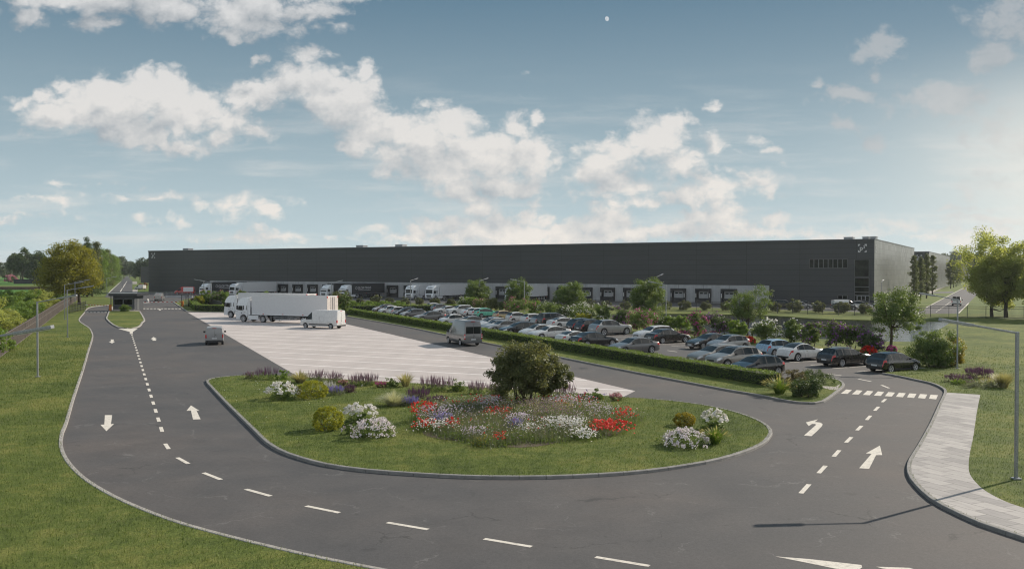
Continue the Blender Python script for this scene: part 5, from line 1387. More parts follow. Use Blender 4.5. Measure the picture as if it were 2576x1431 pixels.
# pavement round it
sheet('pavement', to2([(273.5, 783.8), (277, 773), (343, 768.5), (349.5, 779.5), (351.5, 784.4)]), Zg + .02, M_pave)
def barrier(label, px, end):
    p = G(*px); e = G(*end); d = (e - p); L = d.length; th = math.atan2(d.y, d.x)
    root = empty('barrier_gate', p.x, p.y, Zg, th, label, 'barrier', 'red and white gate barriers')
    MB().box((0, 0, .55), (.36, .36, 1.1)).box((0, 0, 1.13), (.40, .40, .06)).build('housing', M_orange, root, bevel=.02)
    MB().box((L / 2, -.26, .95), (L, .06, .10)).build('arm', M_white, root)
    n = int(L / .9); rb = MB()
    for k in range(n): rb.box((.5 + k * .9, -.26, .95), (.42, .068, .108))
    rb.build('red_bands', M_red_w, root); return root
barrier('orange barrier box left of the guard hut with its arm across the exit lane', (277.5, 783.5), (211, 781))
barrier('orange barrier box by the turnstile with its arm across the entry lane', (459.5, 772.6), (341, 772.8))
def turnstile(px):
    p = G(*px); root = empty('turnstile', p.x, p.y, Zg, R(-20), 'full height metal turnstile cage at the pedestrian gate', 'turnstile')
    fr = MB()
    for x, y in ((-.9, -.7), (.9, -.7), (-.9, .7), (.9, .7)): fr.box((x, y, 1.15), (.09, .09, 2.3))
    fr.box((0, 0, 2.33), (2.0, 1.6, .10)); fr.build('frame', M_dkmetal, root)
    rb = MB().tube([(0, 0, 0), (0, 0, 2.3)], .05)
    for k in range(11):
        for a in (0, 1.57, 3.14, 4.71): rb.box((.42 * math.cos(a + .4), .42 * math.sin(a + .4), .25 + k * .19), (.84, .035, .035), a + .4)
    rb.build('rotor', M_galv, root)
    rb = MB()
    for k in range(11): rb.box((-.45, -.72, .25 + k * .19), (.85, .03, .03))
    rb.build('side_bars', M_galv, root)
turnstile((471, 771.5))
def post(label, x, y, h=3.0, r=.05, name='post', m=None, grp=None):
    p = G(x, y); o = MB().tube([(0, 0, 0), (0, 0, h)], r, 8).build(name, m or M_dkmetal, smooth=True); o.location = (p.x, p.y, .02)
    return tag(o, label, 'post', grp)
post('thin black post just left of the guard hut wall', 278, 772, 2.9); post('thin black post between barrier box and hut', 281.2, 771, 2.9); post('thin black post on the right of the guard hut', 343, 773, 2.9)
# ================================================================ lamps
def lamp(label, base, arm_px=None, h=5.35, az=math.pi, L=2.75, z=Zg, group='tall street lamps with one sloping arm', p=None):
    p = p or G(base[0], base[1], z)
    root = empty('street_lamp', p.x, p.y, z, az, label, 'street lamp', group)
    MB().box((0, 0, h / 2), (.11, .11, h)).build('pole', M_galv, root, bevel=.02)
    MB().box((0, 0, .03), (.28, .28, .06)).build('base_plate', M_galv, root, bevel=.01)
    sl = R(10)
    def q(t): return (math.cos(sl) * t, 0, h - .05 + math.sin(sl) * t)
    a0, a1 = q(0), q(L - 1.15)
    MB().box(((a0[0] + a1[0]) / 2, 0, (a0[2] + a1[2]) / 2), (L - 1.15, .075, .075), 0, -sl).build('arm', M_galv, root, bevel=.015)
    m_ = q(L - .58)
    hd_ = MB().box(m_, (1.2, .26, .11), 0, -sl).build('lamp_head', M_galv, root, bevel=.02)
    m2 = (m_[0] + .01, 0, m_[2] - .06); MB().box(m2, (.95, .19, .02), 0, -sl).build('lens', M_lampface, hd_)
    return root
def armaz(dx, side=0): return dx
lamp('street lamp on the right hand lawn beside the paved footpath', (2556, 1205), az=R(180 - 4))
lamp('street lamp behind the big yellow green bush at the car park corner', (2408, 927), az=R(180 - 28))
lamp('nearest left lamp, only its big dark head reaching into the picture', (-88, 1283), az=R(4), L=2.75)
lamp('street lamp on the left lawn, second from the front', (95, 948), az=R(4))
lamp('street lamp on the left lawn, third from the front', (170, 848), az=R(20))
lamp('street lamp on the left lawn beside the slatted fence, fourth from the front', (163, 803.5), az=R(25))
lamp('street lamp near the big autumn tree and the wire fence', (189, 779), az=R(30))
lamp('slim lamp on the verge of the avenue left of the guard hut', (269, 748), az=R(40))
lamp('slim lamp behind the guard hut roof beside the far avenue', (309, 741), az=R(30))
lamp('street lamp in the car park edge planting between two bushy trees', (1675.5, 812), az=R(152), h=5.5)
lamp('street lamp by the third car park tree, arm to the left', (1319, 786), az=R(155), h=5.5)
lamp('street lamp at the hedge with the arm pointing right, in front of two white lorries', (1033, 768.5), az=R(62))
lamp('street lamp half hidden in the leftmost car park tree', (1207, 775), az=R(55), h=5.5)
lamp('street lamp hidden behind the fourth car park tree, lit head above', (1652, 785), az=R(58), h=6.4)
lamp('street lamp between the grey lorries behind the parked trailer', (834, 768), az=R(40), h=4.9)
lamp('street lamp behind the left clipped hedge', (531, 770), az=R(165), h=5.0)
lamp('street lamp among the rhododendrons left of the hedge lamp', (513, 762), az=R(160), h=5.0)
lamp('street lamp near the warehouse corner', (2217.5, 768), az=R(60), h=5.0)
# ================================================================ fences
def picket_fence(label, pts, h, m_slat, pitch=.16, wslat=.10, post_every=3.0, name='fence', rails=(.25, .55, .95), cat='fence', z=Zg, thick=.03, postm=None, postw=.07, cap=False):
    root = empty(name, pts[0].x, pts[0].y, z, 0, label, cat); O = pts[0]
    sl, rl, ps = MB(), MB(), MB()
    for a, b in zip(pts, pts[1:]):
        d = b - a; L = d.length; t = d / L; th = math.atan2(t.y, t.x)
        n = max(1, int(L / pitch))
        for k in range(n):
            p = a + t * (k + .5) * L / n - O; sl.box((p.x, p.y, h / 2 + .02), (wslat, thick, h - .04), th)
        c = (a + b) / 2 - O
        for f in rails: rl.box((c.x, c.y, h * f), (L, .05, .05), th)
        if cap: rl.box((c.x, c.y, h), (L, .08, .04), th)
        n = max(1, int(L / post_every))
        for k in range(n + 1):
            p = a + t * k * L / n - O; ps.box((p.x, p.y, h / 2 + .05), (postw, postw, h + .1), th)
    sl.build('slats', m_slat, root); rl.build('rails', postm or M_dkmetal, root); ps.build('posts', postm or M_dkmetal, root)
    return root
M_wood = simple('brown_slat', (.060, .046, .040), .7, var=.35, scale=1.2)
fl = [G(-160, 955, Zg), G(0, 899.7, Zg), G(95, 828, Zg), G(150, 785, Zg), G(197.5, 753, Zg)]
picket_fence('brown slatted fence running along the left lawn in front of the bushes', fl, 1.85, M_wood, .17, .145, 3.0, rails=(.04, .62, .98), thick=.03, postm=simple('fence_rail', (.16, .14, .13), .6))
picket_fence('low wire mesh fence end by the exit lane kerb', [G(174, 789, Zg), G(216, 779, Zg)], 1.6, M_dkmetal, .30, .02, 2.5, thick=.02)
fr_ = [G(872, 772, Zg), G(1155, 771, Zg), G(1400, 776, Zg), G(1675, 782.3, Zg), G(1956, 788, Zg), G(2150, 793.5, Zg), G(2341, 797.5, Zg), G(2576, 801.5, Zg), G(2900, 810, Zg)]
picket_fence('long black metal railing between the dock yard and the pond', fr_, 1.85, M_dkmetal, .15, .022, 2.6, rails=(.06, .80, .98), thick=.022, name='railing', cat='railing', postw=.07)
def handrail(label, pts, h=1.05, z=.15):
    root = empty('handrail', pts[0].x, pts[0].y, z, 0, label, 'handrail'); O = pts[0]; r_, p_ = MB(), MB()
    for a, b in zip(pts, pts[1:]):
        d = b - a; L = d.length; t = d / L; th = math.atan2(t.y, t.x); c = (a + b) / 2 - O
        for f in (.4, .7, 1.0): r_.box((c.x, c.y, h * f), (L, .05, .05), th)
        n = max(1, int(L / 2.4))
        for k in range(n + 1):
            p = a + t * k * L / n - O; p_.box((p.x, p.y, h / 2), (.06, .06, h), th)
    r_.build('rails', M_galv, root); p_.build('posts', M_galv, root)
handrail('grey tubular railing in front of the red van', [G(366, 745.5), G(420, 744.5), G(484, 746.5)], 1.15)
tag(MB().box((0, 0, .25), ((G(484, 749) - G(388, 748)).length, .3, .5), math.atan2((G(484, 749) - G(388, 748)).y, (G(484, 749) - G(388, 748)).x)).build('retaining_wall', M_conc), 'low concrete retaining wall below the tubular railing', 'wall').location = ((G(484, 749) + G(388, 748)) / 2).to_3d()
pw = (G(558, 779.5) + G(516, 768)) / 2
o = MB().box((0, 0, .75), ((G(558, 779.5) - G(516, 768)).length, .12, 1.5), math.atan2((G(558, 779.5) - G(516, 768)).y, (G(558, 779.5) - G(516, 768)).x)).build('bin_screen', M_dkmetal, bevel=.02)
o.location = (pw.x, pw.y, Zg); tag(o, 'dark panel screen behind the clipped hedge near the white lorries', 'screen')
# far left boundary things
q = G(70, 714.2); o = MB().box((0, 0, 1.3), (15.5, .4, 2.6)).build('wall', simple('dark_wall', (.022, .026, .030), .7), bevel=.03); o.location = (q.x, q.y, 0); tag(o, 'low black wall in the green field under the dark trees', 'wall')
q = G(-10, 729); o = MB().box((0, 0, .6), (62, 1.4, 1.2)).build('stone_wall', stone_fn('field_stone', (.11, .075, .055), .5), bevel=.15); o.location = (q.x + 0, q.y, 0); tag(o, 'rough brown stone wall across the left field', 'wall')
# moon
dm = ray(1527, 48).normalized() * 4000
bm = bmesh.new(); bmesh.ops.create_uvsphere(bm, u_segments=32, v_segments=24, radius=9.6)
me = bpy.data.meshes.new('moon'); bm.to_mesh(me); bm.free()
def moon_fn(t):
    ob = t.n('ShaderNodeTexCoord').outputs['Object']
    c = t.ramp(t.noise(ob, .22, 5, .6), [(.35, (.42, .46, .50)), (.6, (.60, .64, .67))])
    e = t.n('ShaderNodeEmission'); t.set(e.inputs[0], c); e.inputs[1].default_value = 1.0; return e.outputs[0]
me.materials.append(mat('moon', moon_fn)); mo = link_mesh('moon', me, None, None, True); mo.location = Vector((0, 0, CAM_H)) + dm; mo.scale = (.82, .5, 1)
mo.rotation_euler = (0, R(-14), 0); tag(mo, 'small pale daytime moon, not quite full, in the blue sky', 'moon')
# ================================================================ hedges
def hline(a, b, n): return [a + (b - a) * k / n for k in range(n + 1)]
hm = hn * 0.56
hedge('long clipped green hedge between the service lane and the car park', hline(hb0 + hm - hd * 1, hb1 + hm, 30), 1.08, 0.84, Zg, 3, 320)
hedge('short clipped hedge at the far end of the car park below the railing', hline(G(888, 782.5, Zg), G(1160, 781.5, Zg), 8), 1.3, 1.05, Zg, 4, 120)
hedge('clipped hedge running back from the turnstile', [G(498, 781, Zg), G(482, 766, Zg)], 1.3, 1.1, Zg, 5, 120)
hedge('clipped hedge behind the two white lorries', hline(G(500, 781.5, Zg), G(700, 786, Zg), 5), 1.3, 1.1, Zg, 6, 120)
# ================================================================ trees
def T(label, px, h, rx, rz, m, **kw):
    z = kw.pop('z', 0.05); return tree('tree', label, 'tree', G(px[0], px[1], z), h, rx, rz, m, base_z=z, **kw)
L_centre = leaf_mat('leaf_centre_tree', (.040, .055, .026), (.085, .105, .042), (.19, .19, .080), .32)
T('dark leafy multi-stemmed tree in the middle of the flower bed', (1317, 1034), 3.75, 1.85, 1.66, L_centre, nleaf=24000, leaf=.115, nclump=150, trunk_r=.05, clr=.19, seed=11, stems=4, fork=.16, shape='round', z=Zg)
mt = bpy.context.scene.collection.objects[-3] if False else None
tree('shrub', 'spreading side growth leaning right from the central tree', 'shrub', G(1352, 1030, Zg) , 2.55, .95, .85, L_olive, nleaf=6000, leaf=.12, nclump=46, trunk_r=.03, seed=12, stems=2, base_z=Zg, lean=.9, shape='round')
for lab, px, h, rx, rz, sd_, bz in (
    ('bushy tree in front of the dock trailers, leftmost in the car park row', (1197, 776), 5.9, 2.4, 2.7, 21, 0), ('second bushy tree in the car park row, beside a lamp post', (1303, 783), 6.0, 2.4, 2.7, 22, 0),
    ('third bushy tree in the car park row, behind the white rose bushes', (1432, 795), 6.0, 2.55, 2.8, 23, 0), ('fourth bushy tree in the car park row, beside the pond edge lamp', (1631, 808), 6.3, 2.8, 2.8, 24, 0)):
    T(lab, px, h, rx, rz, L_mid, nleaf=11000, leaf=.21, nclump=130, trunk_r=.10, seed=sd_, group='bushy trees along the car park', stems=2, fork=.22)
T('thin crowned tree with purple bushes at its foot on the pond bank', (1878, 836), 5.6, 2.35, 2.15, L_mid, nleaf=7000, leaf=.16, nclump=80, trunk_r=.09, seed=25, group='bushy trees along the car park', stems=3, fork=.25, z=Zg)
T('tree with a forked trunk on the pond bank behind the last black car', (2240, 879), 5.7, 2.55, 2.15, L_mid, nleaf=10000, leaf=.15, nclump=95, trunk_r=.13, seed=26, group='bushy trees along the car park', fork=.38, z=Zg, lean=.4, clr=.2)
T('tall spreading sunlit tree at the right edge behind the railing', (2531, 800), 12.2, 4.9, 4.9, L_sun, nleaf=26000, leaf=.30, nclump=190, trunk_r=.30, seed=31, fork=.22, z=0)
T('sunlit tree left of the tallest one, behind the railing by the road', (2495, 798.5), 9.6, 3.5, 3.9, L_sun, nleaf=17000, leaf=.28, nclump=140, trunk_r=.26, seed=32, fork=.24, z=0)
T('sunlit tree cut off by the right picture edge', (2625, 806), 9.0, 4.6, 3.9, L_sun, nleaf=14000, leaf=.28, nclump=130, trunk_r=.25, seed=33, z=0)
T('big yellow green autumn tree beside the slatted fence', (200, 766), 13.2, 6.3, 5.9, L_autumn, nleaf=30000, leaf=.36, nclump=230, trunk_r=.33, seed=34, fork=.2, z=Zg, lean=-2.0, shape='round')
# poplars, right
for i, (lab, px, h, s) in enumerate((('leftmost of four poplars beside the warehouse gable', (2299, 758), 11.0, 1.05), ('second poplar from the left beside the warehouse gable', (2315.5, 754.5), 11.0, 1.0), ('third poplar beside the warehouse gable, the tallest', (2330.6, 750.5), 12.0, 1.0), ('rightmost of four poplars beside the warehouse gable', (2346, 745), 12.0, 1.0))):
    T(lab, px, h, 1.12, h * .44, L_poplar, nleaf=6000, leaf=.24, nclump=110, trunk_r=.16, seed=40 + i, shape='poplar', clr=.22, group='poplars beside the gable', fork=.5, z=0, key=('pop', i % 2, h))
for i, x in enumerate((2391.4, 2399, 2405, 2410, 2415)):
    T(('nearest', 'second', 'third', 'fourth', 'farthest')[i] + ' poplar of the distant row along the road before the third hall', (x, 726 - i * 2.4), 11.5, 1.7, 5.0, L_poplar, nleaf=4000, leaf=.36, nclump=60, trunk_r=.18, seed=50, shape='poplar', clr=.3, group='distant poplars along the right road', z=0, key=('popf',), rz_rot=i * 1.3)
# avenue, left: trees on the verge of the far road
for i, (bx_, by_) in enumerate(((243, 736), (255, 730), (263.5, 725), (270.5, 721), (276.5, 718.3), (282, 715.8), (287, 713.4), (291.5, 711), (296, 708.5))):
    p = G(bx_, by_); con = i in (0, 3)
    lab = ('nearest avenue tree behind the autumn tree', 'second avenue tree from the front', 'third avenue tree from the front', 'fourth avenue tree, dark and pointed', 'fifth avenue tree from the front', 'sixth avenue tree from the front', 'seventh avenue tree from the front', 'eighth avenue tree from the front', 'farthest avenue tree before the distant gate')[i]
    tree('tree', lab, 'tree', p, 15.2 if not con else 16.5, 3.0, 7.2 if not con else 7.8, L_olive if con else L_bright if i % 2 else L_mid, nleaf=7000, leaf=.36, nclump=100, trunk_r=.2, seed=60 + (i % 3), shape='cone' if con else 'poplar', clr=.30, group='avenue trees left of the far road', key=('av', con, i % 2), rz_rot=i, fork=.4)
tree('tree', 'dark pointed conifer rising behind the autumn tree', 'tree', at(219, 262), 16.5, 2.6, 7.6, L_dark, nleaf=8000, leaf=.34, nclump=110, trunk_r=.22, seed=66, shape='cone', clr=.25, fork=.4)
tree('tree', 'second dark conifer right of the tallest one', 'tree', at(232, 268), 13.5, 2.6, 6.2, L_dark, nleaf=7000, leaf=.34, nclump=110, trunk_r=.22, seed=67, shape='cone', clr=.25, fork=.4)
# dark trees and wood on the left horizon
tree('tree', 'big dark broad tree above the black wall in the field', 'tree', at(86, 520), 17.5, 8.5, 8.3, L_dark, nleaf=15000, leaf=.75, nclump=120, trunk_r=.5, seed=70, shape='round')
tree('tree', 'dark broad tree with a long side limb, left of the black wall', 'tree', at(58, 540), 17.5, 7.0, 6.0, L_dark, nleaf=12000, leaf=.75, nclump=80, trunk_r=.5, seed=71, lean=-2.5)
rng_ = random.Random(5)
far_l = [(-30, 640, 13), (-8, 620, 14), (12, 640, 11), (30, 660, 13), (52, 720, 17), (75, 740, 20), (96, 730, 20), (112, 760, 18), (130, 720, 18), (150, 700, 16), (262, 800, 20), (284, 820, 21), (300, 900, 20), (312, 820, 15), (326, 1000, 18), (340, 780, 13), (352, 700, 13), (360, 640, 14.5), (368, 620, 16)]
for i, (x, d, h) in enumerate(far_l):
    side = 'on the left horizon' if x < 200 else 'beyond the end of the avenue'
    tree('tree', ['hazy', 'soft green', 'grey green', 'dull'][i % 4] + ' background tree ' + side + ', ' + ['first', 'second', 'third', 'fourth', 'fifth', 'sixth', 'seventh', 'eighth', 'ninth', 'tenth'][i if x < 200 else i - 10] + ' from the left', 'tree', at(x, d), 18, 8, 7.4, L_far, nleaf=6000, leaf=.95, nclump=80, trunk_r=.4, seed=80 + i % 3, group='background trees', key=('far', i % 3), rz_rot=i * .9, scale=h / 18)
far_r = [(2352, 700, 19), (2368, 720, 21), (2386, 700, 20), (2404, 760, 23), (2424, 720, 21), (2446, 700, 21), (2468, 720, 20), (2500, 720, 18), (2540, 700, 19), (2580, 700, 19)]
for i, (x, d, h) in enumerate(far_r):
    tree('tree', ['first', 'second', 'third', 'fourth', 'fifth', 'sixth', 'seventh', 'eighth', 'ninth', 'tenth'][i] + ' hazy tree of the wood behind the right hand halls, counted from the left', 'tree', at(x, d), 18, 8, 7.4, L_far, nleaf=6000, leaf=.95, nclump=80, trunk_r=.4, seed=83, group='background trees', key=('far', i % 3), rz_rot=i * 1.3, scale=h / 18)
tree('shrub', 'pink blossoming shrub on the left horizon', 'shrub', at(27, 560), 4.2, 3.5, 2.0, L_mid, nleaf=2500, leaf=.5, nclump=40, flowers=(F_pink, 900, .6), seed=90)
tree('shrub', 'round reddish shrub at the warehouse end beside the avenue', 'shrub', G(357, 728), 2.4, 2.2, 1.2, leaf_mat('leaf_red_brown', (.10, .045, .03), (.17, .085, .055), (.24, .13, .09)), nleaf=2500, leaf=.3, nclump=40, seed=91)
# ================================================================ shrubs behind the slatted fence
sh = [(-40, 905, 3.0, 2.2), (8, 885, 1.9, 1.3), (30, 838, 2.9, 2.6), (62, 812, 2.7, 2.4), (8, 822, 3.3, 3.0), (-60, 840, 3.2, 3), (92, 796, 2.6, 2.4), (48, 790, 3.3, 3.3), (118, 782, 2.4, 2.3), (0, 790, 3.2, 3.2), (135, 772, 2.6, 2.6), (85, 772, 3.4, 3.6), (30, 768, 3.2, 3.5), (160, 764, 2.6, 2.8), (120, 758, 3.2, 3.4), (-20, 775, 3.0, 3.2)]
nm = ['leafy olive', 'small dark green', 'yellow green', 'pale green', 'tall rounded green', 'broad']
for i, (x, y, h, r) in enumerate(sh):
    p = G(x, y, .1) + Vector((-1.6, .4)) * (1 if i not in (1,) else .3)
    tree('shrub', nm[i % 6] + ' bush behind the slatted fence, ' + ['nearest the camera', 'poking over the nearest fence panels', 'behind the big lamp head', 'right of the second lamp pole', 'at the left picture edge', 'beyond the left picture edge', 'left of the third lamp pole', 'in the middle of the thicket', 'left of the fourth lamp pole', 'in the second row at the picture edge', 'close to the autumn tree', 'in the back row left of the autumn tree', 'at the back by the stone wall', 'under the autumn tree', 'behind the thicket by the autumn tree', 'farthest left in the thicket'][i], 'shrub', p, h, r, h * .55,
         [L_mid, L_mid, L_olive, L_bright, L_olive, L_mid][i % 6], nleaf=7500, leaf=.19, nclump=90, trunk_r=.06, seed=100 + i % 4, stems=3, group='bushes behind the slatted fence', key=('bsh', i % 6), clr=.22, shape='round', scale=1.0) if False else \
    tree('shrub', nm[i % 6] + ' bush behind the slatted fence, ' + ['nearest the camera', 'poking over the nearest fence panels', 'behind the big lamp head', 'right of the second lamp pole', 'at the left picture edge', 'beyond the left picture edge', 'left of the third lamp pole', 'in the middle of the thicket', 'left of the fourth lamp pole', 'in the second row at the picture edge', 'close to the autumn tree', 'in the back row left of the autumn tree', 'at the back by the stone wall', 'under the autumn tree', 'behind the thicket by the autumn tree', 'farthest left in the thicket'][i], 'shrub', p, 3.0, 2.7, 1.65,
         [L_bright, L_bright, L_sun, L_bright, L_sun, L_bright][i % 6], nleaf=9000, leaf=.21, nclump=100, trunk_r=.06, seed=100 + i % 6, stems=3, group='bushes behind the slatted fence', key=('bsh', i % 6), clr=.22, shape='round', scale=h / 3.0)
# ================================================================ shrubs along railing
ordn = ['first', 'second', 'third', 'fourth', 'fifth', 'sixth', 'seventh', 'eighth', 'ninth', 'tenth', 'eleventh', 'twelfth', 'thirteenth', 'fourteenth', 'fifteenth', 'sixteenth', 'seventeenth', 'eighteenth']
rs = [(905, 769, 2.0), (944.8, 768, 2.3), (980.6, 767, 2.0), (1018.6, 769, 2.1), (1055, 769.5, 1.8), (1094, 770, 2.2), (1134.6, 771, 2.0), (1482, 777.5, 2.0), (1525, 778, 2.1), (1572.7, 779, 2.1), (1677, 780, 1.9), (1722.5, 780.5, 2.4), (1776, 781.5, 2.1), (1825, 782.5, 1.9), (1947.5, 785, 2.4), (1999, 786, 2.8), (2060, 787.5, 2.2), (2119, 789, 2.7), (2176, 790.5, 2.3)]
for i, (x, y, s) in enumerate(rs):
    if i > 17: lab = 'nineteenth and last round bush behind the black railing, counted from the left'
    else: lab = ordn[i] + ' round bush behind the black railing, counted from the left'
    tree('shrub', lab, 'shrub', G(x, y - 1.0, .1), 1.75, 1.15, .95, L_olive, nleaf=2600, leaf=.17, nclump=50, trunk_r=.04, seed=120 + i % 3, stems=2, group='round bushes behind the railing', key=('rsh', i % 3), shape='round', rz_rot=i, scale=s / 2.15, base_z=.1)
for i, x in enumerate((890, 925, 962, 1000)):
    tree('shrub', ['first', 'second', 'third', 'fourth'][i] + ' loose light green bush in front of the railing, left end', 'shrub', G(x, 774, Zg), 1.5, 1.7, .85, L_bright, nleaf=2600, leaf=.18, nclump=50, trunk_r=.03, seed=125, stems=2, key=('lsh',), rz_rot=i, base_z=Zg, group='loose bushes in front of the railing')
# ================================================================ flowering bushes between the car park and the pond
fb = [  # x centre, base y, width px, top y, leaf, flower, n, label
 (1170, 779, 46, 745, L_mid, F_white, 160, 'white flecked bush at the far corner of the car park'), (1188, 780, 36, 743, L_bright, None, 0, 'upright bright green bush beside the leftmost car park tree'),
 (1214, 782, 44, 749, L_mid, F_pink, 220, 'pale pink flowering bush behind the mint green car'), (1242, 784, 46, 748, L_olive, None, 0, 'olive green bush behind the sand coloured car'),
 (1270, 785, 36, 753, L_dark, None, 0, 'dark green bush behind the small white rounded car'), (1302, 790, 60, 747, L_mid, F_magenta, 170, 'rose bush with magenta flowers by the third car park lamp'),
 (1344, 794, 50, 752, L_bright, F_magenta, 90, 'green bush with a few magenta flowers behind the silver hatchbacks'), (1386, 799, 60, 757, L_mid, F_white, 60, 'broad green bush with sparse white flowers'),
 (1420, 803, 46, 766, L_dark, F_white, 50, 'dark green bush left of the white rose bush'), (1462, 808, 66, 762, L_mid, F_white, 330, 'white rose bush behind the yellow green bush'),
 (1472, 811, 42, 787, L_yellow, None, 0, 'small yellow green bush behind the black cars'), (1512, 812, 50, 758, L_mid, F_white, 230, 'tall bush mixing white and pink flowers behind the large grey car'),
 (1566, 818, 58, 775, L_dark, F_purple, 130, 'dark bush with purple flowers left of the fourth tree'), (1618, 835, 74, 770, L_mid, F_magenta, 240, 'large bush covered in magenta flowers by the lamp post'),
 (1668, 832, 52, 789, L_mid, F_white, 110, 'green bush with white flowers at the pond behind the white estate'), (1712, 834, 56, 790, L_bright, None, 0, 'light green bush by the pond behind the dark saloon'),
 (1755, 850, 52, 781, L_mid, F_magenta, 230, 'tall vase shaped bush with magenta flowers in front of the water'), (1820, 846, 56, 788, L_dark, F_purple, 190, 'purple flowering bush at the foot of the thin tree'),
 (1858, 850, 44, 808, L_bright, None, 0, 'fresh green bush right of the purple one'), (1927, 864, 72, 803, L_mid, F_white, 420, 'round bush full of white flowers behind the pale blue car'),
 (1998, 866, 58, 800, L_mid, F_white, 300, 'white and lilac bush behind the white rounded car'), (2048, 872, 60, 811, L_mid, F_purple, 130, 'loose bush with violet and pink flowers left of the tall purple ones'),
 (2102, 879, 60, 798, L_mid, F_purple, 240, 'tall purple flowering bush behind the dark estate car'), (2150, 880, 52, 803, L_mid, F_purple, 200, 'tall purple flowering bush nearest the forked tree, dense'),
 (2196, 889, 50, 833, L_dark, F_purple, 130, 'low dark bush with purple flowers between the two black cars')]
for i, (x, y, w, ty, lm, fm, nf, lab) in enumerate(fb):
    d = G(x, y, Zg).y; h = (y - ty) * d / F * .97; rx = w * d / F / 2 * 1.05
    tree('shrub', lab, 'shrub', G(x, y, Zg) + Vector((0, rx * .3)), h, rx, h * .48, lm, nleaf=4200, leaf=.15, nclump=70, trunk_r=.035, seed=130 + i, stems=3, group='flowering bushes by the pond', flowers=(fm, nf, .17) if fm else None, base_z=Zg, fork=.25, clr=.24, shape='round', ry=None)
for i, (x, y, w, m, lab) in enumerate(((1885, 862, 30, F_red, 'red flowering dwarf shrub at the nose of the silver hatchback'), (2186, 890, 40, F_red, 'bright red azalea behind the dark estate'), (2243, 889, 26, F_magenta, 'crimson flower clump at the foot of the forked tree'), (1716, 841, 36, F_pink, 'pink ground cover clump left of the vase shaped bush'), (1790, 843, 46, F_pink, 'pink ground cover clump right of the vase shaped bush'))):
    d = G(x, y, Zg).y; mound('flower_clump', lab, 'flowers', G(x, y, Zg), w * d / F / 2, .65 if i < 3 else .4, L_mid, 700, .12, (('blossom', m, 380, .15),), (), 200 + i)
# big shrub at the car park corner
tree('shrub', 'very large green bush at the car park corner', 'shrub', G(2345, 922, Zg), 2.75, 1.85, 1.5, L_mid, nleaf=14000, leaf=.12, nclump=130, trunk_r=.05, seed=160, stems=3, base_z=Zg, shape='round')
tree('shrub', 'yellow flowering bush merging with the large green bush', 'shrub', G(2398, 920, Zg), 2.0, 1.05, 1.1, leaf_mat('leaf_gold', (.09, .10, .012), (.19, .17, .018), (.34, .27, .03)), nleaf=6500, leaf=.10, nclump=80, trunk_r=.04, seed=161, stems=3, base_z=Zg, shape='round')
# end of the hedge strip
tuft('fountain_grass', 'fountain grass with pale plumes at the hedge end', 'ornamental grass', G(1961, 990, Zg), 1.0, 1.15, L_bright, 500, 1, w=.012, plume=(L_straw, 130))
tree('shrub', 'brownish leafed bush at the hedge end', 'shrub', G(1998, 972, Zg), 1.15, .85, .62, L_brown, nleaf=3500, leaf=.08, nclump=60, trunk_r=.025, seed=162, stems=3, base_z=Zg, shape='round')
tree('shrub', 'smooth dark rounded bush behind the brownish one', 'shrub', G(2044, 964, Zg), .95, 1.05, .55, L_dark, nleaf=5000, leaf=.07, nclump=90, trunk_r=.025, seed=163, stems=2, base_z=Zg, shape='round')
tree('shrub', 'spiky dark green bush nearest the kerb point', 'shrub', G(2028, 998, Zg), 1.15, 1.15, .62, L_dark, nleaf=5000, leaf=.085, nclump=70, trunk_r=.025, seed=164, stems=3, base_z=Zg, shape='round')
tree('shrub', 'clipped green ball bush in front of the guard hut window', 'shrub', G(313, 784, Zg), 1.25, 1.0, .68, L_hedge, nleaf=3500, leaf=.11, nclump=90, trunk_r=.03, seed=165, stems=2, base_z=Zg, shape='round')
# bushes behind the left hedge
for i, (x, y, w, ty, lm, fm, nf, lab) in enumerate(((497, 769, 26, 741, L_mid, F_magenta, 70, 'rhododendron behind the turnstile'), (502, 771, 20, 741, L_yellow, None, 0, 'yellow green bush behind the turnstile hedge'), (520, 770, 30, 729, L_bright, F_pink, 80, 'tall bush with few pink flowers in front of the dark trailer'), (545, 771, 34, 724, L_mid, F_mauve, 120, 'mauve flowering bush right of the hedge lamp'), (566, 771, 34, 726, L_bright, F_magenta, 120, 'magenta flowering bush beside the rear white lorry'), (606, 768, 26, 728, L_mid, F_pink, 30, 'bush top showing above the first trailer'), (668, 768, 26, 728, L_bright, None, 0, 'green bush top above the white trailers'), (866, 793, 26, 740, L_mid, None, 0, 'tall dark green bush at the tail of the parked trailer'), (856, 775, 50, 730, L_olive, None, 0, 'spreading olive bush behind the parked trailer'))):
    d = G(x, y, Zg).y; h = (y - ty) * d / F * .97; rx = w * d / F / 2 * 1.1
    tree('shrub', lab, 'shrub', G(x, y, Zg), h, rx, h * .48, lm, nleaf=3000, leaf=.19, nclump=50, trunk_r=.05, seed=170 + i, stems=3, group='bushes behind the truck park hedge', flowers=(fm, nf, .2) if fm else None, base_z=Zg, fork=.25, shape='round')
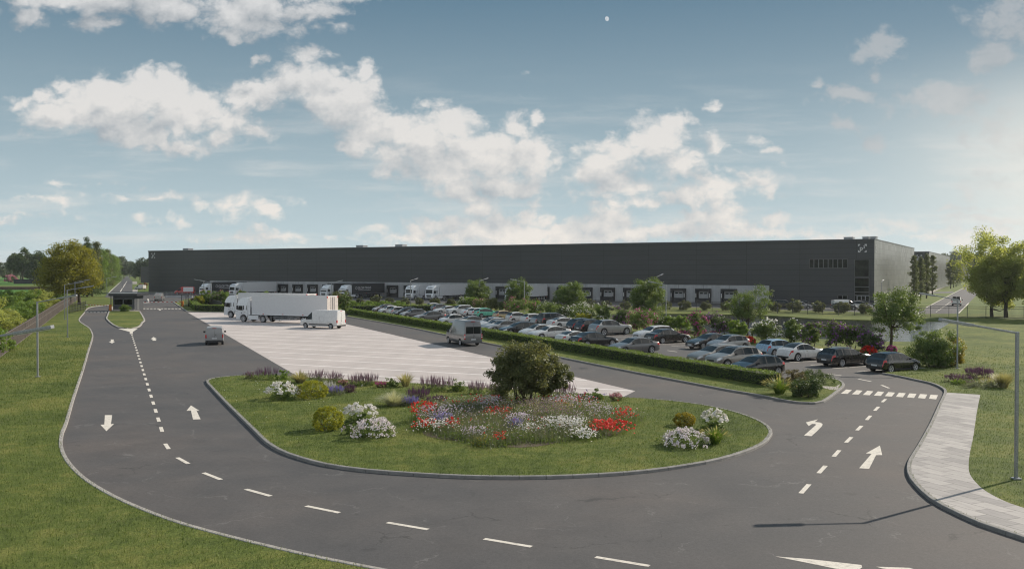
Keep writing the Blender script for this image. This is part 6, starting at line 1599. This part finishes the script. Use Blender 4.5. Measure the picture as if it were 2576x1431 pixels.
# right hand bed on the lawn
mound('flower_clump', 'low dark purple clump at the left of the lawn bed', 'flowers', G(2410, 960, Zg), .95, .50, L_plum, 1300, .07, (), (('flower_spikes', F_sage, 160, .25, .03),), 210)
mound('flower_clump', 'bright green leafy clump in front of the purple one', 'plant', G(2412, 966, Zg), .55, .35, L_bright, 900, .09, (), (), 211)
mound('flower_clump', 'tall dark purple spiky clump in the lawn bed', 'flowers', G(2464, 951, Zg), .95, .65, L_plum, 1300, .08, (), (('flower_spikes', F_sage, 260, .42, .035),), 212)
mound('flower_clump', 'airy white flowering clump left of the straw grass', 'flowers', G(2490, 972, Zg), .90, .45, L_grey, 1500, .07, (('blossom', F_white, 160, .05),), (('flower_spikes', L_straw, 120, .4, .02),), 213)
mound('flower_clump', 'low sage green clump at the front of the lawn bed', 'plant', G(2452, 974, Zg), 1.0, .32, L_grey, 1500, .07, (), (), 214)
tuft('fountain_grass', 'upright straw coloured grass at the right of the lawn bed', 'ornamental grass', G(2524, 975, Zg), .85, 1.05, L_straw, 700, 2, w=.011, upright=.85)
# ================================================================ plants on the island
def M(label, px, w, h, lm, fl=(), sp=(), nl=1100, lf=.06, nm='flower_clump', cat='flowers', stemh=0, seed=0, aspect=.5):
    p = G(px[0], px[1], Zg); r = w * p.y / F / 2
    return mound(nm, label, cat, p + Vector((0, r * .5)), r, h, lm, int(nl * max(1, min(2.5, r / .6))), lf, fl, sp, seed + int(px[0]), stemh=stemh, aspect=aspect)
SP = lambda m, n=90, h=.42, w=.034: (('flower_spikes', m, int(n * .62), h, w),)
M('low mauve spiked clump at the left tip of the island border', (626, 953), 34, .42, L_olive, (), SP(F_mauve, 90, .30))
M('tall purple sage at the left end of the island border', (668, 956), 60, .50, L_mid, (), SP(F_sage, 110, .62))
M('fresh green leafy plant right of the purple sage', (709, 955), 34, .70, L_bright, lf=.10, nl=1000, nm='leafy_plant', cat='plant')
tuft('fountain_grass', 'straw coloured grass clump in the island border, left', 'ornamental grass', G(755, 962, Zg), .95, .95, L_straw, 420, 3)
M('mauve spikes behind the yellow green ball', (797, 960), 46, .45, L_grey, (), SP(F_mauve, 120, .55))
M('dark mauve spiked clump right of the straw grass', (838, 966), 50, .55, L_olive, (), SP(F_mauve, 130, .55))
M('low reddish heather between the mauve and lavender clumps', (862, 969), 26, .32, L_brown, (), SP(F_pink, 70, .18))
M('long lavender border clump, left one', (898, 971), 52, .42, L_mid, (('blossom', F_white, 40, .05),), SP(F_mauve, 150, .62))
M('lavender border clump, just right of the long one', (930, 970), 40, .42, L_mid, (), SP(F_mauve, 110, .62))
M('red heather left of the leafy plant in the border', (957, 975), 34, .40, L_brown, (), SP(F_magenta, 110, .18))
M('glossy green leafy plant beside the red heather', (985, 973), 34, .62, L_mid, lf=.10, nl=900, nm='leafy_plant', cat='plant')
tuft('fountain_grass', 'fine pale yellow grass behind the silver one', 'ornamental grass', G(1020, 972, Zg), .72, .95, L_straw, 300, 4, upright=.8)
M('pink lavender clump behind the dark purple sage', (1082, 982), 48, .42, L_mid, (), SP(F_mauve, 140, .72))
M('pink lavender clump left of the round leafy plant', (1118, 984), 44, .42, L_mid, (), SP(F_mauve, 120, .68))
M('round leafy green plant in the middle of the border', (1152, 985), 42, .68, L_mid, lf=.10, nl=1200, nm='leafy_plant', cat='plant')
M('lavender clump just left of the central tree', (1197, 991), 46, .40, L_mid, (), SP(F_mauve, 120, .62))
M('lavender clump hidden partly by the central tree', (1240, 994), 40, .40, L_mid, (), SP(F_mauve, 90, .55))
M('tall thin lavender right of the central tree', (1420, 1001), 62, .48, L_grey, (), SP(F_mauve, 150, .62))
M('dark green leafy mound with a few pink flowers', (1494, 1006), 66, .62, L_mid, (('blossom', F_blue, 30, .07),), (), lf=.10, nl=1800, nm='leafy_plant', cat='plant')
M('crimson tinted clump beside the dark green leafy mound', (1466, 1004), 26, .40, L_brown, (('blossom', F_magenta, 60, .06),))
M('isolated reddish heather at the right end of the border', (1549.7, 1008), 34, .45, L_olive, (), SP(F_pink, 150, .20))
# clumps in the lawn
mound('phlox', 'big white flower clump nearest the island corner', 'flowers', G(709.7, 1004, Zg) + Vector((0, .3)), .95, .62, L_mid, 2600, .085, (('blossom', F_white, 520, .11),), (), 301, stemh=.30)
def ball(label, px, r, h, lm, seed=0, nl=5200):
    return tree('shrub', label, 'shrub', G(px[0], px[1], Zg) + Vector((0, r * .5)), h, r, h * .55, lm, nleaf=nl, leaf=.065, nclump=340, trunk_r=.02, seed=seed, stems=2, base_z=Zg, shape='ball', clr=.14)
ball('yellow green ball bush right of the big white flowers', (779.4, 1003), .92, .98, L_yellow, 302)
ball('round yellow green ball bush alone in the island lawn', (821, 1084), .70, 1.10, L_yellow, 303)
M('silvery thin grasses behind the ball bush', (822, 985), 40, .40, L_grey, (), SP(F_white, 110, .45, .02))
M('blue lavender right of the first ball bush', (842, 994), 48, .42, L_grey, (), SP(F_blue, 190, .34))
M('dark purple clump right of the blue lavender', (879, 987), 34, .42, L_plum, (), SP(F_sage, 130, .24))
tuft('fountain_grass', 'silver white fountain grass on the island', 'ornamental grass', G(990, 1020, Zg), 1.15, 1.0, leaf_mat('blade_silver', (.20, .20, .15), (.36, .36, .28), (.58, .57, .48)), 900, 5, w=.009, upright=.35)
M('tall dark purple sage behind the blue lavender', (1052, 1014), 62, .72, L_plum, (), SP(F_sage, 170, .52))
M('vivid blue lavender in front of the purple sage', (1031, 1021), 44, .36, L_grey, (), SP(F_blue, 210, .34))
M('low dark plum clump right of the tall sage', (1098, 1018), 56, .48, L_plum, (), SP(F_sage, 150, .22))
mound('phlox', 'tall white flowers right of the lone ball bush', 'flowers', G(903, 1066, Zg) + Vector((0, .3)), .80, .50, L_mid, 2000, .08, (('blossom', F_white, 430, .12),), (), 304, stemh=.42)
mound('phlox', 'wide mound of lilac white flowers in front of the tall white ones', 'flowers', G(938, 1102, Zg) + Vector((0, .3)), .92, .72, L_mid, 2400, .07, (('blossom', F_blush, 900, .075),), (), 305, stemh=.08)
M('small pink flowered clump between ball bush and lilac mound', (873, 1094), 30, .45, L_mid, (('blossom', F_lilac, 60, .08),))
ball('small yellow flowering bush at the right end of the island', (1724, 1072), .52, .62, leaf_mat('leaf_gold', (.09, .10, .012), (.19, .17, .018), (.34, .27, .03)), 306, 3000)
mound('phlox', 'tall white irises at the right end of the island', 'flowers', G(1799, 1082, Zg) + Vector((0, .3)), .58, .52, L_mid, 1500, .09, (('blossom', F_white, 240, .13),), (), 307, stemh=.40)
mound('phlox', 'wide mound of lilac white flowers at the right end of the island', 'flowers', G(1728, 1124, Zg) + Vector((0, .3)), .92, .62, L_mid, 2400, .07, (('blossom', F_blush, 850, .075),), (), 308, stemh=.06)
tuft('fountain_grass', 'green fountain grass between the irises and the lilac mound', 'ornamental grass', G(1799, 1116, Zg), .62, .85, L_bright, 420, 6, w=.012, plume=(L_straw, 60))
# the wild flower bed
cx0, cy0 = G(1317, 1072, Zg); 
bed_l, bed_r = G(1027, 1062, Zg), G(1607, 1070, Zg); brx = (bed_r - bed_l).length / 2; bc = (bed_l + bed_r) / 2
bry = (G(1317, 1008, Zg).y - G(1317, 1122, Zg).y) / 2; bc = Vector((bc.x, (G(1317, 1008, Zg).y + G(1317, 1122, Zg).y) / 2))
rng = np.random.default_rng(77)
def bed_pts(n, cond=None):
    a = rng.random(n) * 6.283; q = rng.random(n) ** .5
    e = .93 + .07 * np.sin(3 * a + 1) + .05 * np.sin(7 * a + 2) + .04 * np.sin(13 * a) + .04 * rng.normal(size=n)
    return np.stack([bc.x + np.cos(a) * q * brx * e, bc.y + np.sin(a) * q * bry * e], 1), q
P2, q = bed_pts(62000)
hum = .75 + .35 * np.sin(P2[:, 0] * 1.9 + 1) * np.cos(P2[:, 1] * 2.3) + .2 * np.sin(P2[:, 0] * 4.1)
hh = (.20 + .55 * rng.random(len(P2)) ** .8) * (1 - .45 * q ** 3) * hum
P3 = np.concatenate([P2, (Zg + hh * rng.random(len(P2)))[:, None]], 1)
e_a = np.linspace(0, 6.283, 60)[:-1]
sheet('flower_bed_soil', [Vector((bc.x + math.cos(a) * brx * (.96 + .06 * math.sin(3 * a + 1) + .05 * math.sin(7 * a)), bc.y + math.sin(a) * bry * (.96 + .06 * math.sin(3 * a + 1) + .05 * math.sin(7 * a)))) for a in e_a], Zg + .012, simple('soil', (.085, .062, .045), .95, var=.35, scale=2))
me = np_mesh('flower_bed_foliage', leaf_quads(P3, .105, rng, up=.4, aspect=.4), L_mid)
tag(link_mesh('flower_bed_foliage', me), None, None, None, 'stuff')
n = 22000; P2, q = bed_pts(n); a = rng.random(n) * 6.283
hgt = (.35 + .55 * rng.random(n)) * (1 - .35 * q ** 3); w = np.stack([np.cos(a), np.sin(a), 0 * a], 1) * .010
Bp = np.concatenate([P2, np.full((n, 1), Zg)], 1); Tp = Bp + np.stack([np.cos(a + 1) * .1, np.sin(a + 1) * .1, hgt], 1)
tag(link_mesh('flower_bed_stalks', np_mesh('flower_bed_stalks', np.stack([Bp - w, Bp + w, Tp], 1), L_grey)), None, None, None, 'stuff')
for nm_, m_, n_s, sz_ in (('wild_white_flowers', F_white, 900, .055), ('wild_lilac_flowers', F_lilac, 1500, .05), ('wild_mauve_seedheads', F_mauve, 1900, .045), ('wild_straw_seedheads', L_straw, 2600, .045), ('wild_red_flowers', F_red, 130, .08)):
    P2, q = bed_pts(n_s); zz = Zg + (.45 + .42 * rng.random(n_s)) * (1 - .35 * q ** 3)
    tag(link_mesh(nm_, np_mesh(nm_, leaf_quads(np.concatenate([P2, zz[:, None]], 1), sz_, rng, up=1.0, aspect=.9), m_)), None, None, None, 'stuff')
fbn = [0]
def bloom(label, px, w, m, n, s, h=.62, hs=.2, leafm=L_mid):
    """one clump of a single kind of flower in the bed"""
    p = G(px[0], px[1] + 12, Zg); r = w * p.y / F / 2; fbn[0] += 1
    root = empty('flower_clump', p.x, p.y + 0.3, Zg, 0, label, 'flowers', 'flower clumps of the round bed')
    g = np.random.default_rng(400 + fbn[0])
    n = int(n * 1.5); a = g.random(n) * 6.283; q = g.random(n) ** .5 * r
    q = q * (.75 + .5 * g.random(n)); q = q * (1 + .25 * np.sin(a * 3 + fbn[0]))
    P = np.stack([np.cos(a) * q, np.sin(a) * q * .9, (h * 1.22 - hs) + hs * 1.7 * g.random(n) - .1 * (q / r) ** 2], 1)
    N = np.tile((0.0, -0.5, 1.0), (n, 1))
    V = np.concatenate([leaf_quads(P, s, g, N=N, aspect=.95), leaf_quads(P + (0, 0, .01), s * .9, g, N=N, aspect=.95)])
    link_mesh('blossom', np_mesh('blossom', V, m), root)
    b = P.copy(); b[:, 2] = 0; ww = np.stack([np.cos(a), np.sin(a), 0 * a], 1) * .006
    link_mesh('stem', np_mesh('stem', np.stack([b - ww, b + ww, P], 1), leafm), root)
for args in (
 ('red poppies at the left end of the round flower bed', (1060, 1050), 66, F_red, 85, .10, .66, .3),
 ('red poppies low at the left front of the bed', (1064, 1075), 64, F_red, 40, .10, .42, .2),
 ('deep red flowers among the daisies at the left front', (1138, 1078), 36, F_red, 30, .10, .45, .25),
 ('scattered red poppies at the back left of the bed', (1215, 1030), 140, F_red, 45, .09, .7, .25),
 ('dark red flowers left of the tree foot', (1255, 1052), 90, F_red, 70, .09, .5, .25),
 ('small group of red flowers at the very front', (1256, 1108), 34, F_red, 16, .10, .4, .2),
 ('red poppies at the back right of the bed', (1440, 1028), 170, F_red, 38, .09, .7, .25),
 ('dense red flower drift at the right front of the bed', (1530, 1082), 100, F_red, 180, .11, .42, .25),
 ('red poppies at the far right end of the bed', (1572, 1062), 56, F_red, 55, .10, .62, .3),
 ('white daisies at the left front of the bed', (1100, 1078), 110, F_white, 130, .075, .40, .25),
 ('large drift of white daisies right of the middle', (1420, 1082), 130, F_white, 420, .075, .50, .3),
 ('white daisies before the right hand poppies', (1470, 1098), 70, F_white, 120, .075, .34, .2),
 ('white daisies in the middle front', (1335, 1090), 60, F_white, 60, .075, .42, .2),
 ('pale blue phlox at the left of the bed', (1105, 1056), 130, F_lilac, 260, .06, .6, .3),
 ('blue violet flowers behind the left daisies', (1110, 1066), 60, F_blue, 120, .06, .5, .25),
 ('lilac phlox cluster in the middle of the bed', (1305, 1072), 60, F_lilac, 190, .065, .55, .25),
 ('violet flower cluster near the front middle', (1300, 1080), 40, F_blue, 80, .065, .48, .2),
 ('lilac flowers at the front left of the bed', (1195, 1094), 70, F_lilac, 110, .06, .36, .2),
 ('lilac flowers behind the tree on the left', (1235, 1034), 70, F_lilac, 150, .06, .7, .25),
 ('lilac flowers at the back right of the bed', (1430, 1030), 120, F_lilac, 230, .06, .7, .3),
 ('pinkish grey meadow flowers right of the tree foot', (1370, 1045), 150, F_mauve, 650, .05, .62, .45),
 ('pale mauve flowers in front of the tree', (1400, 1060), 130, F_mauve, 420, .05, .55, .4),
 ('pale lilac flowers at the right rear of the bed', (1500, 1052), 110, F_lilac, 160, .055, .6, .35),
 ('straw toned grass heads in the middle of the bed', (1360, 1052), 180, L_straw, 700, .045, .62, .5),
 ('yellow green blossoms at the back right of the bed', (1425, 1040), 50, F_yellow, 40, .06, .5, .3),
 ('yellow blossoms at the front left edge of the bed', (1215, 1112), 60, leaf_mat('leaf_gold', (.09, .10, .012), (.19, .17, .018), (.34, .27, .03)), 90, .06, .28, .2)): bloom(*args)
# ================================================================ vehicles
S = .67083
def s_(x, y): return (x * S, y * S)
C_ = car
C_('hatch', P_brown, 'brownish grey hatchback at the far left corner of the car park', s_(1421, 1173), 'front', 'L')
C_('compact', P_white, 'small white car with a dark side stripe at the left end by the hedge', s_(1441, 1179), 'front', 'L', roof=None)
C_('compact', P_white, 'white hatchback showing its red tail lamp at the hedge, far left', s_(1481, 1184), 'rear', 'R')
C_('hatch', P_dgrey, 'dark grey hatchback half hidden behind a grey hatchback', s_(1502, 1187), 'front', 'L')
C_('hatch', P_grey, 'mid grey hatchback with rounded roof at the hedge', s_(1527.5, 1193.5), 'front', 'L')
C_('sedan', P_grey, 'mid grey saloon with its boot towards the aisle', s_(1583.4, 1205), 'front', 'L')
C_('compact', P_white, 'small white car with pinkish side windows left of the grey minibus', s_(1673.5, 1219.5), 'front', 'L')
C_('sedan', P_silver, 'silver saloon hidden behind the grey minibus roof', s_(1729, 1228), 'front', 'L')
C_('hatch', P_white, 'white hatchback at the back hedge, first in the far row', s_(1617.6, 1166.6), 'rear', 'R')
C_('hatch', P_grey, 'grey hatchback beside the first white one in the far row', s_(1641, 1171), 'rear', 'R')
C_('coupe', P_white, 'white coupe facing left in the far row', s_(1652.5, 1177), 'front', 'L')
C_('suv', P_white, 'white sporty off-roader with sloping tail in the far row', s_(1704.5, 1182), 'front', 'L')
C_('beetle', P_white, 'white rounded car with a red tail lamp in the far row', s_(1757.5, 1188), 'rear', 'R', roof=None)
C_('compact', P_white, 'small white hatchback with tall red lamps beside the mint green car', s_(1783, 1189.5), 'rear', 'R')
C_('hatch', P_mint, 'mint green hatchback in the far row', s_(1805.6, 1190.5), 'rear', 'R')
C_('compact', P_sand, 'sand coloured small hatchback in the far row', s_(1875.8, 1201.5), 'rear', 'R')
C_('compact', P_white, 'small white retro car right of the sand coloured one', s_(1926, 1209.5), 'rear', 'R')
C_('hatch', P_white, 'white hatchback squeezed behind a silver one', s_(1990, 1216), 'rear', 'R')
C_('hatch', P_silver, 'silver hatchback with dark lower bumper in the far row', s_(2028, 1222.5), 'rear', 'R')
C_('fourx4', P_dgrey, 'dark grey boxy off-roader between silver and white cars', s_(2062, 1225), 'rear', 'R')
C_('hatch', P_white, 'white hatchback roof showing behind the white fastback', s_(2081, 1221), 'rear', 'R')
C_('fastback', P_white, 'white fastback with dark lower rear bumper', s_(2099, 1232.5), 'rear', 'R')
C_('suv', P_black, 'black off-roader, leftmost of three dark tall cars', s_(2176, 1246), 'rear', 'R')
C_('suv', P_dgrey, 'dark off-roader behind the large grey luxury car', s_(2209, 1251), 'rear', 'R')
C_('bigsuv', P_silver, 'very large grey luxury off-roader with upright nose', s_(2266, 1258.6), 'rear', 'R', grille='chrome')
C_('sedan', P_black, 'black saloon half hidden behind the minibus and a grey coupe', s_(1812, 1232), 'front', 'L')
C_('hatch', P_white, 'white car with dark roof right behind the minibus', s_(1822, 1236), 'front', 'L', roof=P_black)
C_('coupe', P_silver, 'silver coupe beside the beige grey one', s_(1832, 1241), 'front', 'L')
C_('fastback', P_silver, 'warm grey coupe with long roof right of the minibus', s_(1856, 1246.5), 'front', 'L')
C_('wagon', P_black, 'black estate facing the hedge', s_(1915, 1257), 'front', 'L', rails=True)
C_('hatch', P_white, 'white hatchback with black roof beside the black estate', s_(1992, 1267), 'front', 'L', roof=P_black)
C_('fastback', P_white, 'white liftback facing the hedge', s_(2031.5, 1273.5), 'front', 'L')
C_('coupe', P_white, 'small white sports hatch with its tail to the hedge', s_(2142, 1293), 'rear', 'R')
C_('sedan', P_black, 'long black saloon with red tail lamps at the hedge', s_(2203, 1302.5), 'rear', 'R', spokes=10)
C_('sedan', P_grey, 'dark warm grey saloon with chrome grille at the hedge', s_(2344.5, 1330), 'front', 'L', grille='chrome')
C_('wagon', P_white, 'white people carrier behind the dark saloon in the middle', s_(2427.6, 1275), 'front', 'L')
C_('sedan', P_dgrey, 'dark brown grey saloon parked alone mid row', s_(2485, 1289), 'rear', 'R')
C_('sedan', P_dgrey, 'dark saloon with bright upright grille facing the aisle', s_(2637, 1311), 'front', 'L', grille='chrome', spokes=10)
C_('hatch', P_silver, 'silver hatchback facing the aisle next to the dark saloon', s_(2714, 1317.5), 'front', 'L', roof=P_dgrey)
C_('wagon', P_beige, 'champagne luxury car with square chrome grille at the hedge', s_(2656, 1369), 'front', 'L', grille='chrome', scale=1.04)
C_('suv', P_beige, 'champagne off-roader with black roof at the hedge', s_(2728, 1386), 'front', 'L', roof=P_dgrey, spokes=10)
C_('hatch', P_black, 'glossy black hatchback nearest the hedge end', s_(2918.7, 1408.5), 'rear', 'L', spokes=10)
C_('hatch', P_blue, 'pale blue hatchback beside a white rounded car', s_(2905.7, 1337.5), 'rear', 'R')
C_('beetle', P_white, 'white rounded car with a black roof beside the pale blue one', s_(2993, 1355.5), 'rear', 'R', roof=P_dgrey)
C_('wagon', P_dgrey, 'dark brown estate with silver roof rails', s_(3159, 1376.8), 'rear', 'R', rails=True, spokes=10)
C_('hatch', P_black, 'black hatchback nearest the pond lawn, last in the row', s_(3342.1, 1399.3), 'rear', 'R', scale=1.01)
GW = 'vehicles parked at the warehouse corner'
C_('fourx4', P_dgrey, 'dark boxy off-roader parked at the warehouse behind the bushes', (1958, 777.5), 'rear', 'R', group=GW, th=R(8))
C_('hatch', P_silver, 'silver hatchback right of the boxy off-roader at the warehouse', (1998, 777), 'rear', 'R', group=GW, th=R(-12))
C_('hatch', P_dgrey, 'dark car behind the silver one at the warehouse', (2008, 774), 'rear', 'R', group=GW, th=R(-12))
C_('coupe', P_green, 'green car almost hidden at the warehouse wall', (2000, 772), 'rear', 'R', group=GW, th=R(-12))
C_('wagon', P_dgrey, 'dark grey estate in front of the white van at the warehouse', (2112, 780.5), 'rear', 'R', group=GW, th=R(5))
C_('hatch', P_silver, 'silver car behind the white van at the warehouse entrance', (2150, 776), 'rear', 'R', group=GW, th=R(-10))
C_('hatch', P_dgrey, 'dark car nearest the warehouse entrance doors', (2158, 773), 'rear', 'R', group=GW, th=R(-10))
van('mid', P_white, 'white panel van parked near the warehouse entrance', (2151, 780), 'front', -1, R(3), name='van', group=GW)
van('small', simple('paint_van_grey', (.27, .27, .275), .4, .2, coat=.5, var=.03), 'small silver grey van driving up the left road towards the gate', (2042 / 2.65 * S, (860 + 1148 / 2.65) * S), 'rear', 1, R(107), name='van')
van('cargo', P_white, 'white long cargo van parked on the pale bays', (831.4, 827.5), 'rear', 1, R(155), name='van', plate=True)
van('minibus', P_grey, 'metallic grey high roof van driving along the hedge lane', (1352 / 3.18 * S + 1300 * S, (980 + 1006 / 3.18) * S), 'rear', 1, R(113), rear_glass=True, name='van', tall_lights=True, lower=simple('bumper_grey', (.10, .10, .105), .45))
van('mid', P_silver, 'grey delivery van beyond the entry barrier', (389.3, 757.3), 'rear', 1, R(102), name='van')
rv = van('cargo', P_white, 'red and white delivery van at the warehouse end', (446, 741), 'front', 1, R(187), name='van')
MB().box((1.35, 0, 1.34), (2.1, 2.06, 2.06)).box((1.0, 0, .82), (1.5, 2.04, .9)).build('red_front', P_red, rv, bevel=.3) if False else None
for q in [o_ for o_ in col.objects if o_.parent is rv and o_.name.startswith('body')]: q.data.materials[0] = P_red
for s in (-1, 1): MB().box((-1.3, s * 1.0, 1.62), (3.0, .06, 1.35)).build('side_panel', P_truck, rv, bevel=.02)
vp = van('small', P_white, 'white pickup like van driving away on the right hand road', (2394.5, 769), 'rear', 1, R(62), rear_glass=True, name='van')
van('small', P_white, 'white van parked at the left end of the warehouse beside the avenue', (356, 729), 'rear', 1, R(160), name='van')
# lorries in the truck park
th_t = R(154.2)
def at_front(px, side, th, y=1.14):
    return place_xy(G(*px), (0, side * y), th)
x, y = at_front((613, 810), 1, th_t); lorry('white articulated lorry in the truck park, nearer one with its wheels in view', x, y, th_t, 'white', 'white articulated lorries in the truck park')
x, y = at_front((581, 799.3), 1, th_t); lorry('white articulated lorry in the truck park, parked behind the nearer one', x, y, th_t, 'white', 'white articulated lorries in the truck park')
# lorries backed onto the docks
thd = TH - math.pi / 2 + R(0)
def dock(label, xpx, tr, let=None, daf=False, dist=17.4, grp='lorries backed onto the loading docks', dy=0):
    d = ray(xpx, 740); d2 = Vector((d.x, d.y)); base = A - v2 * dist; k = cross2(base, u2) / cross2(d2, u2); p = d2 * k
    lorry(label, p.x, p.y, thd, tr, grp, True, let, daf)
dock('lorry with a dark grey lettered trailer at the far left docks', 517, 'dark', 'GLOB-TRANS', True)
dock('white lorry with a white trailer next to the far left dark one', 592, 'white')
dock('white cab with a dark trailer behind the other lettered lorry', 822, 'dark', None, True)
dock('lorry with a dark trailer lettered in full view at the docks', 868, 'dark', 'GLOB-TRANS', True)
dock('white lorry with a hedge lamp post in front of its cab', 1036, 'white')
dock('white lorry at the docks right of the one behind the lamp', 1087, 'white')
dock('white lorry at the docks hidden by the second car park tree', 1288, 'white')

# ================================================================ haze
hz = MB().box((0, 2000, 17.5), (6600, 5200, 41)).build('haze', None, None, recalc=True)
hm_ = bpy.data.materials.new('haze'); hm_.use_nodes = True
th_ = NT(hm_.node_tree); ho = th_.n('ShaderNodeOutputMaterial'); pv = th_.n('ShaderNodeVolumePrincipled')
pv.inputs['Color'].default_value = (0.86, 0.91, 0.95, 1); pv.inputs['Density'].default_value = 0.0001; pv.inputs['Anisotropy'].default_value = 0.35
th_.set(ho.inputs['Volume'], pv.outputs[0]); hz.data.materials.append(hm_); hm_.cycles.homogeneous_volume = True if hasattr(hm_.cycles, 'homogeneous_volume') else None
hz['kind'] = 'stuff'
